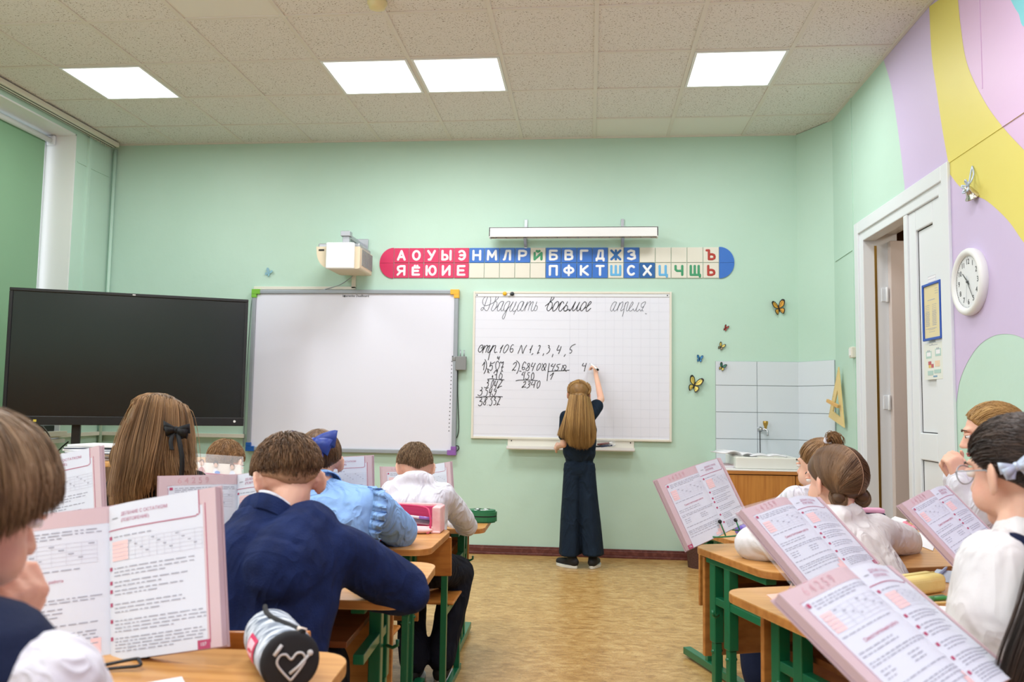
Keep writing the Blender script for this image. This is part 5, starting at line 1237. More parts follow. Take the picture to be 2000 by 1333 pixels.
# ------------------------------------------------------------------ pencil cases and small things on the desks
def desk_z(k): return {'L1':.62,'L2':.68,'L3':.72,'L4':.72,'R0':.64,'R1':.72,'R2':.72,'R3':.72}[k]
r = thing('pencil_case','grey striped tube pencil case with black end and red label in the foreground','pencil case',P(560,1310,1.4))
c0,c1 = P(567,1308,1.36), P(521,1254,1.54); c0.z = .72+.049; c1.z = .72+.046; ax = (c1-c0).normalized()
sd = ax.cross(Vector((0,0,1))).normalized(); CT2 = Matrix(((sd.x,0,ax.x,c0.x),(sd.y,0,ax.y,c0.y),(sd.z,1,ax.z,c0.z),(0,0,0,1)))
Lc = (c1-c0).length
m = mat('grey_stripe_fabric',(178,188,198),.85)
nt = m.node_tree; bs = nt.nodes['Principled BSDF']; tc = nt.nodes.new('ShaderNodeTexCoord'); mp = nt.nodes.new('ShaderNodeMapping'); nt.links.new(tc.outputs['Object'],mp.inputs[0]); mp.inputs['Scale'].default_value=(20,260,40)
mp.inputs['Rotation'].default_value=(0,0,-.25)
nz = nt.nodes.new('ShaderNodeTexNoise'); nz.inputs['Scale'].default_value=1; nt.links.new(mp.outputs[0],nz.inputs[0]); rr = nt.nodes.new('ShaderNodeValToRGB'); rr.color_ramp.elements[0].position=.42; rr.color_ramp.elements[0].color=rgb((96,108,126)); rr.color_ramp.elements[1].position=.55; rr.color_ramp.elements[1].color=rgb((206,214,222)); nt.links.new(nz.outputs[0],rr.inputs[0]); nt.links.new(rr.outputs[0],bs.inputs['Base Color'])
b = MB(); b.mat(m); prof = [(.047,0)]+[(.049-.004*math.sin(3*k)*.3-.003*(k/12),Lc*k/12) for k in range(1,12)]+[(.040,Lc),(.025,Lc+.008),(.0001,Lc+.010)]; b.lathe(prof,36,CT2,cap=False); b.build('tube',None,r)
b = MB(); b.mat(mat('black_fabric',(26,27,30),.8)); b.lathe([(.0001,-.003),(.040,-.003),(.048,-.0005),(.049,.004),(.0485,.010)],36,CT2,cap=False); b.build('end_cap',None,r)
b = MB(); b.mat(mat('print_offwhite',(198,198,196),.6)); hp = [(.0,-.022),(.014,-.006),(.021,.006),(.017,.016),(.008,.017),(0,.009),(-.008,.017),(-.017,.016),(-.021,.006),(-.014,-.006),(0,-.022)]
b.tube([CT2 @ Vector((-v.x*1.1,v.y*1.1-.005,-.0045)) for v in catmull([(x,y,0) for x,y in hp],4)],.0021,6)
b.tube([CT2 @ Vector((.030,.010,-.0045)),CT2 @ Vector((.012,-.008,-.0045)),CT2 @ Vector((-.002,-.018,-.0045))],.0026,6); b.tube([CT2 @ Vector((-.016,.030,-.0045)),CT2 @ Vector((-.028,.014,-.0045))],.0032,6); b.ell(CT2 @ Vector((.031,.012,-.0045)),(.005,.004,.005)); b.build('heart_print',None,r)
b = MB(); b.mat(mat('black_fabric',(26,27,30),.8)); pts=[];
for k in range(10): t=k/9; a=math.radians(66+38*math.sin(t*2.2)); R_=.0495-.003*t; pts.append(CT2 @ Vector((R_*math.cos(a),R_*math.sin(a),Lc*t)))
b.tube(pts,.0048,8); b.build('zip',None,r)
b = MB(); b.mat(mat('zip_pull',(222,206,190),.5)); b.tube([CT2 @ Vector((.012,.050,.012)),CT2 @ Vector((.026,.046,.006))],.004,8); b.build('zip_pull',None,r)
b = MB()
def cylpatch(mm,a0,a1,z0,z1,R_):
    b.mat(mm); n=8; vs=[]
    for i in range(n+1):
        a=math.radians(a0+(a1-a0)*i/n); sh=(i/n-.5)*.018; vs+=[CT2 @ Vector((R_*math.cos(a),R_*math.sin(a),z0+sh)),CT2 @ Vector((R_*math.cos(a),R_*math.sin(a),z1+sh))]
    b.add(vs,[(2*i,2*i+1,2*i+3,2*i+2) for i in range(n)]+[(2*i+2,2*i+3,2*i+1,2*i) for i in range(0)],True)
cylpatch(M['red'],150,205,.065,.125,.0500); cylpatch(mat('label_pink',(240,196,208),.6),158,192,.075,.117,.0506); 
cylpatch(M['red'],176,184,.082,.110,.0512) 
b.build('label',None,r)
def pen(label, a, c, col, rad=.004, cap=None, group=None, cat='pen', name='pen'):
    t_ = thing(name,label,cat,a,group); a,c = Vector(a),Vector(c); d = (c-a)
    b = MB(); b.mat(mat('pen_%s'%str(col),col,.3)); b.tube([a,a+d*.9,a+d*.97,c],[rad,rad,rad*.5,rad*.15],12); b.build('barrel',None,t_)
    if cap: b = MB(); b.mat(mat('pen_%s'%str(cap),cap,.3)); b.cyl(a-d*.02,a+d*.28,rad*1.25,12); b.build('cap',None,t_)
    return t_
# notebook sheet in the foreground
r = thing('paper_sheet','white paper sheet cut off by the bottom edge in the left foreground','paper',PZ(300,1330,.722))
b = MB(); b.mat(M['paper']); q = [PZ(225,1345,.7225),PZ(355,1322,.7225),PZ(380,1372,.7225),PZ(235,1420,.7225)]; quadbox(b,*q,Vector((0,0,1)),.0012); b.build('sheet',None,r)
# pink open pouch
r = thing('pencil_case','pink open pencil case full of pens beside the blue sleeve','pencil case',P(815,1035,3.28))
pk = mat('pink_fabric',(236,178,182),.8,var=((244,206,204),20,.4,.6)); pkd = mat('deep_pink_lining',(206,62,108),.7)
x0,x1 = P(752,1000,3.36).x, P(866,1000,3.36).x; zb = .68; y0,y1 = 3.29,3.40
b = MB(); b.mat(pk); b.box((x0,y1-.012,zb),(x1-.01,y1,zb+.108)); b.box((x0+.01,y0+.0,zb),(x1-.03,y0+.012,zb+.028)); b.box((x0,y0,zb),(x1,y1,zb+.010)); b.box((x1-.035,y0+.005,zb),(x1,y1,zb+.104)); b.box((x0-.01,y0+.01,zb),(x0+.02,y1,zb+.10)); b.build('pouch',None,r,.008,seg=3)
b = MB(); b.mat(pkd); b.box((x0+.015,y1-.02,zb+.012),(x1-.04,y1-.013,zb+.098)); b.build('lining',None,r,.003)
b = MB(); b.mat(pkd); b.tube(catmull([(x0+.01,y0+.05,zb+.106),(x1-.08,y0+.04,zb+.100),(x1-.045,y0+.012,zb+.075),(x1-.04,y0-.002,zb+.02),(x1-.06,y0-.004,zb+.006),(x0+.08,y0-.006,zb+.012)],5),.004,8); b.build('zip',None,r)
b = MB(); b.mat(pk); b.ell((x1-.085,y0+.0,zb+.014),(.055,.03,.014)); b.build('flap',None,r)
b = MB(); b.mat(mat('pink_charm',(240,130,170),.3)); b.ell((x1-.048,y0-.012,zb+.010),(.0095,.006,.0095)); b.build('zip_pull',None,r)
pens_ = [((230,232,236),(150,110,190),'white pen with a lilac band',.058),((120,124,136),None,'dark grey pen',.046),((170,176,186),None,'silver pencil',.040),((236,236,238),None,'white mechanical pencil',.034),((206,90,120),None,'rose pencil',.026)]
for k,(c_,cp_,lb,zz1) in enumerate(pens_):
    pen(lb+' lying in the open pink pencil case',(x1-.045-.004*k,y0+.035+.008*k,zb+zz1-.004),(x0+.03+.01*k,y0+.04+.006*k,zb+zz1+.010-.001*k),c_,.0052,cp_,'pens in the pink pencil case')
# green football case
gx = P(941,1003,4.10); r = thing('pencil_case','oval green football-patterned pencil case on the left-row desk nearest the board','pencil case',(gx.x,4.1,.62))
fg = mat('football_green',(34,112,70),.5); b = MB(); b.mat(fg)
ov = [(.078*math.cos(a)*abs(math.cos(a))**-.15 if abs(math.cos(a))>.01 else 0,.052*math.sin(a)) for a in [2*PI*k/32 for k in range(32)]]
T_ = Matrix.Translation((gx.x,4.08,.62)); b.prism([(x*.9,y*.9) for x,y in ov],.0,.006,T_); b.prism(ov,.006,.028,T_); b.prism(ov,.034,.052,T_); b.prism([(x*.9,y*.9) for x,y in ov],.052,.060,T_); b.build('shell',None,r,.004,seg=3)
b = MB(); b.mat(M['rubber']); b.prism([(x*.985,y*.985) for x,y in ov],.028,.034,T_); b.build('zip',None,r)
b = MB()
for k in range(16):
    a = k*2.4; rr_ = .016+.052*((k%4)/4); b.mat(M['letterw'] if k%3 else M['rubber']); b.lathe([(.010,.0601),(.010,.0612),(.0001,.0614)],6,T_ @ Matrix.Translation((rr_*math.cos(a),rr_*math.sin(a)*.62,0)) @ Matrix.Diagonal((.8,.8,1,1)))
b.build('football_pattern',None,r)
# felt pens and dark case near the navy sleeve
r = thing('pencil_case','flat black case of coloured felt pens touching the navy sleeve','pencil case',P(720,1080,2.98))
a0 = P(690,1080,2.99); b = MB(); b.mat(mat('black_fabric',(26,27,30),.8)); b.box((a0.x,2.935,.68),(a0.x+.125,3.03,.70)); b.build('case',None,r,.005)
for k,(c_,nm) in enumerate((((210,60,60),'red'),((220,110,60),'orange'),((230,200,80),'yellow'),((90,120,200),'blue'),((210,230,240),'pale'))):
    pen('%s felt pen lying in the flat black pencil case'%nm,(a0.x+.01,2.945+.017*k,.7052),(a0.x+.115,2.95+.017*k,.7052),c_,.005,None,'felt pens in the flat black case','felt pen','felt_pen')
pen('pale blue marker pointing up beside the flat black case',(a0.x-.02,2.98,.688),(a0.x+.015,2.96,.735),(170,200,220),.006,None,None,'marker','marker')
# R0/R1/R2 things
p = P(1462,992,3.78); r = thing('pencil_case','purple pencil case at the far end of the right row','pencil case',p)
b = MB(); b.mat(mat('purple_fabric',(112,96,190),.7)); b.box((p.x-.06,3.72,.64),(p.x+.07,3.80,.685)); b.build('case',None,r,.015,seg=3)
b = MB(); b.mat(M['navytrim']); b.box((p.x-.058,3.718,.655),(p.x+.068,3.7195,.660)); b.build('zip',None,r)
p = P(1716,1003,3.55); r = thing('pencil_case','dark pencil case with pink top behind the white sleeve, by the doorway','pencil case',p)
zR = .72; pz_ = PZ(1702,1008,.735)
b = MB(); b.mat(mat('pink_top',(222,160,190),.6)); b.box((pz_.x-.05,pz_.y,.745),(pz_.x+.06,pz_.y+.06,.765)); b.mat(M['navytrim']); b.box((pz_.x-.052,pz_.y-.002,.72),(pz_.x+.062,pz_.y+.062,.745)); b.build('case',None,r,.006)
def sheet(name,label,px,Z,m,t=.0012,cat='paper'):
    q = [PZ(x,y,Z) for x,y in px]; r_ = thing(name,label,cat,q[0]); b = MB(); b.mat(m); quadbox(b,*q,Vector((0,0,1)),t); b.build('sheet',None,r_); return r_
sheet('exercise_book','open white exercise book on the right-row desk beside the pink toy',[(1722,1024),(1748,1009),(1772,1016),(1742,1036)],.7225,M['paper'],.0012,'exercise book')
r = thing('pink_toy','crumpled pink soft toy on the right-row desk','toy',PZ(1728,1022,.73))
b = MB(); b.mat(mat('pink_felt',(238,150,168),.8)); q = PZ(1766,1030,.735)
for dx,dy,dz,rr_ in ((0,0,0,.014),(.02,.01,0,.013),(.035,-.005,-.003,.011),(.012,.02,.01,.011),(-.012,.01,.008,.01),(.045,.01,-.004,.010)): b.ell(q+Vector((dx,dy,dz)),(rr_*1.2,rr_,rr_))
b.build('body',None,r)
sheet('exercise_book','white exercise book cut by the tilted textbook on the right-row desk',[(1785,1062),(1795,1040),(1830,1050),(1822,1076)],.7225,M['paper'],.0012,'exercise book')
r = thing('origami_paper','folded pale pink paper lying on the corner of the desk with the yellow case','paper',PZ(1520,1166,.72))
q = [PZ(1497,1162,.7215),PZ(1535,1158,.7215),PZ(1548,1170,.7215),PZ(1515,1177,.7215)]; b = MB(); b.mat(mat('pale_pink_paper',(236,200,184),.7)); quadbox(b,*q,Vector((0,0,1)),.0012); top_ = PZ(1548,1150,.745)
b.add([q[1],q[2],q[1]+Vector((.015,.0,.025)),q[1]-Vector((0,.0,.001))],[(0,1,2),(2,1,0)]); b.build('paper',None,r)
p = PZ(1790,1165,.72); r = thing('pencil_case','pale yellow boxy pencil case on the right-row desk','pencil case',p)
a_ = PZ(1748,1175,.72); c_ = PZ(1852,1158,.72); d = (c_-a_).normalized(); nb = Vector((-d.y,d.x,0))
b = MB(); b.X = Matrix(((d.x,nb.x,0,a_.x),(d.y,nb.y,0,a_.y),(0,0,1,.72),(0,0,0,1))); b.mat(mat('pale_yellow_vinyl',(232,212,132),.45,bump=(30,.3))); b.box((-.01,0,0),((c_-a_).length,.065,.048)); b.build('case',None,r,.014,seg=4)
b = MB(); b.X = Matrix(((d.x,nb.x,0,a_.x),(d.y,nb.y,0,a_.y),(0,0,1,.72),(0,0,0,1))); b.mat(mat('yellow_zip',(206,186,112),.5)); b.box((0,.030,.0475),((c_-a_).length-.01,.036,.0495)); b.build('zip',None,r)
pen('clear green-tinted pen in front of the yellow pencil case',PZ(1772,1174,.727),PZ(1846,1164,.727),(92,116,84),.0045,(200,206,196))
pen('bright green felt pen in front of the yellow pencil case',PZ(1802,1172,.727),PZ(1874,1167,.727),(54,134,62),.0055,(70,150,76))
pen('thin wooden pencil lying below the green felt pen',PZ(1820,1179,.725),PZ(1880,1177,.725),(204,170,100),.0035,None,None,'pencil','pencil')
sheet('paper_sheet','pointed white paper sheet on the desk below the green pens',[(1795,1182),(1880,1187),(1900,1204),(1875,1203)],.7225,M['paper'])
sheet('paper_sheet','second white paper sheet peeking out below the pointed one',[(1862,1203),(1890,1204),(1900,1214),(1874,1210)],.7215,M['paper'])
pen('thin brass-coloured ruler pen beside the pointed paper sheet',PZ(1800,1196,.724),PZ(1845,1199,.724),(196,160,90),.0028)
p = PZ(1860,1128,.725); sheet('paper_napkin','pale blue paper beside the yellow pencil case',[(1808,1134),(1830,1112),(1890,1120),(1880,1140)],.7225,mat('pale_blue_paper',(196,208,222),.7))
pen('grey-blue mechanical pencil leaning on the pale blue paper',PZ(1820,1135,.728),PZ(1850,1108,.728),(160,176,206),.004)
# ------------------------------------------------------------------ people: tools
V = Vector
def remesh(mb_, voxel, smooth, name='r'):
    me = bpy.data.meshes.new(name); me.from_pydata(mb_.v, [], mb_.f); me.update()
    o = bpy.data.objects.new(name, me); COL.objects.link(o)
    r = o.modifiers.new('r','REMESH'); r.mode = 'VOXEL'; r.voxel_size = voxel; r.use_smooth_shade = True
    s = o.modifiers.new('s','SMOOTH'); s.factor = .5; s.iterations = smooth
    out = bpy.data.meshes.new_from_object(o.evaluated_get(bpy.context.evaluated_depsgraph_get()))
    bpy.data.objects.remove(o); bpy.data.meshes.remove(me); return out
def fold(me, amp, freq, seed=0, aniso=(1,1,1)):
    """cloth creases: ridged noise along the normals"""
    n = len(me.vertices); nr = [v.normal.copy() for v in me.vertices]; off = V((seed*7.3, seed*3.1, seed*1.7))
    for i,v in enumerate(me.vertices):
        q = V((v.co.x*aniso[0],v.co.y*aniso[1],v.co.z*aniso[2]))*freq+off
        a = noise.noise(q); b_ = noise.noise(q*2.3+V((5,1,9)))
        v.co += nr[i]*(amp*((1-abs(a)*2.2)*.8+b_*.5-.35))
def blob(name, prims, m, parent, voxel=.010, smooth=5, creases=None, shade=None):
    b = MB()
    for p in prims:
        if p[0] == 'c': b.cap2(p[1],p[2],p[3],p[4],12)
        elif p[0] == 'e': b.ell(p[1],p[2],p[3] if len(p)>3 else None,16,10)
        elif p[0] == 'm': b.add(p[1],p[2])
    me = remesh(b, voxel, smooth, name)
    if creases: fold(me,*creases)
    me.materials.clear(); me.materials.append(m); me.name = name
    for p in me.polygons: p.use_smooth = True
    if shade is not None:
        at = me.attributes.new('shade','FLOAT','POINT')
        for i,v in enumerate(me.vertices): at.data[i].value = shade+.25*noise.noise(v.co*60)
    o = bpy.data.objects.new(name, me); COL.objects.link(o); put(o, parent); return o
def strands(name, polys, rad, m, parent, tip=.25, lo=.15, hi=.95):
    vs=[];fs=[];sh=[]
    for pl in polys:
        n=len(pl); s_=min(1,max(0,(lo+hi)/2+(hi-lo)*(.55*noise.noise(pl[len(pl)//2]*55)+.35*(random.random()-.5)))); k=random.uniform(.75,1.2); o=len(vs)
        u=None
        for i,p in enumerate(pl):
            d=pl[min(i+1,n-1)]-pl[max(i-1,0)]
            if d.length<1e-7: d=V((0,0,1))
            d.normalize()
            u=d.orthogonal().normalized() if u is None else (u-d*u.dot(d))
            u=u.normalized() if u.length>1e-5 else d.orthogonal().normalized(); w_=d.cross(u)
            r=rad*k*(1-(1-tip)*(i/(n-1))**2)
            for a in (0,2.094,4.189): vs.append(p+(u*math.cos(a)+w_*math.sin(a))*r); sh.append(min(1,max(0,s_+.12*math.sin(i*1.3+k*9))))
        for i in range(n-1):
            for a in range(3): b_=(a+1)%3; fs.append((o+3*i+a,o+3*i+b_,o+3*i+3+b_,o+3*i+3+a))
    me=bpy.data.meshes.new(name); me.from_pydata([tuple(v) for v in vs],[],fs); me.materials.append(m); me.update()
    at=me.attributes.new('shade','FLOAT','POINT'); at.data.foreach_set('value',sh)
    me.polygons.foreach_set('use_smooth',[True]*len(fs))
    o_=bpy.data.objects.new(name,me); COL.objects.link(o_); put(o_,parent); return o_
class Head:
    def __init__(s, C, fwd, up=(0,0,1), k=1.0, roll=0):
        f=V(fwd).normalized(); r=f.cross(V(up)).normalized(); u=r.cross(f)
        if roll: q=Quaternion(f,roll); r=q@r; u=q@u
        s.C=V(C); s.k=k; s.R=Matrix((r,f,u)).transposed(); s.cc=V((0,-.012,.022)); s.rr=V((.073,.089,.080))
    def __call__(s,x,y,z): return s.C+s.R@(V((x,y,z))*s.k)
    def surf(s,d,off=0):
        d=V(d).normalized(); t=1/math.sqrt((d.x/s.rr.x)**2+(d.y/s.rr.y)**2+(d.z/s.rr.z)**2)
        return s.C+s.R@((s.cc+d*(t+off))*s.k)
    def prims(s):
        k=s.k; R=s.R; P_=[('e',s(*s.cc),tuple(s.rr*k),R),('e',s(0,.020,-.028),(.058*k,.063*k,.070*k),R),('e',s(0,.050,-.086),(.024*k,.022*k,.020*k),R),
            ('e',s(-.030,.045,-.045),(.028*k,.030*k,.034*k),R),('e',s(.030,.045,-.045),(.028*k,.030*k,.034*k),R),
            ('c',s(0,.080,.004),.007*k,s(0,.098,-.030),.0105*k),('e',s(-.010,.090,-.033),(.007*k,)*3,R),('e',s(.010,.090,-.033),(.007*k,)*3,R),('e',s(0,.070,.024),(.045*k,.018*k,.010*k),R)]
        for e in (-1,1):
            q=R@Matrix.Rotation(e*.62,3,'Z')
            P_+=[('e',s(e*.079,-.012,-.012),(.0070*k,.021*k,.034*k),q),('e',s(e*.073,-.004,-.036),(.006*k,.010*k,.012*k),q)]
        return P_
    def face(s, parent, brow=None, closed=False):
        k=s.k
        for e in (-1,1):
            b=MB(); b.mat(M['eyewhite']); b.ell(s(e*.029,.0735,.002),(.0125*k,.0105*k,.0085*k),s.R,14,9); eo=b.build('eye',None,parent)
            b=MB(); b.mat(M['iris']); b.ell(s(e*.029,.0825,.001),(.0052*k,.0028*k,.0056*k),s.R,12,8); b.build('iris',None,eo)
            b=MB(); b.mat(M['skinfair']); b.ell(s(e*.029,.0745,.0085 if not closed else .001),(.0145*k,.0115*k,.0055*k if not closed else .0095*k),s.R,14,8); b.build('eyelid',None,eo)
            if brow:
                b=MB(); b.mat(brow); b.tube([s(e*.014,.090,.020),s(e*.028,.088,.025),s(e*.044,.076,.021)],[.0022*k,.0026*k,.0012*k],6); b.build('eyebrow',None,parent)
        b=MB(); b.mat(M['lip']); b.ell(s(0,.0835,-.058),(.020*k,.0075*k,.0042*k),s.R,14,8); b.ell(s(0,.0825,-.064),(.016*k,.0075*k,.0048*k),s.R,14,8); b.build('lips',None,parent)
def zmin(d, nape=-.70, side=-.12, front=.42):
    """lowest height (unit direction) at which hair grows, by the way round the head"""
    y=d.y/max(1e-4,math.hypot(d.x,d.y))
    return side+(front-side)*max(0,y)**1.2 if y>=0 else side+(nape-side)*((-y)**1.3)
def rnd_dir():
    while True:
        d=V((random.gauss(0,1),random.gauss(0,1),random.gauss(0,1)))
        if d.length>.1: return d.normalized()
def cap_prims(H, off=.004, nape=-.5, side=-.05, front=.45):
    """closed thin shell following the scalp where hair grows"""
    vs=[];fs=[];n=30;m_=14; crown=V((0,-.25,.97)).normalized()
    e1=crown.orthogonal().normalized(); e2=crown.cross(e1)
    for i in range(m_+1):
        for j in range(n):
            a=2*PI*j/n; dirn=e1*math.cos(a)+e2*math.sin(a)
            t=0; step=.02
            # longest angle that stays inside the hair region
            T_=.1
            while T_<2.6:
                d=crown*math.cos(T_)+dirn*math.sin(T_)
                if d.z<zmin(d,nape,side,front): break
                T_+=.04
            t=T_*i/m_; d=crown*math.cos(t)+dirn*math.sin(t)
            vs.append(H.surf(d,off*(1 if i<m_ else .3)))
    o=len(vs)
    inner=[H.C+H.R@(H.cc*H.k)+(v-(H.C+H.R@(H.cc*H.k)))*.90 for v in vs]
    for i in range(m_):
        for j in range(n):
            j2=(j+1)%n; fs.append((i*n+j,i*n+j2,(i+1)*n+j2,(i+1)*n+j)); fs.append((o+i*n+j,o+(i+1)*n+j,o+(i+1)*n+j2,o+i*n+j2))
    for j in range(n): j2=(j+1)%n; fs.append((m_*n+j,m_*n+j2,o+m_*n+j2,o+m_*n+j))
    return vs+inner, fs
def hair_cap(H, m, parent, off=.004, name='hair_cap', shade=.3, **kw):
    b=MB(); b.mat(m); vs,fs=cap_prims(H,off,**kw); b.add(vs,fs,True); o=b.build(name,None,parent)
    at=o.data.attributes.new('shade','FLOAT','POINT')
    for i,v in enumerate(o.data.vertices): at.data[i].value=shade+.2*noise.noise(v.co*70)
    return o
def short_hair(H, m, parent, n=2200, length=.5, lift=(.003,.009), nape=-.5, side=-.05, front=.45, jit=.22, rad=.0011, crown=(0,-.35,.94), over=.12):
    polys=[]; cr=V(crown).normalized()
    while len(polys)<n:
        d=rnd_dir()
        if d.z<zmin(d,nape,side,front): continue
        away=(d-cr*d.dot(cr)); 
        if away.length<.02: away=rnd_dir()
        away.normalize(); axis=cr.cross(away).normalized(); axis=(axis+rnd_dir()*jit).normalized()
        L_=length*random.uniform(.6,1.15); pl=[]; lf=random.uniform(*lift)
        for i in range(6):
            t=i/5; q=Quaternion(axis,L_*t)@d
            if q.z<zmin(q,nape,side,front)-over: break
            pl.append(H.surf(q,.001+lf*math.sin(t*PI*.75)+.001))
        if len(pl)>=3: polys.append(pl)
    return strands('hair',polys,rad*H.k,m,parent)
def guide_hair(name, guides, n, m, parent, jit=.006, rad=.0013, thick=.012, centre=None, ends=.12, seg=3, lo=.1, hi=.95, tip=.3):
    """guides: list of polylines (same number of points); strands are interpolated between neighbouring guides"""
    G=[[V(p) for p in g] for g in guides]; polys=[]
    for _ in range(n):
        t=random.uniform(0,len(G)-1.0001); i=int(t); f=t-i; a,b_=G[i],G[i+1]
        pl=[a[k].lerp(b_[k],f) for k in range(len(a))]
        o1=V((random.gauss(0,1),random.gauss(0,1),random.gauss(0,1)))*jit; depth=random.uniform(0,thick)
        out=[]
        for k,p in enumerate(pl):
            q=p+o1*(k/(len(pl)-1))
            if centre is not None:
                c_=centre[min(k,len(centre)-1)]; w_=(q-c_); w_.z*=.3
                if w_.length>1e-4: q=q-w_.normalized()*depth
            out.append(q)
        cut=1-random.uniform(0,ends)
        cm=catmull(out,seg); cm=cm[:max(3,int(len(cm)*cut))]; polys.append(cm)
    return strands(name,polys,rad,m,parent,lo=lo,hi=hi,tip=tip)
def hand_prims(w, d, nrm, side, k=1.0, curl=(.6,.6,.6,.6), thumb=.6, spread=.05):
    """w wrist, d direction of the fingers, nrm the way the palm faces, side=+1 if the thumb leaves towards d x nrm"""
    d=V(d).normalized(); nrm=(V(nrm)-d*V(nrm).dot(d)).normalized(); lat=d.cross(nrm)*side; P_=[]
    for i,(o,l) in enumerate(((.024,.064),(.008,.068),(-.008,.064),(-.022,.057))):
        base=w+d*(l*k)+lat*(o*k); P_.append(('c',w+lat*(o*.55*k),.013*k,base,.0105*k))
        dirn=(d+lat*(spread*(1.5-i))).normalized(); p=base; ang=0; L=[.034,.022,.018]; s_=(.95,1.05,.98,.8)[i]; ax=dirn.cross(nrm)
        for j in range(3):
            ang+=curl[i]*(1,.95,.6)[j]; dd=dirn*math.cos(ang)+nrm*math.sin(ang); q=p+dd*(L[j]*s_*k); P_.append(('c',p,(.0088,.0080,.0072)[j]*k,q,(.0080,.0072,.0062)[j]*k)); p=q
    b0=w+d*(.018*k)+lat*(.020*k); b1=b0+(d*.55+lat*.65+nrm*.35).normalized()*(.036*k); b2=b1+(d*(1-thumb*.3)+lat*.25+nrm*thumb).normalized()*(.026*k); b3=b2+(d*(1-thumb*.4)-lat*.15+nrm*thumb*.8).normalized()*(.020*k)
    P_+=[('c',b0,.013*k,b1,.0105*k),('c',b1,.0100*k,b2,.0085*k),('c',b2,.0085*k,b3,.0068*k)]
    return P_
def limb(a,ra,b_,rb,c,rc): return [('c',V(a),ra,V(b_),rb),('c',V(b_),rb,V(c),rc)]
def seated(px_, Ypel, yaw, seat=.42):
    """pelvis, hips, knees, ankles of a seated child whose hips are at x=px_,y=Ypel facing yaw (0 = towards the board)"""
    f=V((-math.sin(yaw),math.cos(yaw),0)); r=V((f.y,-f.x,0)); pel=V((px_,Ypel,seat+.10))
    hips=[pel+r*(s*.075)-V((0,0,.02)) for s in (-1,1)]; kn=[pel+r*(s*.10)+f*.34+V((0,0,-.015)) for s in (-1,1)]; an=[V((k.x+f.x*(-.02),k.y+f.y*(-.02),.09)) for k in kn]
    return dict(pel=pel,f=f,r=r,hips=hips,kn=kn,an=an)
def shoe(parent, an, f, m, sole=None, k=1.0):
    f=V((f[0],f[1],0)).normalized(); a=V((an[0],an[1],0))
    blob('shoe',[('c',a+V((0,0,.045))-f*.02*k,.036*k,a+f*.13*k+V((0,0,.032)),.028*k),('c',a+V((0,0,.075)),.036*k,a+V((0,0,.05)),.036*k)],m,parent,.007,3)
    b=MB(); b.mat(sole or M['white']); r=V((f.y,-f.x,0)); pts=[]
    for i in range(20):
        t=2*PI*i/20; x=math.cos(t); y=math.sin(t); q=a+f*(.055*k+x*.102*k)+r*(y*(.040 if x<0 else .046)*k*(1-.1*abs(x))); pts.append(q)
    b.add([(q.x,q.y,0.0) for q in pts]+[(q.x,q.y,.022) for q in pts],[tuple(range(19,-1,-1)),tuple(range(20,40))]+[(i,(i+1)%20,(i+1)%20+20,i+20) for i in range(20)]); b.build('sole',None,parent,.003)
def person(label, H, J, skin=None, k=1.0, hands=None, vox=.0065, legs=True, face=True, brow=None, neckr=.038, closed=False, cat='person'):
    """H head, J joints: neck chest pel shL shR elL elR wrL wrR (hips kn an)"""
    skin=skin or M['skinfair']; root=thing('person',label,cat,(J['pel'].x,J['pel'].y,0))
    up=(J['neck']-J['chest']).normalized()
    pr=H.prims()+[('c',H(0,-.022,-.045),.040*H.k,J['neck'],neckr*1.1),('c',J['neck'],neckr*1.0,J['chest'],.060*k),('c',J['chest'],.060*k,J['pel'],.060*k),('c',J['neck'].lerp(J['chest'],.4),.03,J['shL'],.022*k),('c',J['neck'].lerp(J['chest'],.4),.03,J['shR'],.022*k)]
    for s in 'LR': pr+=limb(J['sh'+s],.034*k,J['el'+s],.028*k,J['wr'+s],.019*k)
    for s in 'LR':
        hd=(hands or {}).get(s)
        if hd: pr+=hand_prims(J['wr'+s],*hd)
        else:
            d=(J['wr'+s]-J['el'+s]).normalized(); pr+=hand_prims(J['wr'+s],(d.x,d.y,d.z*.3),(0,0,-1),1 if s=='L' else -1,.9*k,(.25,.28,.3,.33))
    if legs and 'hips' in J:
        for h,kn,an in zip(J['hips'],J['kn'],J['an']): pr+=[('c',h,.060*k,kn,.045*k),('c',kn,.044*k,an,.028*k),('c',an,.028*k,V((an.x,an.y,.05)),.028*k)]
    blob('body',pr,skin,root,vox,3)
    if face: H.face(root,brow,closed)
    return root
def top(name, J, m, parent, k=1.0, w_=.06, r1=.088, r2=.085, sl=(.052,.045,.034), sleeves='LR', cuff=.93, vox=.009, creases=(.006,7,1), sh=.052, extra=(), up_=.0, smooth=4, hem=.0):
    ax=(J['shR']-J['shL']).normalized(); ch=J['chest']; pe=J['pel']; nk=J['neck']; pr=[]
    for s in (-1,0,1): pr.append(('c',ch+ax*(w_*s)*k,r1*k,pe+ax*(w_*.85*s)*k-V((0,0,hem)),r2*k))
    pr+=[('c',J['shL'],sh*k,J['shR'],sh*k),('c',nk-V((0,0,.012))+ax*.0,.050*k,ch,r1*k),('c',nk-V((0,0,.015)),.046*k,J['shL'],sh*k),('c',nk-V((0,0,.015)),.046*k,J['shR'],sh*k),('c',J['shL'],sh*k,ch-ax*w_*k,r1*k),('c',J['shR'],sh*k,ch+ax*w_*k,r1*k)]
    for s in sleeves:
        a,b_,c=J['sh'+s],J['el'+s],J['wr'+s]; c=b_.lerp(c,cuff); pr+=[('c',a,sl[0]*k,b_,sl[1]*k),('c',b_,sl[1]*k,c,sl[2]*k)]
    pr+=list(extra)
    return blob(name,pr,m,parent,vox,smooth,creases)
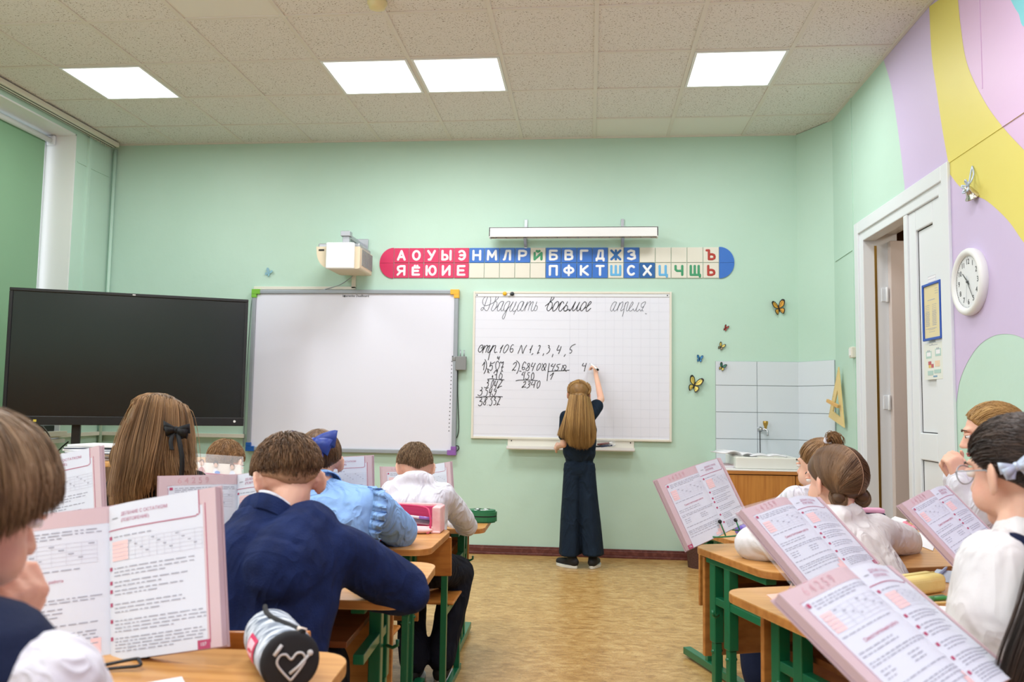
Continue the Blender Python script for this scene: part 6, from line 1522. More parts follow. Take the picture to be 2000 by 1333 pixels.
def trousers(J, m, parent, k=1.0, r=(.083,.062,.048), name='trousers', shoes=None, sole=None):
    pr=[('c',J['hips'][0],.085*k,J['hips'][1],.085*k),('c',J['pel'],.09*k,J['pel']+V((0,0,.05)),.085*k)]
    for h,kn,an in zip(J['hips'],J['kn'],J['an']): pr+=[('c',h,r[0]*k,kn,r[1]*k),('c',kn,r[1]*k,V((an.x,an.y,.10)),r[2]*k)]
    blob(name,pr,m,parent,.010,4,(.006,6,3))
    for an in J['an']: shoe(parent,an,J['f'],shoes or M['rubber'],sole,k)
def skirt(J, m, parent, shoes=None, k=1.0):
    pr=[('c',J['hips'][0],.09*k,J['hips'][1],.09*k),('c',J['pel'],.095*k,J['pel']+V((0,0,.08)),.085*k)]
    for h,kn in zip(J['hips'],J['kn']): pr+=[('c',h,.09*k,kn.lerp(h,.05),.078*k),('c',kn.lerp(h,.05),.078*k,kn+V((0,0,-.05)),.075*k)]
    pr+=[('c',J['hips'][0].lerp(J['hips'][1],.5),.08,J['kn'][0].lerp(J['kn'][1],.5),.07)]
    blob('skirt',pr,m,parent,.010,4,(.006,6,4))
    blob('tights',[q for h,kn,an in zip(J['hips'],J['kn'],J['an']) for q in (('c',kn,.050,an,.033),('c',an,.033,V((an.x,an.y,.06)),.033))],M['shirt'],parent,.008,3)
    for an in J['an']: shoe(parent,an,J['f'],shoes or M['white'],None,k)
def collar(H, J, m, parent, name='collar', r=.052, h=.03, tilt=None, open_=.0, nk=None):
    """stand and fall collar round the neck"""
    c=nk or J['neck']; axis=(tilt or (H(0,-.02,-.05)-c)).normalized(); e1=axis.orthogonal().normalized(); e2=axis.cross(e1); f_=(H.R@V((0,1,0))); f_=(f_-axis*f_.dot(axis)).normalized(); s_=axis.cross(f_)
    b=MB(); b.mat(m); n=40; rings=[(r*.80,-h*.3),(r*.82,h*.55),(r*.86,h*.62),(r*.98,h*.25),(r*1.22,-h*.45),(r*1.24,-h*.6)]; vs=[]
    for (rr_,hh) in rings:
        for i in range(n+1):
            a=PI*.06+2*PI*(.94)*i/n if open_ else 2*PI*i/n
            vs.append(c+axis*hh+(f_*math.cos(a)+s_*math.sin(a))*rr_)
    m_=n+1; fs=[(j*m_+i,j*m_+i+1,(j+1)*m_+i+1,(j+1)*m_+i) for j in range(len(rings)-1) for i in range(n)]
    b.add(vs,fs,True); o=b.build(name,None,parent); sd=o.modifiers.new('s','SOLIDIFY'); sd.thickness=.003; return o
def ribbon(b, pts, wv, wd):
    """flat band along pts, wv the direction across it"""
    vs=[];n=len(pts)
    for i,p in enumerate(pts): w2=V(wv[i] if isinstance(wv,list) else wv).normalized()*(wd[i] if isinstance(wd,list) else wd)/2; vs+=[V(p)-w2,V(p)+w2]
    b.add(vs,[(2*i,2*i+1,2*i+3,2*i+2) for i in range(n-1)],True)
def bow(name, c, ex, ey, ez, size, m, parent, tails=1.0):
    """ribbon bow: ex along the loops, ey outwards, ez up"""
    ex,ey,ez=V(ex).normalized(),V(ey).normalized(),V(ez).normalized(); b=MB(); b.mat(m)
    for s in (-1,1):
        for dz,tw in ((.10,.0),(-.12,.25)):
            pts=[];wd=[];wv=[]
            for i in range(13):
                t=i/12; a=t*2*PI; x=s*size*(.02+.50*(1-math.cos(a))/2*(1 if dz>0 else .85)); y=size*.13*math.sin(a); pts.append(c+ex*x+ey*(y+.04*size)+ez*(dz*size*(1-math.cos(a))/2)); wd.append(size*(.14+.24*(1-math.cos(a))/2)); wv.append(ez+ey*.25*math.sin(a*.5)+ex*tw*s)
            ribbon(b,pts,wv,wd)
        pts=[c+ex*(s*size*.03),c+ex*(s*size*.18)-ez*(size*.28*tails)+ey*(.05*size),c+ex*(s*size*.26)-ez*(size*.62*tails)+ey*(.04*size)]; ribbon(b,catmull(pts,5),ex+ez*.3*s,size*.20)
    b.ell(c+ey*.05*size,(size*.085,size*.075,size*.11),Matrix((ex,ey,ez)).transposed()); o=b.build(name,None,parent); sd=o.modifiers.new('s','SOLIDIFY'); sd.thickness=.0018; return o
def glasses(H, m, parent):
    b=MB(); b.mat(m)
    for e in (-1,1):
        b.tube([H(e*.031+.023*math.cos(a),.094-.004*abs(math.cos(a)),.000+.019*math.sin(a)) for a in [2*PI*i/24 for i in range(24)]],.0014,6,closed=True)
        b.tube([H(e*.054,.092,.004),H(e*.070,.075,.006),H(e*.079,.0,.004),H(e*.078,-.02,-.008)],.0014,6)
    b.tube([H(-.009,.097,.004),H(0,.100,.006),H(.009,.097,.004)],.0013,6); g=b.build('glasses',None,parent)
    b=MB(); b.mat(mat('lens',(240,246,250),.03,alpha=.12,spec=.8))
    for e in (-1,1): b.add([H(e*.031,.092,0)]+[H(e*.031+.022*math.cos(a),.092-.004*abs(math.cos(a)),.018*math.sin(a)) for a in [2*PI*i/20 for i in range(20)]],[(0,1+i,1+(i+1)%20) for i in range(20)])
    b.build('lenses',None,g)
def mass(name, gd, cen, rad, m, parent, rows=None, off=.014, shade=.3, creases=(.003,14,3,(2.2,2.2,.2))):
    """solid core under guide hair, kept inside the strands"""
    pr=[]
    def inn(p,k,r):
        c=cen[min(k,len(cen)-1)]; w_=V((p.x-c.x,p.y-c.y,0)); l=w_.length
        return p-w_*min(1,(r+off)/max(l,1e-4))
    for i,g_ in enumerate(gd):
        n=len(g_)-1 if rows is None else rows[i]
        for k in range(n):
            r0=rad*(1-.45*k/len(g_)); r1=rad*(1-.45*(k+1)/len(g_))
            pr.append(('c',inn(V(g_[k]),k,r0),r0,inn(V(g_[k+1]).lerp(V(g_[k]),.15 if k==n-1 else 0),k+1,r1),r1))
    return blob(name,pr,m,parent,.008,4,creases,shade=shade)
def extend(H, gd, off=.014, px=.05):
    out=[]
    for g_ in gd:
        d0=(H.R.transposed()@(V(g_[0])-H.C))/H.k-H.cc; d0.normalize(); dp=V((px,max(-.9,min(.8,d0.y*.6)),.97))
        out.append([H.surf(dp,off),H.surf(dp.lerp(d0,.35)+V((0,0,.15)),off+.004),H.surf(dp.lerp(d0,.72),off+.006)]+list(g_))
    return out
def J_(neck,chest,shL,shR,elL,elR,wrL,wrR,st): 
    d=dict(neck=neck,chest=chest,shL=shL,shR=shR,elL=elL,elR=elR,wrL=wrL,wrR=wrR); d.update(st); return d
def zf(p, z): return V((p.x,p.y,z))
# ------------------------------------------------------------------ the girl writing at the board
random.seed(21)
H=Head(P(1131,770,6.24),(.06,1,.12),k=1.0,roll=math.radians(4))
gx_=P(1131,1000,6.26)
J=dict(neck=P(1131,803,6.20),chest=P(1131,838,6.20),pel=P(1131,905,6.24),shL=P(1106,815,6.20),shR=P(1154,811,6.22),elL=P(1101,868,6.17),elR=P(1174,780,6.36),wrL=P(1090,873,6.36),wrR=P(1164,732,6.57),f=V((0.05,1,0)))
an=[zf(P(1118,1090,6.26),.09),zf(P(1158,1090,6.28),.09)]
J['hips']=[P(1118,915,6.24),P(1145,915,6.24)]; J['kn']=[P(1116,1000,6.25),P(1155,1000,6.26)]; J['an']=an
g=person('girl with waist-long hair in dark navy trousers writing on the whiteboard',H,J,brow=HB['blonde'],hands={'R':(V((-.10,.30,1)),V((-.85,.5,-.1)),-1,.95,(1.0,1.05,1.1,1.1),.8),'L':(V((-.3,.9,.1)),V((.8,.2,-.3)),1,.95,(.5,.55,.6,.6),.5)})
ax=V((1,0,0)); 
tee=[('c',J['chest']-ax*.055,.078,P(1120,885,6.23),.078),('c',J['chest']+ax*.055,.078,P(1143,885,6.23),.078),('c',J['chest'],.088,P(1131,885,6.23),.088),('c',J['shL'],.047,J['shR'],.047),('c',J['neck']-V((0,0,.015)),.044,J['shL'],.047),('c',J['neck']-V((0,0,.015)),.044,J['shR'],.047),('c',J['shL'],.047,J['chest'],.085),('c',J['shR'],.047,J['chest'],.085),
     ('c',J['shL'],.050,J['shL'].lerp(J['elL'],.66),.050),('c',J['shR'],.050,J['shR'].lerp(J['elR'],.55),.054)]
blob('t_shirt',tee,M['dkteal'],g,.008,3,(.005,8,2))
# wide trousers: waist, seat and two flared legs with straight hems
b=MB(); b.mat(M['dkteal']); n=36
def legtube(cx0,cx1,w0,w1,ph,hem):
    vs=[];rows=16
    for j in range(rows+1):
        t=j/rows; z0=P(1131,905,6.25).z; z=z0+(hem-z0)*t; cx=cx0+(cx1-cx0)*t; w_=w0+(w1-w0)*t**.8; d_=.085+.035*t
        for i in range(n):
            a=2*PI*i/n; rip=1+.05*t*math.sin(5*a+ph)+.02*t*math.sin(11*a+2*ph); vs.append((cx+w_*math.cos(a)*rip,6.25+d_*math.sin(a)*rip,z))
    return vs,[(j*n+i,j*n+(i+1)%n,(j+1)*n+(i+1)%n,(j+1)*n+i) for j in range(rows) for i in range(n)]+[tuple(range(n-1,-1,-1)),tuple(rows*n+i for i in range(n))]
xl0,xl1=P(1119,905,6.25).x,P(1113,1088,6.25).x; xr0,xr1=P(1144,905,6.25).x,P(1156,1088,6.25).x
hem=P(1131,1089,6.15).z
v1,f1=legtube(xl0,xl1-.004,.068,.080,.3,hem); v2,f2=legtube(xr0,xr1+.006,.068,.080,1.9,hem+.006)
blob('trousers',[('m',v1,f1),('m',v2,f2),('c',P(1122,897,6.24),.070,P(1141,897,6.24),.070),('c',P(1120,918,6.24),.080,P(1143,918,6.24),.080)],M['dkteal'],g,.008,2,(.005,7,5,(1,1,.25)))
for a_,fd_ in zip(an,((-.75,.65),(.25,1))): shoe(g,a_+V((0,-.05,0)),fd_,mat('black_canvas',(24,24,28),.7),M['ceramic'],1.0)
hair_cap(H,HB['blonde'],g,.006,nape=-.75,side=-.25,front=.40,shade=.35)
cen=[H(0,0,0),V((J['neck'].x,6.24,0)),V((J['chest'].x,6.24,0)),V((J['chest'].x,6.24,0)),V((J['chest'].x,6.24,0))]
def g5(*a): return [P(*q) for q in a]
gd=[g5((1111,772,6.26),(1106,800,6.16),(1098,826,6.12),(1091,843,6.10),(1088,852,6.09)),
    g5((1113,770,6.19),(1108,802,6.12),(1104,832,6.09),(1102,848,6.08),(1106,862,6.08)),
    g5((1118,772,6.13),(1114,805,6.08),(1112,838,6.06),(1112,858,6.07),(1114,872,6.08)),
    g5((1126,772,6.10),(1124,808,6.06),(1122,840,6.04),(1123,862,6.05),(1124,876,6.06)),
    g5((1136,772,6.10),(1136,808,6.05),(1135,842,6.04),(1135,864,6.05),(1136,879,6.06)),
    g5((1145,774,6.12),(1147,808,6.07),(1148,842,6.05),(1148,862,6.06),(1149,877,6.07)),
    g5((1151,776,6.18),(1156,808,6.12),(1158,838,6.09),(1159,856,6.09),(1158,870,6.09)),
    g5((1152,774,6.25),(1158,802,6.18),(1161,826,6.14),(1162,844,6.12),(1161,860,6.12))]
mass('hair_mass',gd[1:7],cen,.022,HB['blonde'],g,rows=[2,3,3,3,3,3],off=.012)
guide_hair('hair',gd,3400,HB['blonde'],g,.006,.0012,.012,cen,.12,lo=0,hi=1.2)
# combed crown with parting and two side braids
polys=[]
for s in (-1,1):
    for _ in range(420):
        y=random.uniform(-.85,.30); p0=V((s*.03,y,.95)); p1=V((s*.93,-.32,-.02+.10*y)); pl=[]
        for i in range(7):
            t=i/6; d=p0.lerp(p1,t); d.z+=.35*math.sin(t*PI); pl.append(H.surf(d,.007+.002*random.random()))
        polys.append(pl)
strands('combed_hair',polys,.0012,HB['blonde'],g,tip=.6)
for s in (-1,1):
    b=MB(); b.mat(HB['blonde']); N_=9
    for st in range(3):
        pts=[]
        for i in range(N_*4+1):
            t=i/(N_*4); d=V((s*(.55+.45*math.sin(t*PI*.5)),.55-1.15*t,.62-.72*t)); p_=H.surf(d,.010); a=t*N_*2*PI/2+st*2*PI/3; pts.append(p_+H.R@V((s*.3*math.cos(a)*.008,0,math.sin(2*a)*.008))+(p_-H.C).normalized()*.003*math.cos(a))
        b.tube(pts,.0065,6)
    o=b.build('braid',None,g); at=o.data.attributes.new('shade','FLOAT','POINT')
    for i,v in enumerate(o.data.vertices): at.data[i].value=.45+.3*noise.noise(v.co*90)
mk=thing('whiteboard_marker','white marker with a black end held by the girl at the board','marker',P(1160,714,6.6))
mp0,mp1=P(1152.5,710.5,YW-.022),P(1168,723,6.50); dm=(mp1-mp0)
b=MB(); b.mat(M['white']); b.tube([mp0+dm*.06,mp0+dm*.14,mp0+dm*.90],[.004,.0075,.0078],14); b.build('barrel',None,mk)
b=MB(); b.mat(M['rubber']); b.tube([mp0,mp0+dm*.06],[.0015,.003],10); b.cyl(mp0+dm*.90,mp1,.0082,14); b.build('cap',None,mk)
# ------------------------------------------------------------------ boy in the navy jacket
H=Head(P(560,938,2.00),(-.56,.62,-.54),k=1.02)
st=seated(-.74,1.80,.1,.44)
J=J_(P(545,1012,1.93),P(548,1090,1.89),P(472,1062,1.92),P(660,1075,1.92),P(430,1150,2.08),P(786,1150,2.06),P(545,1150,2.30),P(655,1150,2.30),st)
cq_=[P(470,1012,1.93),P(500,1000,1.90),P(538,1006,1.885),P(568,1020,1.89),P(600,1035,1.91)]
g=person('boy in a navy jacket leaning over his desk with his back to the camera',H,J,skin=M['skinfair'],brow=HB['brown'],neckr=.044)
top('jacket',J,M['navy'],g,1.0,.062,.098,.095,(.066,.066,.046),cuff=.95,vox=.008,creases=(.006,6.5,4),sh=.056,extra=[('c',P(785,1135,2.06),.050,P(805,1160,2.05),.048),('c',P(600,1045,1.90),.08,P(560,1110,1.84),.10)]+[('c',cq_[i],.022,cq_[i+1],.022) for i in range(4)])
trousers(J,M['dark'],g)
# jacket collar band and white shirt collar
b=MB(); b.mat(M['navy']); cpn=[P(462,1003,1.95),P(478,984,1.92),P(506,977,1.885),P(538,986,1.870),P(562,1001,1.88),P(584,1016,1.91)]; ribbon(b,catmull(cpn,6),[V((0,-.55,-1))]*31,[.020]+[.040]*29+[.022]); o=b.build('jacket_collar',None,g); o.modifiers.new('s','SOLIDIFY').thickness=.006; o.modifiers.new('b','BEVEL').width=.002
b=MB(); b.mat(M['shirt']); ribbon(b,catmull([P(488,976,1.95),P(510,968,1.905),P(535,974,1.890),P(557,988,1.898),P(576,1003,1.925)],6),V((0,-.2,-1)),.026); o=b.build('shirt_collar',None,g); o.modifiers.new('s','SOLIDIFY').thickness=.004
HB['stubble']=mat_hair('cropped_hair',(176,138,108),(140,106,78),(206,164,134))
hair_cap(H,HB['stubble'],g,.0012,name='cropped_hair',nape=-.84,side=-.22,front=.45,shade=.45)
short_hair(H,HB['brown'],g,5000,.42,(.003,.012),-.34,.10,.45,.30,.0011,over=.16)
short_hair(H,HB['brown'],g,3200,.15,(.001,.003),-.60,-.06,.45,.3,.0008,over=.08)
short_hair(H,HB['brown'],g,1100,.06,(.0005,.001),-.74,-.14,.45,.3,.0006,over=.05)
# ------------------------------------------------------------------ boy in the white shirt
H=Head(P(810,914,3.62),(-.28,.70,-.60),k=.98)
st=seated(-.74,3.56,.0,.38)
J=J_(P(806,950,3.56),P(812,990,3.53),P(768,962,3.54),P(866,968,3.54),P(742,1028,3.82),P(912,1026,3.84),P(790,1024,4.0),P(862,1022,4.02),st)
J['hips']=[P(795,1115,3.52),P(842,1110,3.52)]; J['kn']=[zf(P(800,1150,3.80),.44),zf(P(893,1152,3.74),.44)]; J['an']=[zf(P(806,1300,3.55),.09),zf(P(862,1300,3.60),.09)]
g=person('boy in a white shirt bent over the desk nearest the board',H,J,brow=HB['brown'],neckr=.040)
top('shirt',J,M['shirt'],g,1.0,.055,.088,.085,(.056,.052,.036),cuff=.9,vox=.008,creases=(.0065,7,8),extra=[('c',P(782,940,3.54),.034,P(836,940,3.54),.034),('c',P(795,932,3.53),.026,P(826,932,3.53),.026)])
trousers(J,M['dark'],g,1.0,(.085,.075,.060))
hair_cap(H,HB['ash'],g,.003,nape=-.76,side=-.14,front=.45,shade=.25)
short_hair(H,HB['ash'],g,4200,.34,(.003,.010),-.76,-.12,.45,.38,.0012,over=.06)
# ------------------------------------------------------------------ girl in the light blue blouse
H=Head(P(622,902,2.92),(-.42,.80,-.36),k=.98)
st=seated(-.88,2.76,.1,.40)
J=J_(P(632,950,2.84),P(660,1005,2.80),P(592,975,2.84),P(726,988,2.80),P(560,1040,3.02),P(782,1040,3.02),P(640,1040,3.22),P(692,1052,3.20),st)
g=person('girl in a light blue ruffled blouse with a blue hair bow',H,J,brow=HB['brown'])
top('blouse',J,M['blue'],g,1.0,.060,.092,.085,(.066,.066,.040),cuff=.9,vox=.008,creases=(.008,7,11),sh=.058)
collar(H,J,M['blue'],g,r=.052,h=.030,nk=P(629,944,2.85))
b=MB(); b.mat(M['blue']); cpts=[P(716,952,2.77),P(727,958,2.73),P(727,990,2.70),P(722,1015,2.70),P(718,1040,2.73),P(726,1062,2.80)]
cp_=catmull(cpts,14); n=len(cp_); vs=[]
for i,p_ in enumerate(cp_):
    t=i/(n-1); wv_=math.sin(i*.62)*.016+math.sin(i*1.31+1)*.006; fl_=.056*(.55+.45*math.sin(t*PI)); vs+=[p_+V((0,.012,0)),p_+V((fl_*.5,-.012+wv_*.5,0)),p_+V((fl_,-.016+wv_,.004*math.sin(i*.9)))]
b.add(vs,[(3*i+j,3*i+j+1,3*i+j+4,3*i+j+3) for i in range(n-1) for j in range(2)],True); o=b.build('ruffle',None,g); o.modifiers.new('s','SOLIDIFY').thickness=.002
skirt(J,M['navytrim'],g)
hair_cap(H,HB['brown'],g,.005,nape=-.84,side=-.22,front=.42,shade=.3)
polys=[]; knot=H.surf((-.15,-.62,.72),.02)
for _ in range(2400):
    d=rnd_dir()
    if d.z<zmin(d,-.84,-.22,.42): continue
    e=V((-.12,-.55,.80)); pl=[]
    for i in range(7):
        t=i/6; q=d.lerp(e,t*.93)
        if q.length<.15: q=q+V((0,0,.3))
        pl.append(H.surf(q,.006+.008*t+.002*random.random()))
    polys.append(pl)
strands('hair',polys,.0012,HB['brown'],g,tip=.7)
bc=P(611,867,2.80); bow('hair_bow',bc,V((1,.15,.02)),V((-.1,-.95,.45)),V((.15,.3,1)),.150,M['bowblue'],g,.60)
# ------------------------------------------------------------------ long-haired girl in dark jacket
H=Head(P(310,838,2.70),(.30,.94,-.06),k=1.02)
st=seated(-1.42,2.72,-.1,.46)
J=J_(P(306,915,2.66),P(306,990,2.66),P(240,955,2.66),P(375,952,2.62),P(215,1075,2.80),P(410,1070,2.82),P(265,1090,3.02),P(370,1085,3.02),st)
g=person('girl with long brown hair, black bow and dark jacket in the left row',H,J,brow=HB['brown'])
top('jacket',J,M['blackcloth'],g,1.0,.062,.095,.09,(.060,.055,.040),cuff=.93,vox=.009,creases=(.005,6,15),sh=.055)
skirt(J,M['blackcloth'],g)
glasses(H,M['silver'],g)
hair_cap(H,HB['lightbrown'],g,.011,nape=-.8,side=-.45,front=.35,shade=.35)
gd=[g5((262,810,2.75),(244,860,2.77),(237,905,2.75),(234,950,2.71),(238,985,2.66)),
    g5((262,800,2.68),(240,850,2.70),(232,900,2.68),(226,950,2.64),(232,985,2.62)),
    g5((265,792,2.64),(242,850,2.62),(232,905,2.58),(225,965,2.55),(236,1000,2.54)),
    g5((280,785,2.60),(262,850,2.565),(252,905,2.535),(246,960,2.52),(250,1000,2.52)),
    g5((300,782,2.585),(285,850,2.545),(278,905,2.52),(268,950,2.515),(268,985,2.52)),
    g5((318,783,2.585),(312,848,2.545),(302,895,2.525),(296,925,2.52),(290,950,2.525)),
    g5((338,787,2.59),(340,840,2.56),(338,885,2.55),(342,915,2.54),(348,935,2.54)),
    g5((355,795,2.62),(362,845,2.60),(364,885,2.585),(366,912,2.57),(370,935,2.56)),
    g5((366,803,2.66),(374,850,2.66),(374,890,2.63),(374,918,2.60),(376,936,2.58))]
cen=[H(0,0,0)]+[V((H.C.x,2.70,0))]*4
mass('hair_mass',gd,cen,.026,HB['brown'],g,rows=[0,0,3,3,3,3,2,2,1],off=.014,shade=.25)
guide_hair('hair',extend(H,gd),6200,HB['lightbrown'],g,.012,.0012,.010,[H.C]*3+cen,.20,lo=0,hi=1.1)
polys=[]
for s in (-1,1):
    for _ in range(2000):
        y=random.uniform(-.95,.9); p0=V((s*.02+.05,y,.97)); p1=V((s*.95,-.10+.80*y,-.32+.1*random.random())); pl=[]
        for i in range(8):
            t=i/7; d=p0.lerp(p1,t); d.z+=.42*math.sin(t*PI); pl.append(H.surf(d,.013+.004*random.random()))
        polys.append(pl)
strands('combed_hair',polys,.0012,HB['lightbrown'],g,tip=.6)
bow('hair_bow',P(345,840,2.535),V((1,0,-.10)),V((.2,-1,.1)),V((0,0,1)),.085,M['bowblack'],g,.5)
b=MB(); b.mat(M['bowblack']); ribbon(b,catmull([P(346,842,2.535),P(352,870,2.52),P(356,900,2.515),P(354,938,2.52)],6),(1,0,0),.016); ribbon(b,catmull([P(341,842,2.535),P(334,862,2.52),P(336,880,2.515)],6),(1,0,0),.014); o=b.build('bow_tail',None,g); o.modifiers.new('s','SOLIDIFY').thickness=.0015
# ------------------------------------------------------------------ short-haired boy at the far left desk
H=Head(P(441,906,3.60),(.15,.86,-.40),k=1.0)
st=seated(-1.42,3.56,0,.38)
J=J_(P(440,950,3.55),P(440,995,3.53),P(402,965,3.53),P(480,965,3.53),P(372,1028,3.8),P(508,1028,3.8),P(410,1024,3.98),P(470,1024,3.98),st)
g=person('boy with cropped sandy hair behind the sleeved book',H,J,brow=HB['lightbrown'])
top('shirt',J,M['shirt'],g,1.0,.052,.085,.085,(.054,.048,.036)); trousers(J,M['dark'],g)
hair_cap(H,HB['lightbrown'],g,.003,nape=-.8,side=-.2,front=.45,shade=.6)
short_hair(H,HB['lightbrown'],g,3200,.22,(.002,.006),-.76,-.15,.45,.2,.0011)
# child mostly hidden by the long-haired girl
H=Head(P(256,903,3.95),(.2,.95,-.2),k=1.0)
st=seated(H.C.x,3.92,0,.38)
J=J_(P(256,948,3.92),P(256,990,3.9),P(222,962,3.9),P(292,962,3.9),P(205,1015,4.05),P(306,1015,4.05),P(232,1012,4.22),P(285,1012,4.22),st)
g=person('child hidden behind the long-haired girl, only brown hair showing',H,J,brow=HB['brown'])
top('shirt',J,M['shirt'],g,1.0,.052,.085,.085,(.054,.048,.036)); trousers(J,M['dark'],g)
hair_cap(H,HB['brown'],g,.008,nape=-.85,side=-.5,front=.40,shade=.4)
short_hair(H,HB['brown'],g,2200,.6,(.006,.014),-.8,-.45,.40,.2,.0013)
chair((H.C.x,3.98), .0, 'wooden chair of the child hidden by the long-haired girl', hs=.38, top=.66)
# ------------------------------------------------------------------ child with the bob at the left edge
H=Head(P(-80,1000,.92),(.34,.90,-.26),k=1.02)
st=seated(-.80,.86,-.2,.44)
J=J_(P(-115,1220,.85),P(-140,1365,.84),P(-290,1320,.88),P(72,1345,.84),P(-160,1440,1.08),P(150,1425,1.05),P(5,1252,1.02),P(60,1440,1.25),st)
g=person('child with brown bob, navy vest and white sleeve, hand at the mouth, left edge',H,J,skin=M['skin'],brow=HB['brown'],hands={'L':(V((.42,.0,.90)),V((-.85,.15,.45)),-1,1.05,(1.0,1.3,1.3,1.35),.8)},vox=.005)
top('shirt',J,M['shirt'],g,1.0,.060,.085,.083,(.064,.058,.042),vox=.008,creases=(.006,9,17),sh=.050)
vax=(J['shR']-J['shL']).normalized()
blob('vest',[('c',J['chest']+vax*.055*s+V((0,0,.015)),.096,J['pel']+vax*.055*s,.096) for s in (-1,0,1)]+[('c',J['neck']+vax*.050*s+V((0,0,-.045)),.050,J['chest']+vax*.055*s,.092) for s in (-1,1)],M['navytrim'],g,.008,3,(.003,6,3))
trousers(J,M['navytrim'],g)
hair_cap(H,HB['ash'],g,.009,nape=-.90,side=-.62,front=.10,shade=.35)
polys=[]
cr=V((-.1,-.3,.95)).normalized()
while len(polys)<6500:
    d=rnd_dir()
    if d.z<-.15: continue
    away=(d-cr*d.dot(cr))
    if away.length<.03: continue
    away.normalize(); axis=cr.cross(away).normalized(); L_=random.uniform(.8,1.1); pl=[]
    # run down the head, then hang
    th=math.acos(max(-1,min(1,d.dot(cr)))); fr=max(0,away.y); end=2.12-.42*fr+.10*max(0,-away.y); end*=random.uniform(.84,1.05); 
    a0=th; lift=random.uniform(.008,.020)
    if end<a0+.2: continue
    for i in range(8):
        a=a0+(end-a0)*i/7; q=cr*math.cos(a)+away*math.sin(a); pl.append(H.surf(q,lift+.010*math.sin((i/7)*PI*.8)+(.004 if i==7 else 0)))
    polys.append(pl)
strands('hair',polys,.0012,HB['ash'],g)
# ------------------------------------------------------------------ girl with the small ponytail
H=Head(P(1600,912,3.38),(-.62,.78,.0),k=.98)
st=seated(.84,3.40,A20*.4,.38)
st['kn'][0]=V((.70,3.68,.43)); st['an'][0]=V((.705,3.52,.09))
J=J_(P(1604,958,3.36),P(1604,1005,3.36),P(1556,978,3.28),P(1645,975,3.46),P(1510,1012,3.44),P(1660,1020,3.66),P(1505,1000,3.62),P(1600,1010,3.80),st)
g=person('girl with a small ponytail at the far right-row desk, face turned left',H,J,brow=HB['brown'])
top('blouse',J,M['shirt'],g,1.0,.052,.085,.085,(.058,.052,.036)); trousers(J,M['navytrim'],g,1.0,(.085,.075,.072),'culottes',M['white'],M['ceramic'])
hair_cap(H,HB['lightbrown'],g,.006,nape=-.65,side=-.2,front=.42,shade=.4)
polys=[]; e=V((.1,-.45,.85))
for _ in range(2200):
    d=rnd_dir()
    if d.z<zmin(d,-.65,-.2,.42): continue
    pl=[]
    for i in range(7): t=i/6; q=d.lerp(e,t*.93); pl.append(H.surf(q,.006+.006*t+.003*random.random()+.004*math.sin(t*PI)))
    polys.append(pl)
strands('hair',polys,.0013,HB['lightbrown'],g,tip=.7)
k0=P(1617,861,3.32); 
b=MB(); b.mat(M['shirt']); b.tube([k0+V((.012*math.cos(a),-.004,.012*math.sin(a))) for a in [2*PI*i/16 for i in range(16)]],.006,8,closed=True); b.build('hair_tie',None,g)
polys=[]
for _ in range(220):
    j=V((random.gauss(0,.003),random.gauss(0,.004),random.gauss(0,.004))); s_=random.gauss(0,.008); polys.append(catmull([k0+j,P(1621,852,3.31)+j*1.5,P(1631,853,3.30)+j*2+V((s_,0,0)),P(1637,866,3.31)+j*2+V((s_,0,0)),P(1638,878,3.33)+j*1.5],4))
strands('ponytail',polys,.0014,HB['lightbrown'],g,tip=.5)
# ------------------------------------------------------------------ girl with two buns
H=Head(P(1630,940,2.76),(-.50,.85,-.06),k=1.03)
st=seated(.90,2.50,A20,.42)
J=J_(P(1640,1018,2.68),P(1648,1078,2.64),P(1578,1050,2.58),P(1712,1040,2.74),P(1478,1063,2.74),P(1768,1060,2.96),P(1530,1068,3.0),P(1700,1064,3.14),st)
g=person('girl with two low buns and a centre parting in a white blouse',H,J,brow=HB['brown'])
top('blouse',J,M['blouse'],g,1.0,.062,.095,.092,(.060,.058,.044),cuff=.9,vox=.008,creases=(.005,7,21),sh=.056,extra=[('e',J['elL'],(.072,.070,.056)),('c',J['elL'],.060,J['elL'].lerp(J['wrL'],.5),.056),('c',J['shL'].lerp(J['elL'],.6),.058,J['elL'],.062),('c',P(1612,1008,2.66),.034,P(1668,1006,2.70),.036),('c',P(1640,1010,2.64),.036,J['neck'],.05)])
skirt(J,M['navytrim'],g)
hair_cap(H,HB['brown'],g,.009,nape=-.95,side=-.40,front=.42,shade=.35)
polys=[]; bl1=V((-.60,-.55,-.92)); br1=V((.60,-.62,-.92))
for s,bt in ((-1,bl1),(1,br1)):
    for _ in range(1500):
        y=random.uniform(-1,.5); zz=math.sqrt(max(0,1-y*y)) if y>-.9 else random.uniform(-.5,.4); p0=V((s*.035,y,zz if y>-.85 else random.uniform(-.65,.5))); pl=[]
        for i in range(8):
            t=i/7; d=p0.lerp(bt,t*.94); d.x+=s*.48*math.sin(t*PI)*(1-.35*abs(y)); pl.append(H.surf(d,.010+.003*random.random()))
        polys.append(pl)
strands('hair',polys,.0012,HB['brown'],g,tip=.7)
b=MB(); b.mat(mat('parting_skin',(196,156,128),.6)); b.tube([H.surf((.0,math.cos(a),math.sin(a)),.0122) for a in [.9+i*(2.9/22) for i in range(23)]],.0011,6); b.build('parting',None,g)
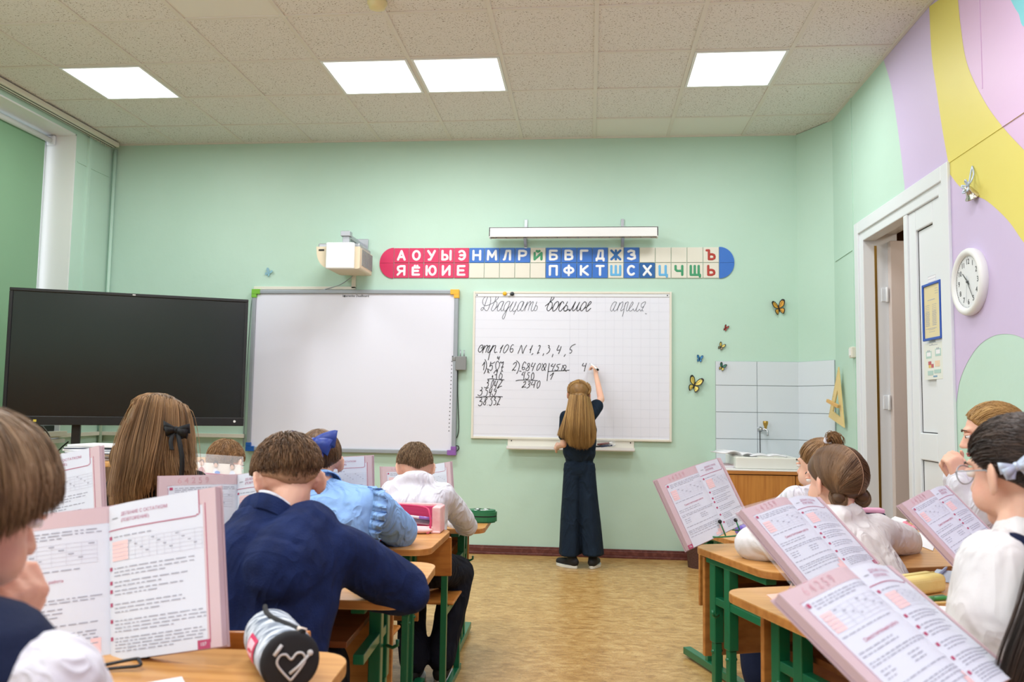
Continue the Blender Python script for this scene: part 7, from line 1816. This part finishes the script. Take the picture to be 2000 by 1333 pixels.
for s,bt in ((-1,bl1),(1,br1)):
    c_=H.surf(bt,.016); polys=[]
    for _ in range(420):
        a=random.uniform(0,6.28); tl=rnd_dir()*.5; rr_=random.uniform(.014,.027); pl=[]
        for i in range(9): t=a+i*.35; pl.append(c_+V((rr_*math.cos(t),rr_*.7*math.sin(t+tl.x),rr_*math.sin(t)+.008*tl.z)))
        polys.append(pl)
    blob('bun_core',[('e',c_,(.023,.018,.023))],HB['brown'],g,.006,2,None,.3); strands('bun',polys,.0014,HB['brown'],g,tip=.8)
# ------------------------------------------------------------------ girl holding a lilac pen
H=Head(P(1938,848,2.98),(-.93,.34,-.16),k=1.0)
st=seated(1.50,2.84,A20+.5,.44)
J=J_(P(1955,925,2.96),P(1950,985,2.94),P(1930,975,2.80),P(1965,965,3.10),P(1898,1030,2.84),P(1905,1030,3.10),P(1872,935,2.83),P(1862,930,2.98),st)
g=person('blonde girl in a white top holding a lilac pen at her mouth',H,J,brow=HB['lightbrown'],hands={'L':(V((-.15,.1,.95)),V((-.2,.9,.1)),-1,.95,(1.0,1.05,1.1,1.15),.6),'R':(V((-.45,-.1,.85)),V((.2,-.95,.1)),1,.95,(.9,.95,1.0,1.1),.6)},vox=.0055)
top('blouse',J,M['shirt'],g,1.0,.052,.088,.088,(.062,.058,.042),cuff=.92,vox=.008,creases=(.007,8,25),sh=.052)
skirt(J,M['navytrim'],g)
hair_cap(H,HB['blonde'],g,.006,nape=-.75,side=-.35,front=.50,shade=.5)
polys=[]; e=V((.0,-.95,-.35))
for _ in range(3200):
    d=rnd_dir()
    if d.z<zmin(d,-.75,-.25,.52): continue
    pl=[]
    for i in range(8):
        t=i/7; q=d.lerp(e,t*.9); q.z+=.25*math.sin(t*PI); pl.append(H.surf(q,.006+.003*random.random()+.003*t))
    polys.append(pl)
strands('hair',polys,.0012,HB['blonde'],g,tip=.7,lo=.3,hi=1)
t0=H.surf(e,.01); polys=[]
for _ in range(400):
    j=V((random.gauss(0,.008),random.gauss(0,.008),0)); polys.append(catmull([t0+j*.4,t0+V((.04,0,-.03))+j,t0+V((.055,0,-.14))+j,t0+V((.045,0,-.26))+j],4))
strands('ponytail',polys,.0014,HB['blonde'],g,tip=.4)
pen('lilac pen held up in the hand of the blonde girl',P(1862,899,2.86),P(1838,905,2.92),(186,170,222),.0048)
# ------------------------------------------------------------------ girl in glasses at the right edge
H=Head(P(1984,922,1.66),(-.42,.89,-.14),k=.97)
st=seated(.86,1.70,.35,.45)
J=J_(P(1992,1040,1.62),P(2005,1160,1.60),P(1942,1102,1.56),P(2110,1090,1.72),P(1918,1275,1.62),P(2150,1250,1.75),P(1880,1290,1.86),P(2050,1260,1.95),st)
g=person('dark-haired girl in glasses with a white puffed blouse and navy vest, right edge',H,J,skin=M['skinfair'],brow=HB['darkhair'],vox=.0055)
top('blouse',J,M['blouse'],g,1.0,.055,.088,.088,(.068,.064,.046),cuff=.93,vox=.008,creases=(.009,8,31,(1,1,.5)),sh=.050,extra=[('c',P(1952,1100,1.54),.052,P(1940,1190,1.54),.070),('c',P(1940,1190,1.54),.070,P(1920,1300,1.56),.074)])
vax=(J['shR']-J['shL']).normalized()
blob('vest',[('c',J['chest']+vax*.07*s+V((0,0,.02)),.096,J['pel']+vax*.06*s,.096) for s in (-.35,.3,1)]+[('c',J['neck']+vax*.055+V((0,0,-.03)),.052,J['chest']+vax*.06,.09),('c',J['neck']-vax*.020+V((0,0,-.04)),.040,J['chest']-vax*.015,.085),('c',P(1980,1072,1.54),.030,P(2035,1180,1.51),.055),('c',P(2035,1180,1.51),.055,P(2040,1330,1.53),.07)],M['navytrim'],g,.008,3,(.003,6,3))
skirt(J,M['navytrim'],g)
glasses(H,M['greyframe'],g)
hair_cap(H,HB['darkhair'],g,.008,nape=-.86,side=-.40,front=.42,shade=.3)
polys=[]; e=V((.2,-.95,-.45))
for _ in range(3800):
    d=rnd_dir()
    if d.z<zmin(d,-.86,-.36,.42): continue
    pl=[]
    for i in range(8):
        t=i/7; q=d.lerp(e,t*.92); q.z+=.22*math.sin(t*PI); pl.append(H.surf(q,.006+.004*random.random()+.004*math.sin(t*PI)))
    polys.append(pl)
strands('hair',polys,.0012,HB['darkhair'],g,tip=.7)
t0=H.surf(e,.012); polys=[]
for _ in range(1800):
    j=V((random.gauss(0,.010),random.gauss(0,.010),random.gauss(0,.01))); polys.append(catmull([t0+j*.4,P(2060,1080,1.50)+j,P(2032,1190,1.43)+j,P(1998,1285,1.40)+j,P(1970,1370,1.39)+j*.8],4))
strands('ponytail',polys,.0009,HB['darkhair'],g,tip=.4)
bow('hair_bow',P(1984,912,1.555),V((1,.1,.35)),V((-.2,-1,.1)),V((-.3,0,1)),.060,M['silver'],g,.5)
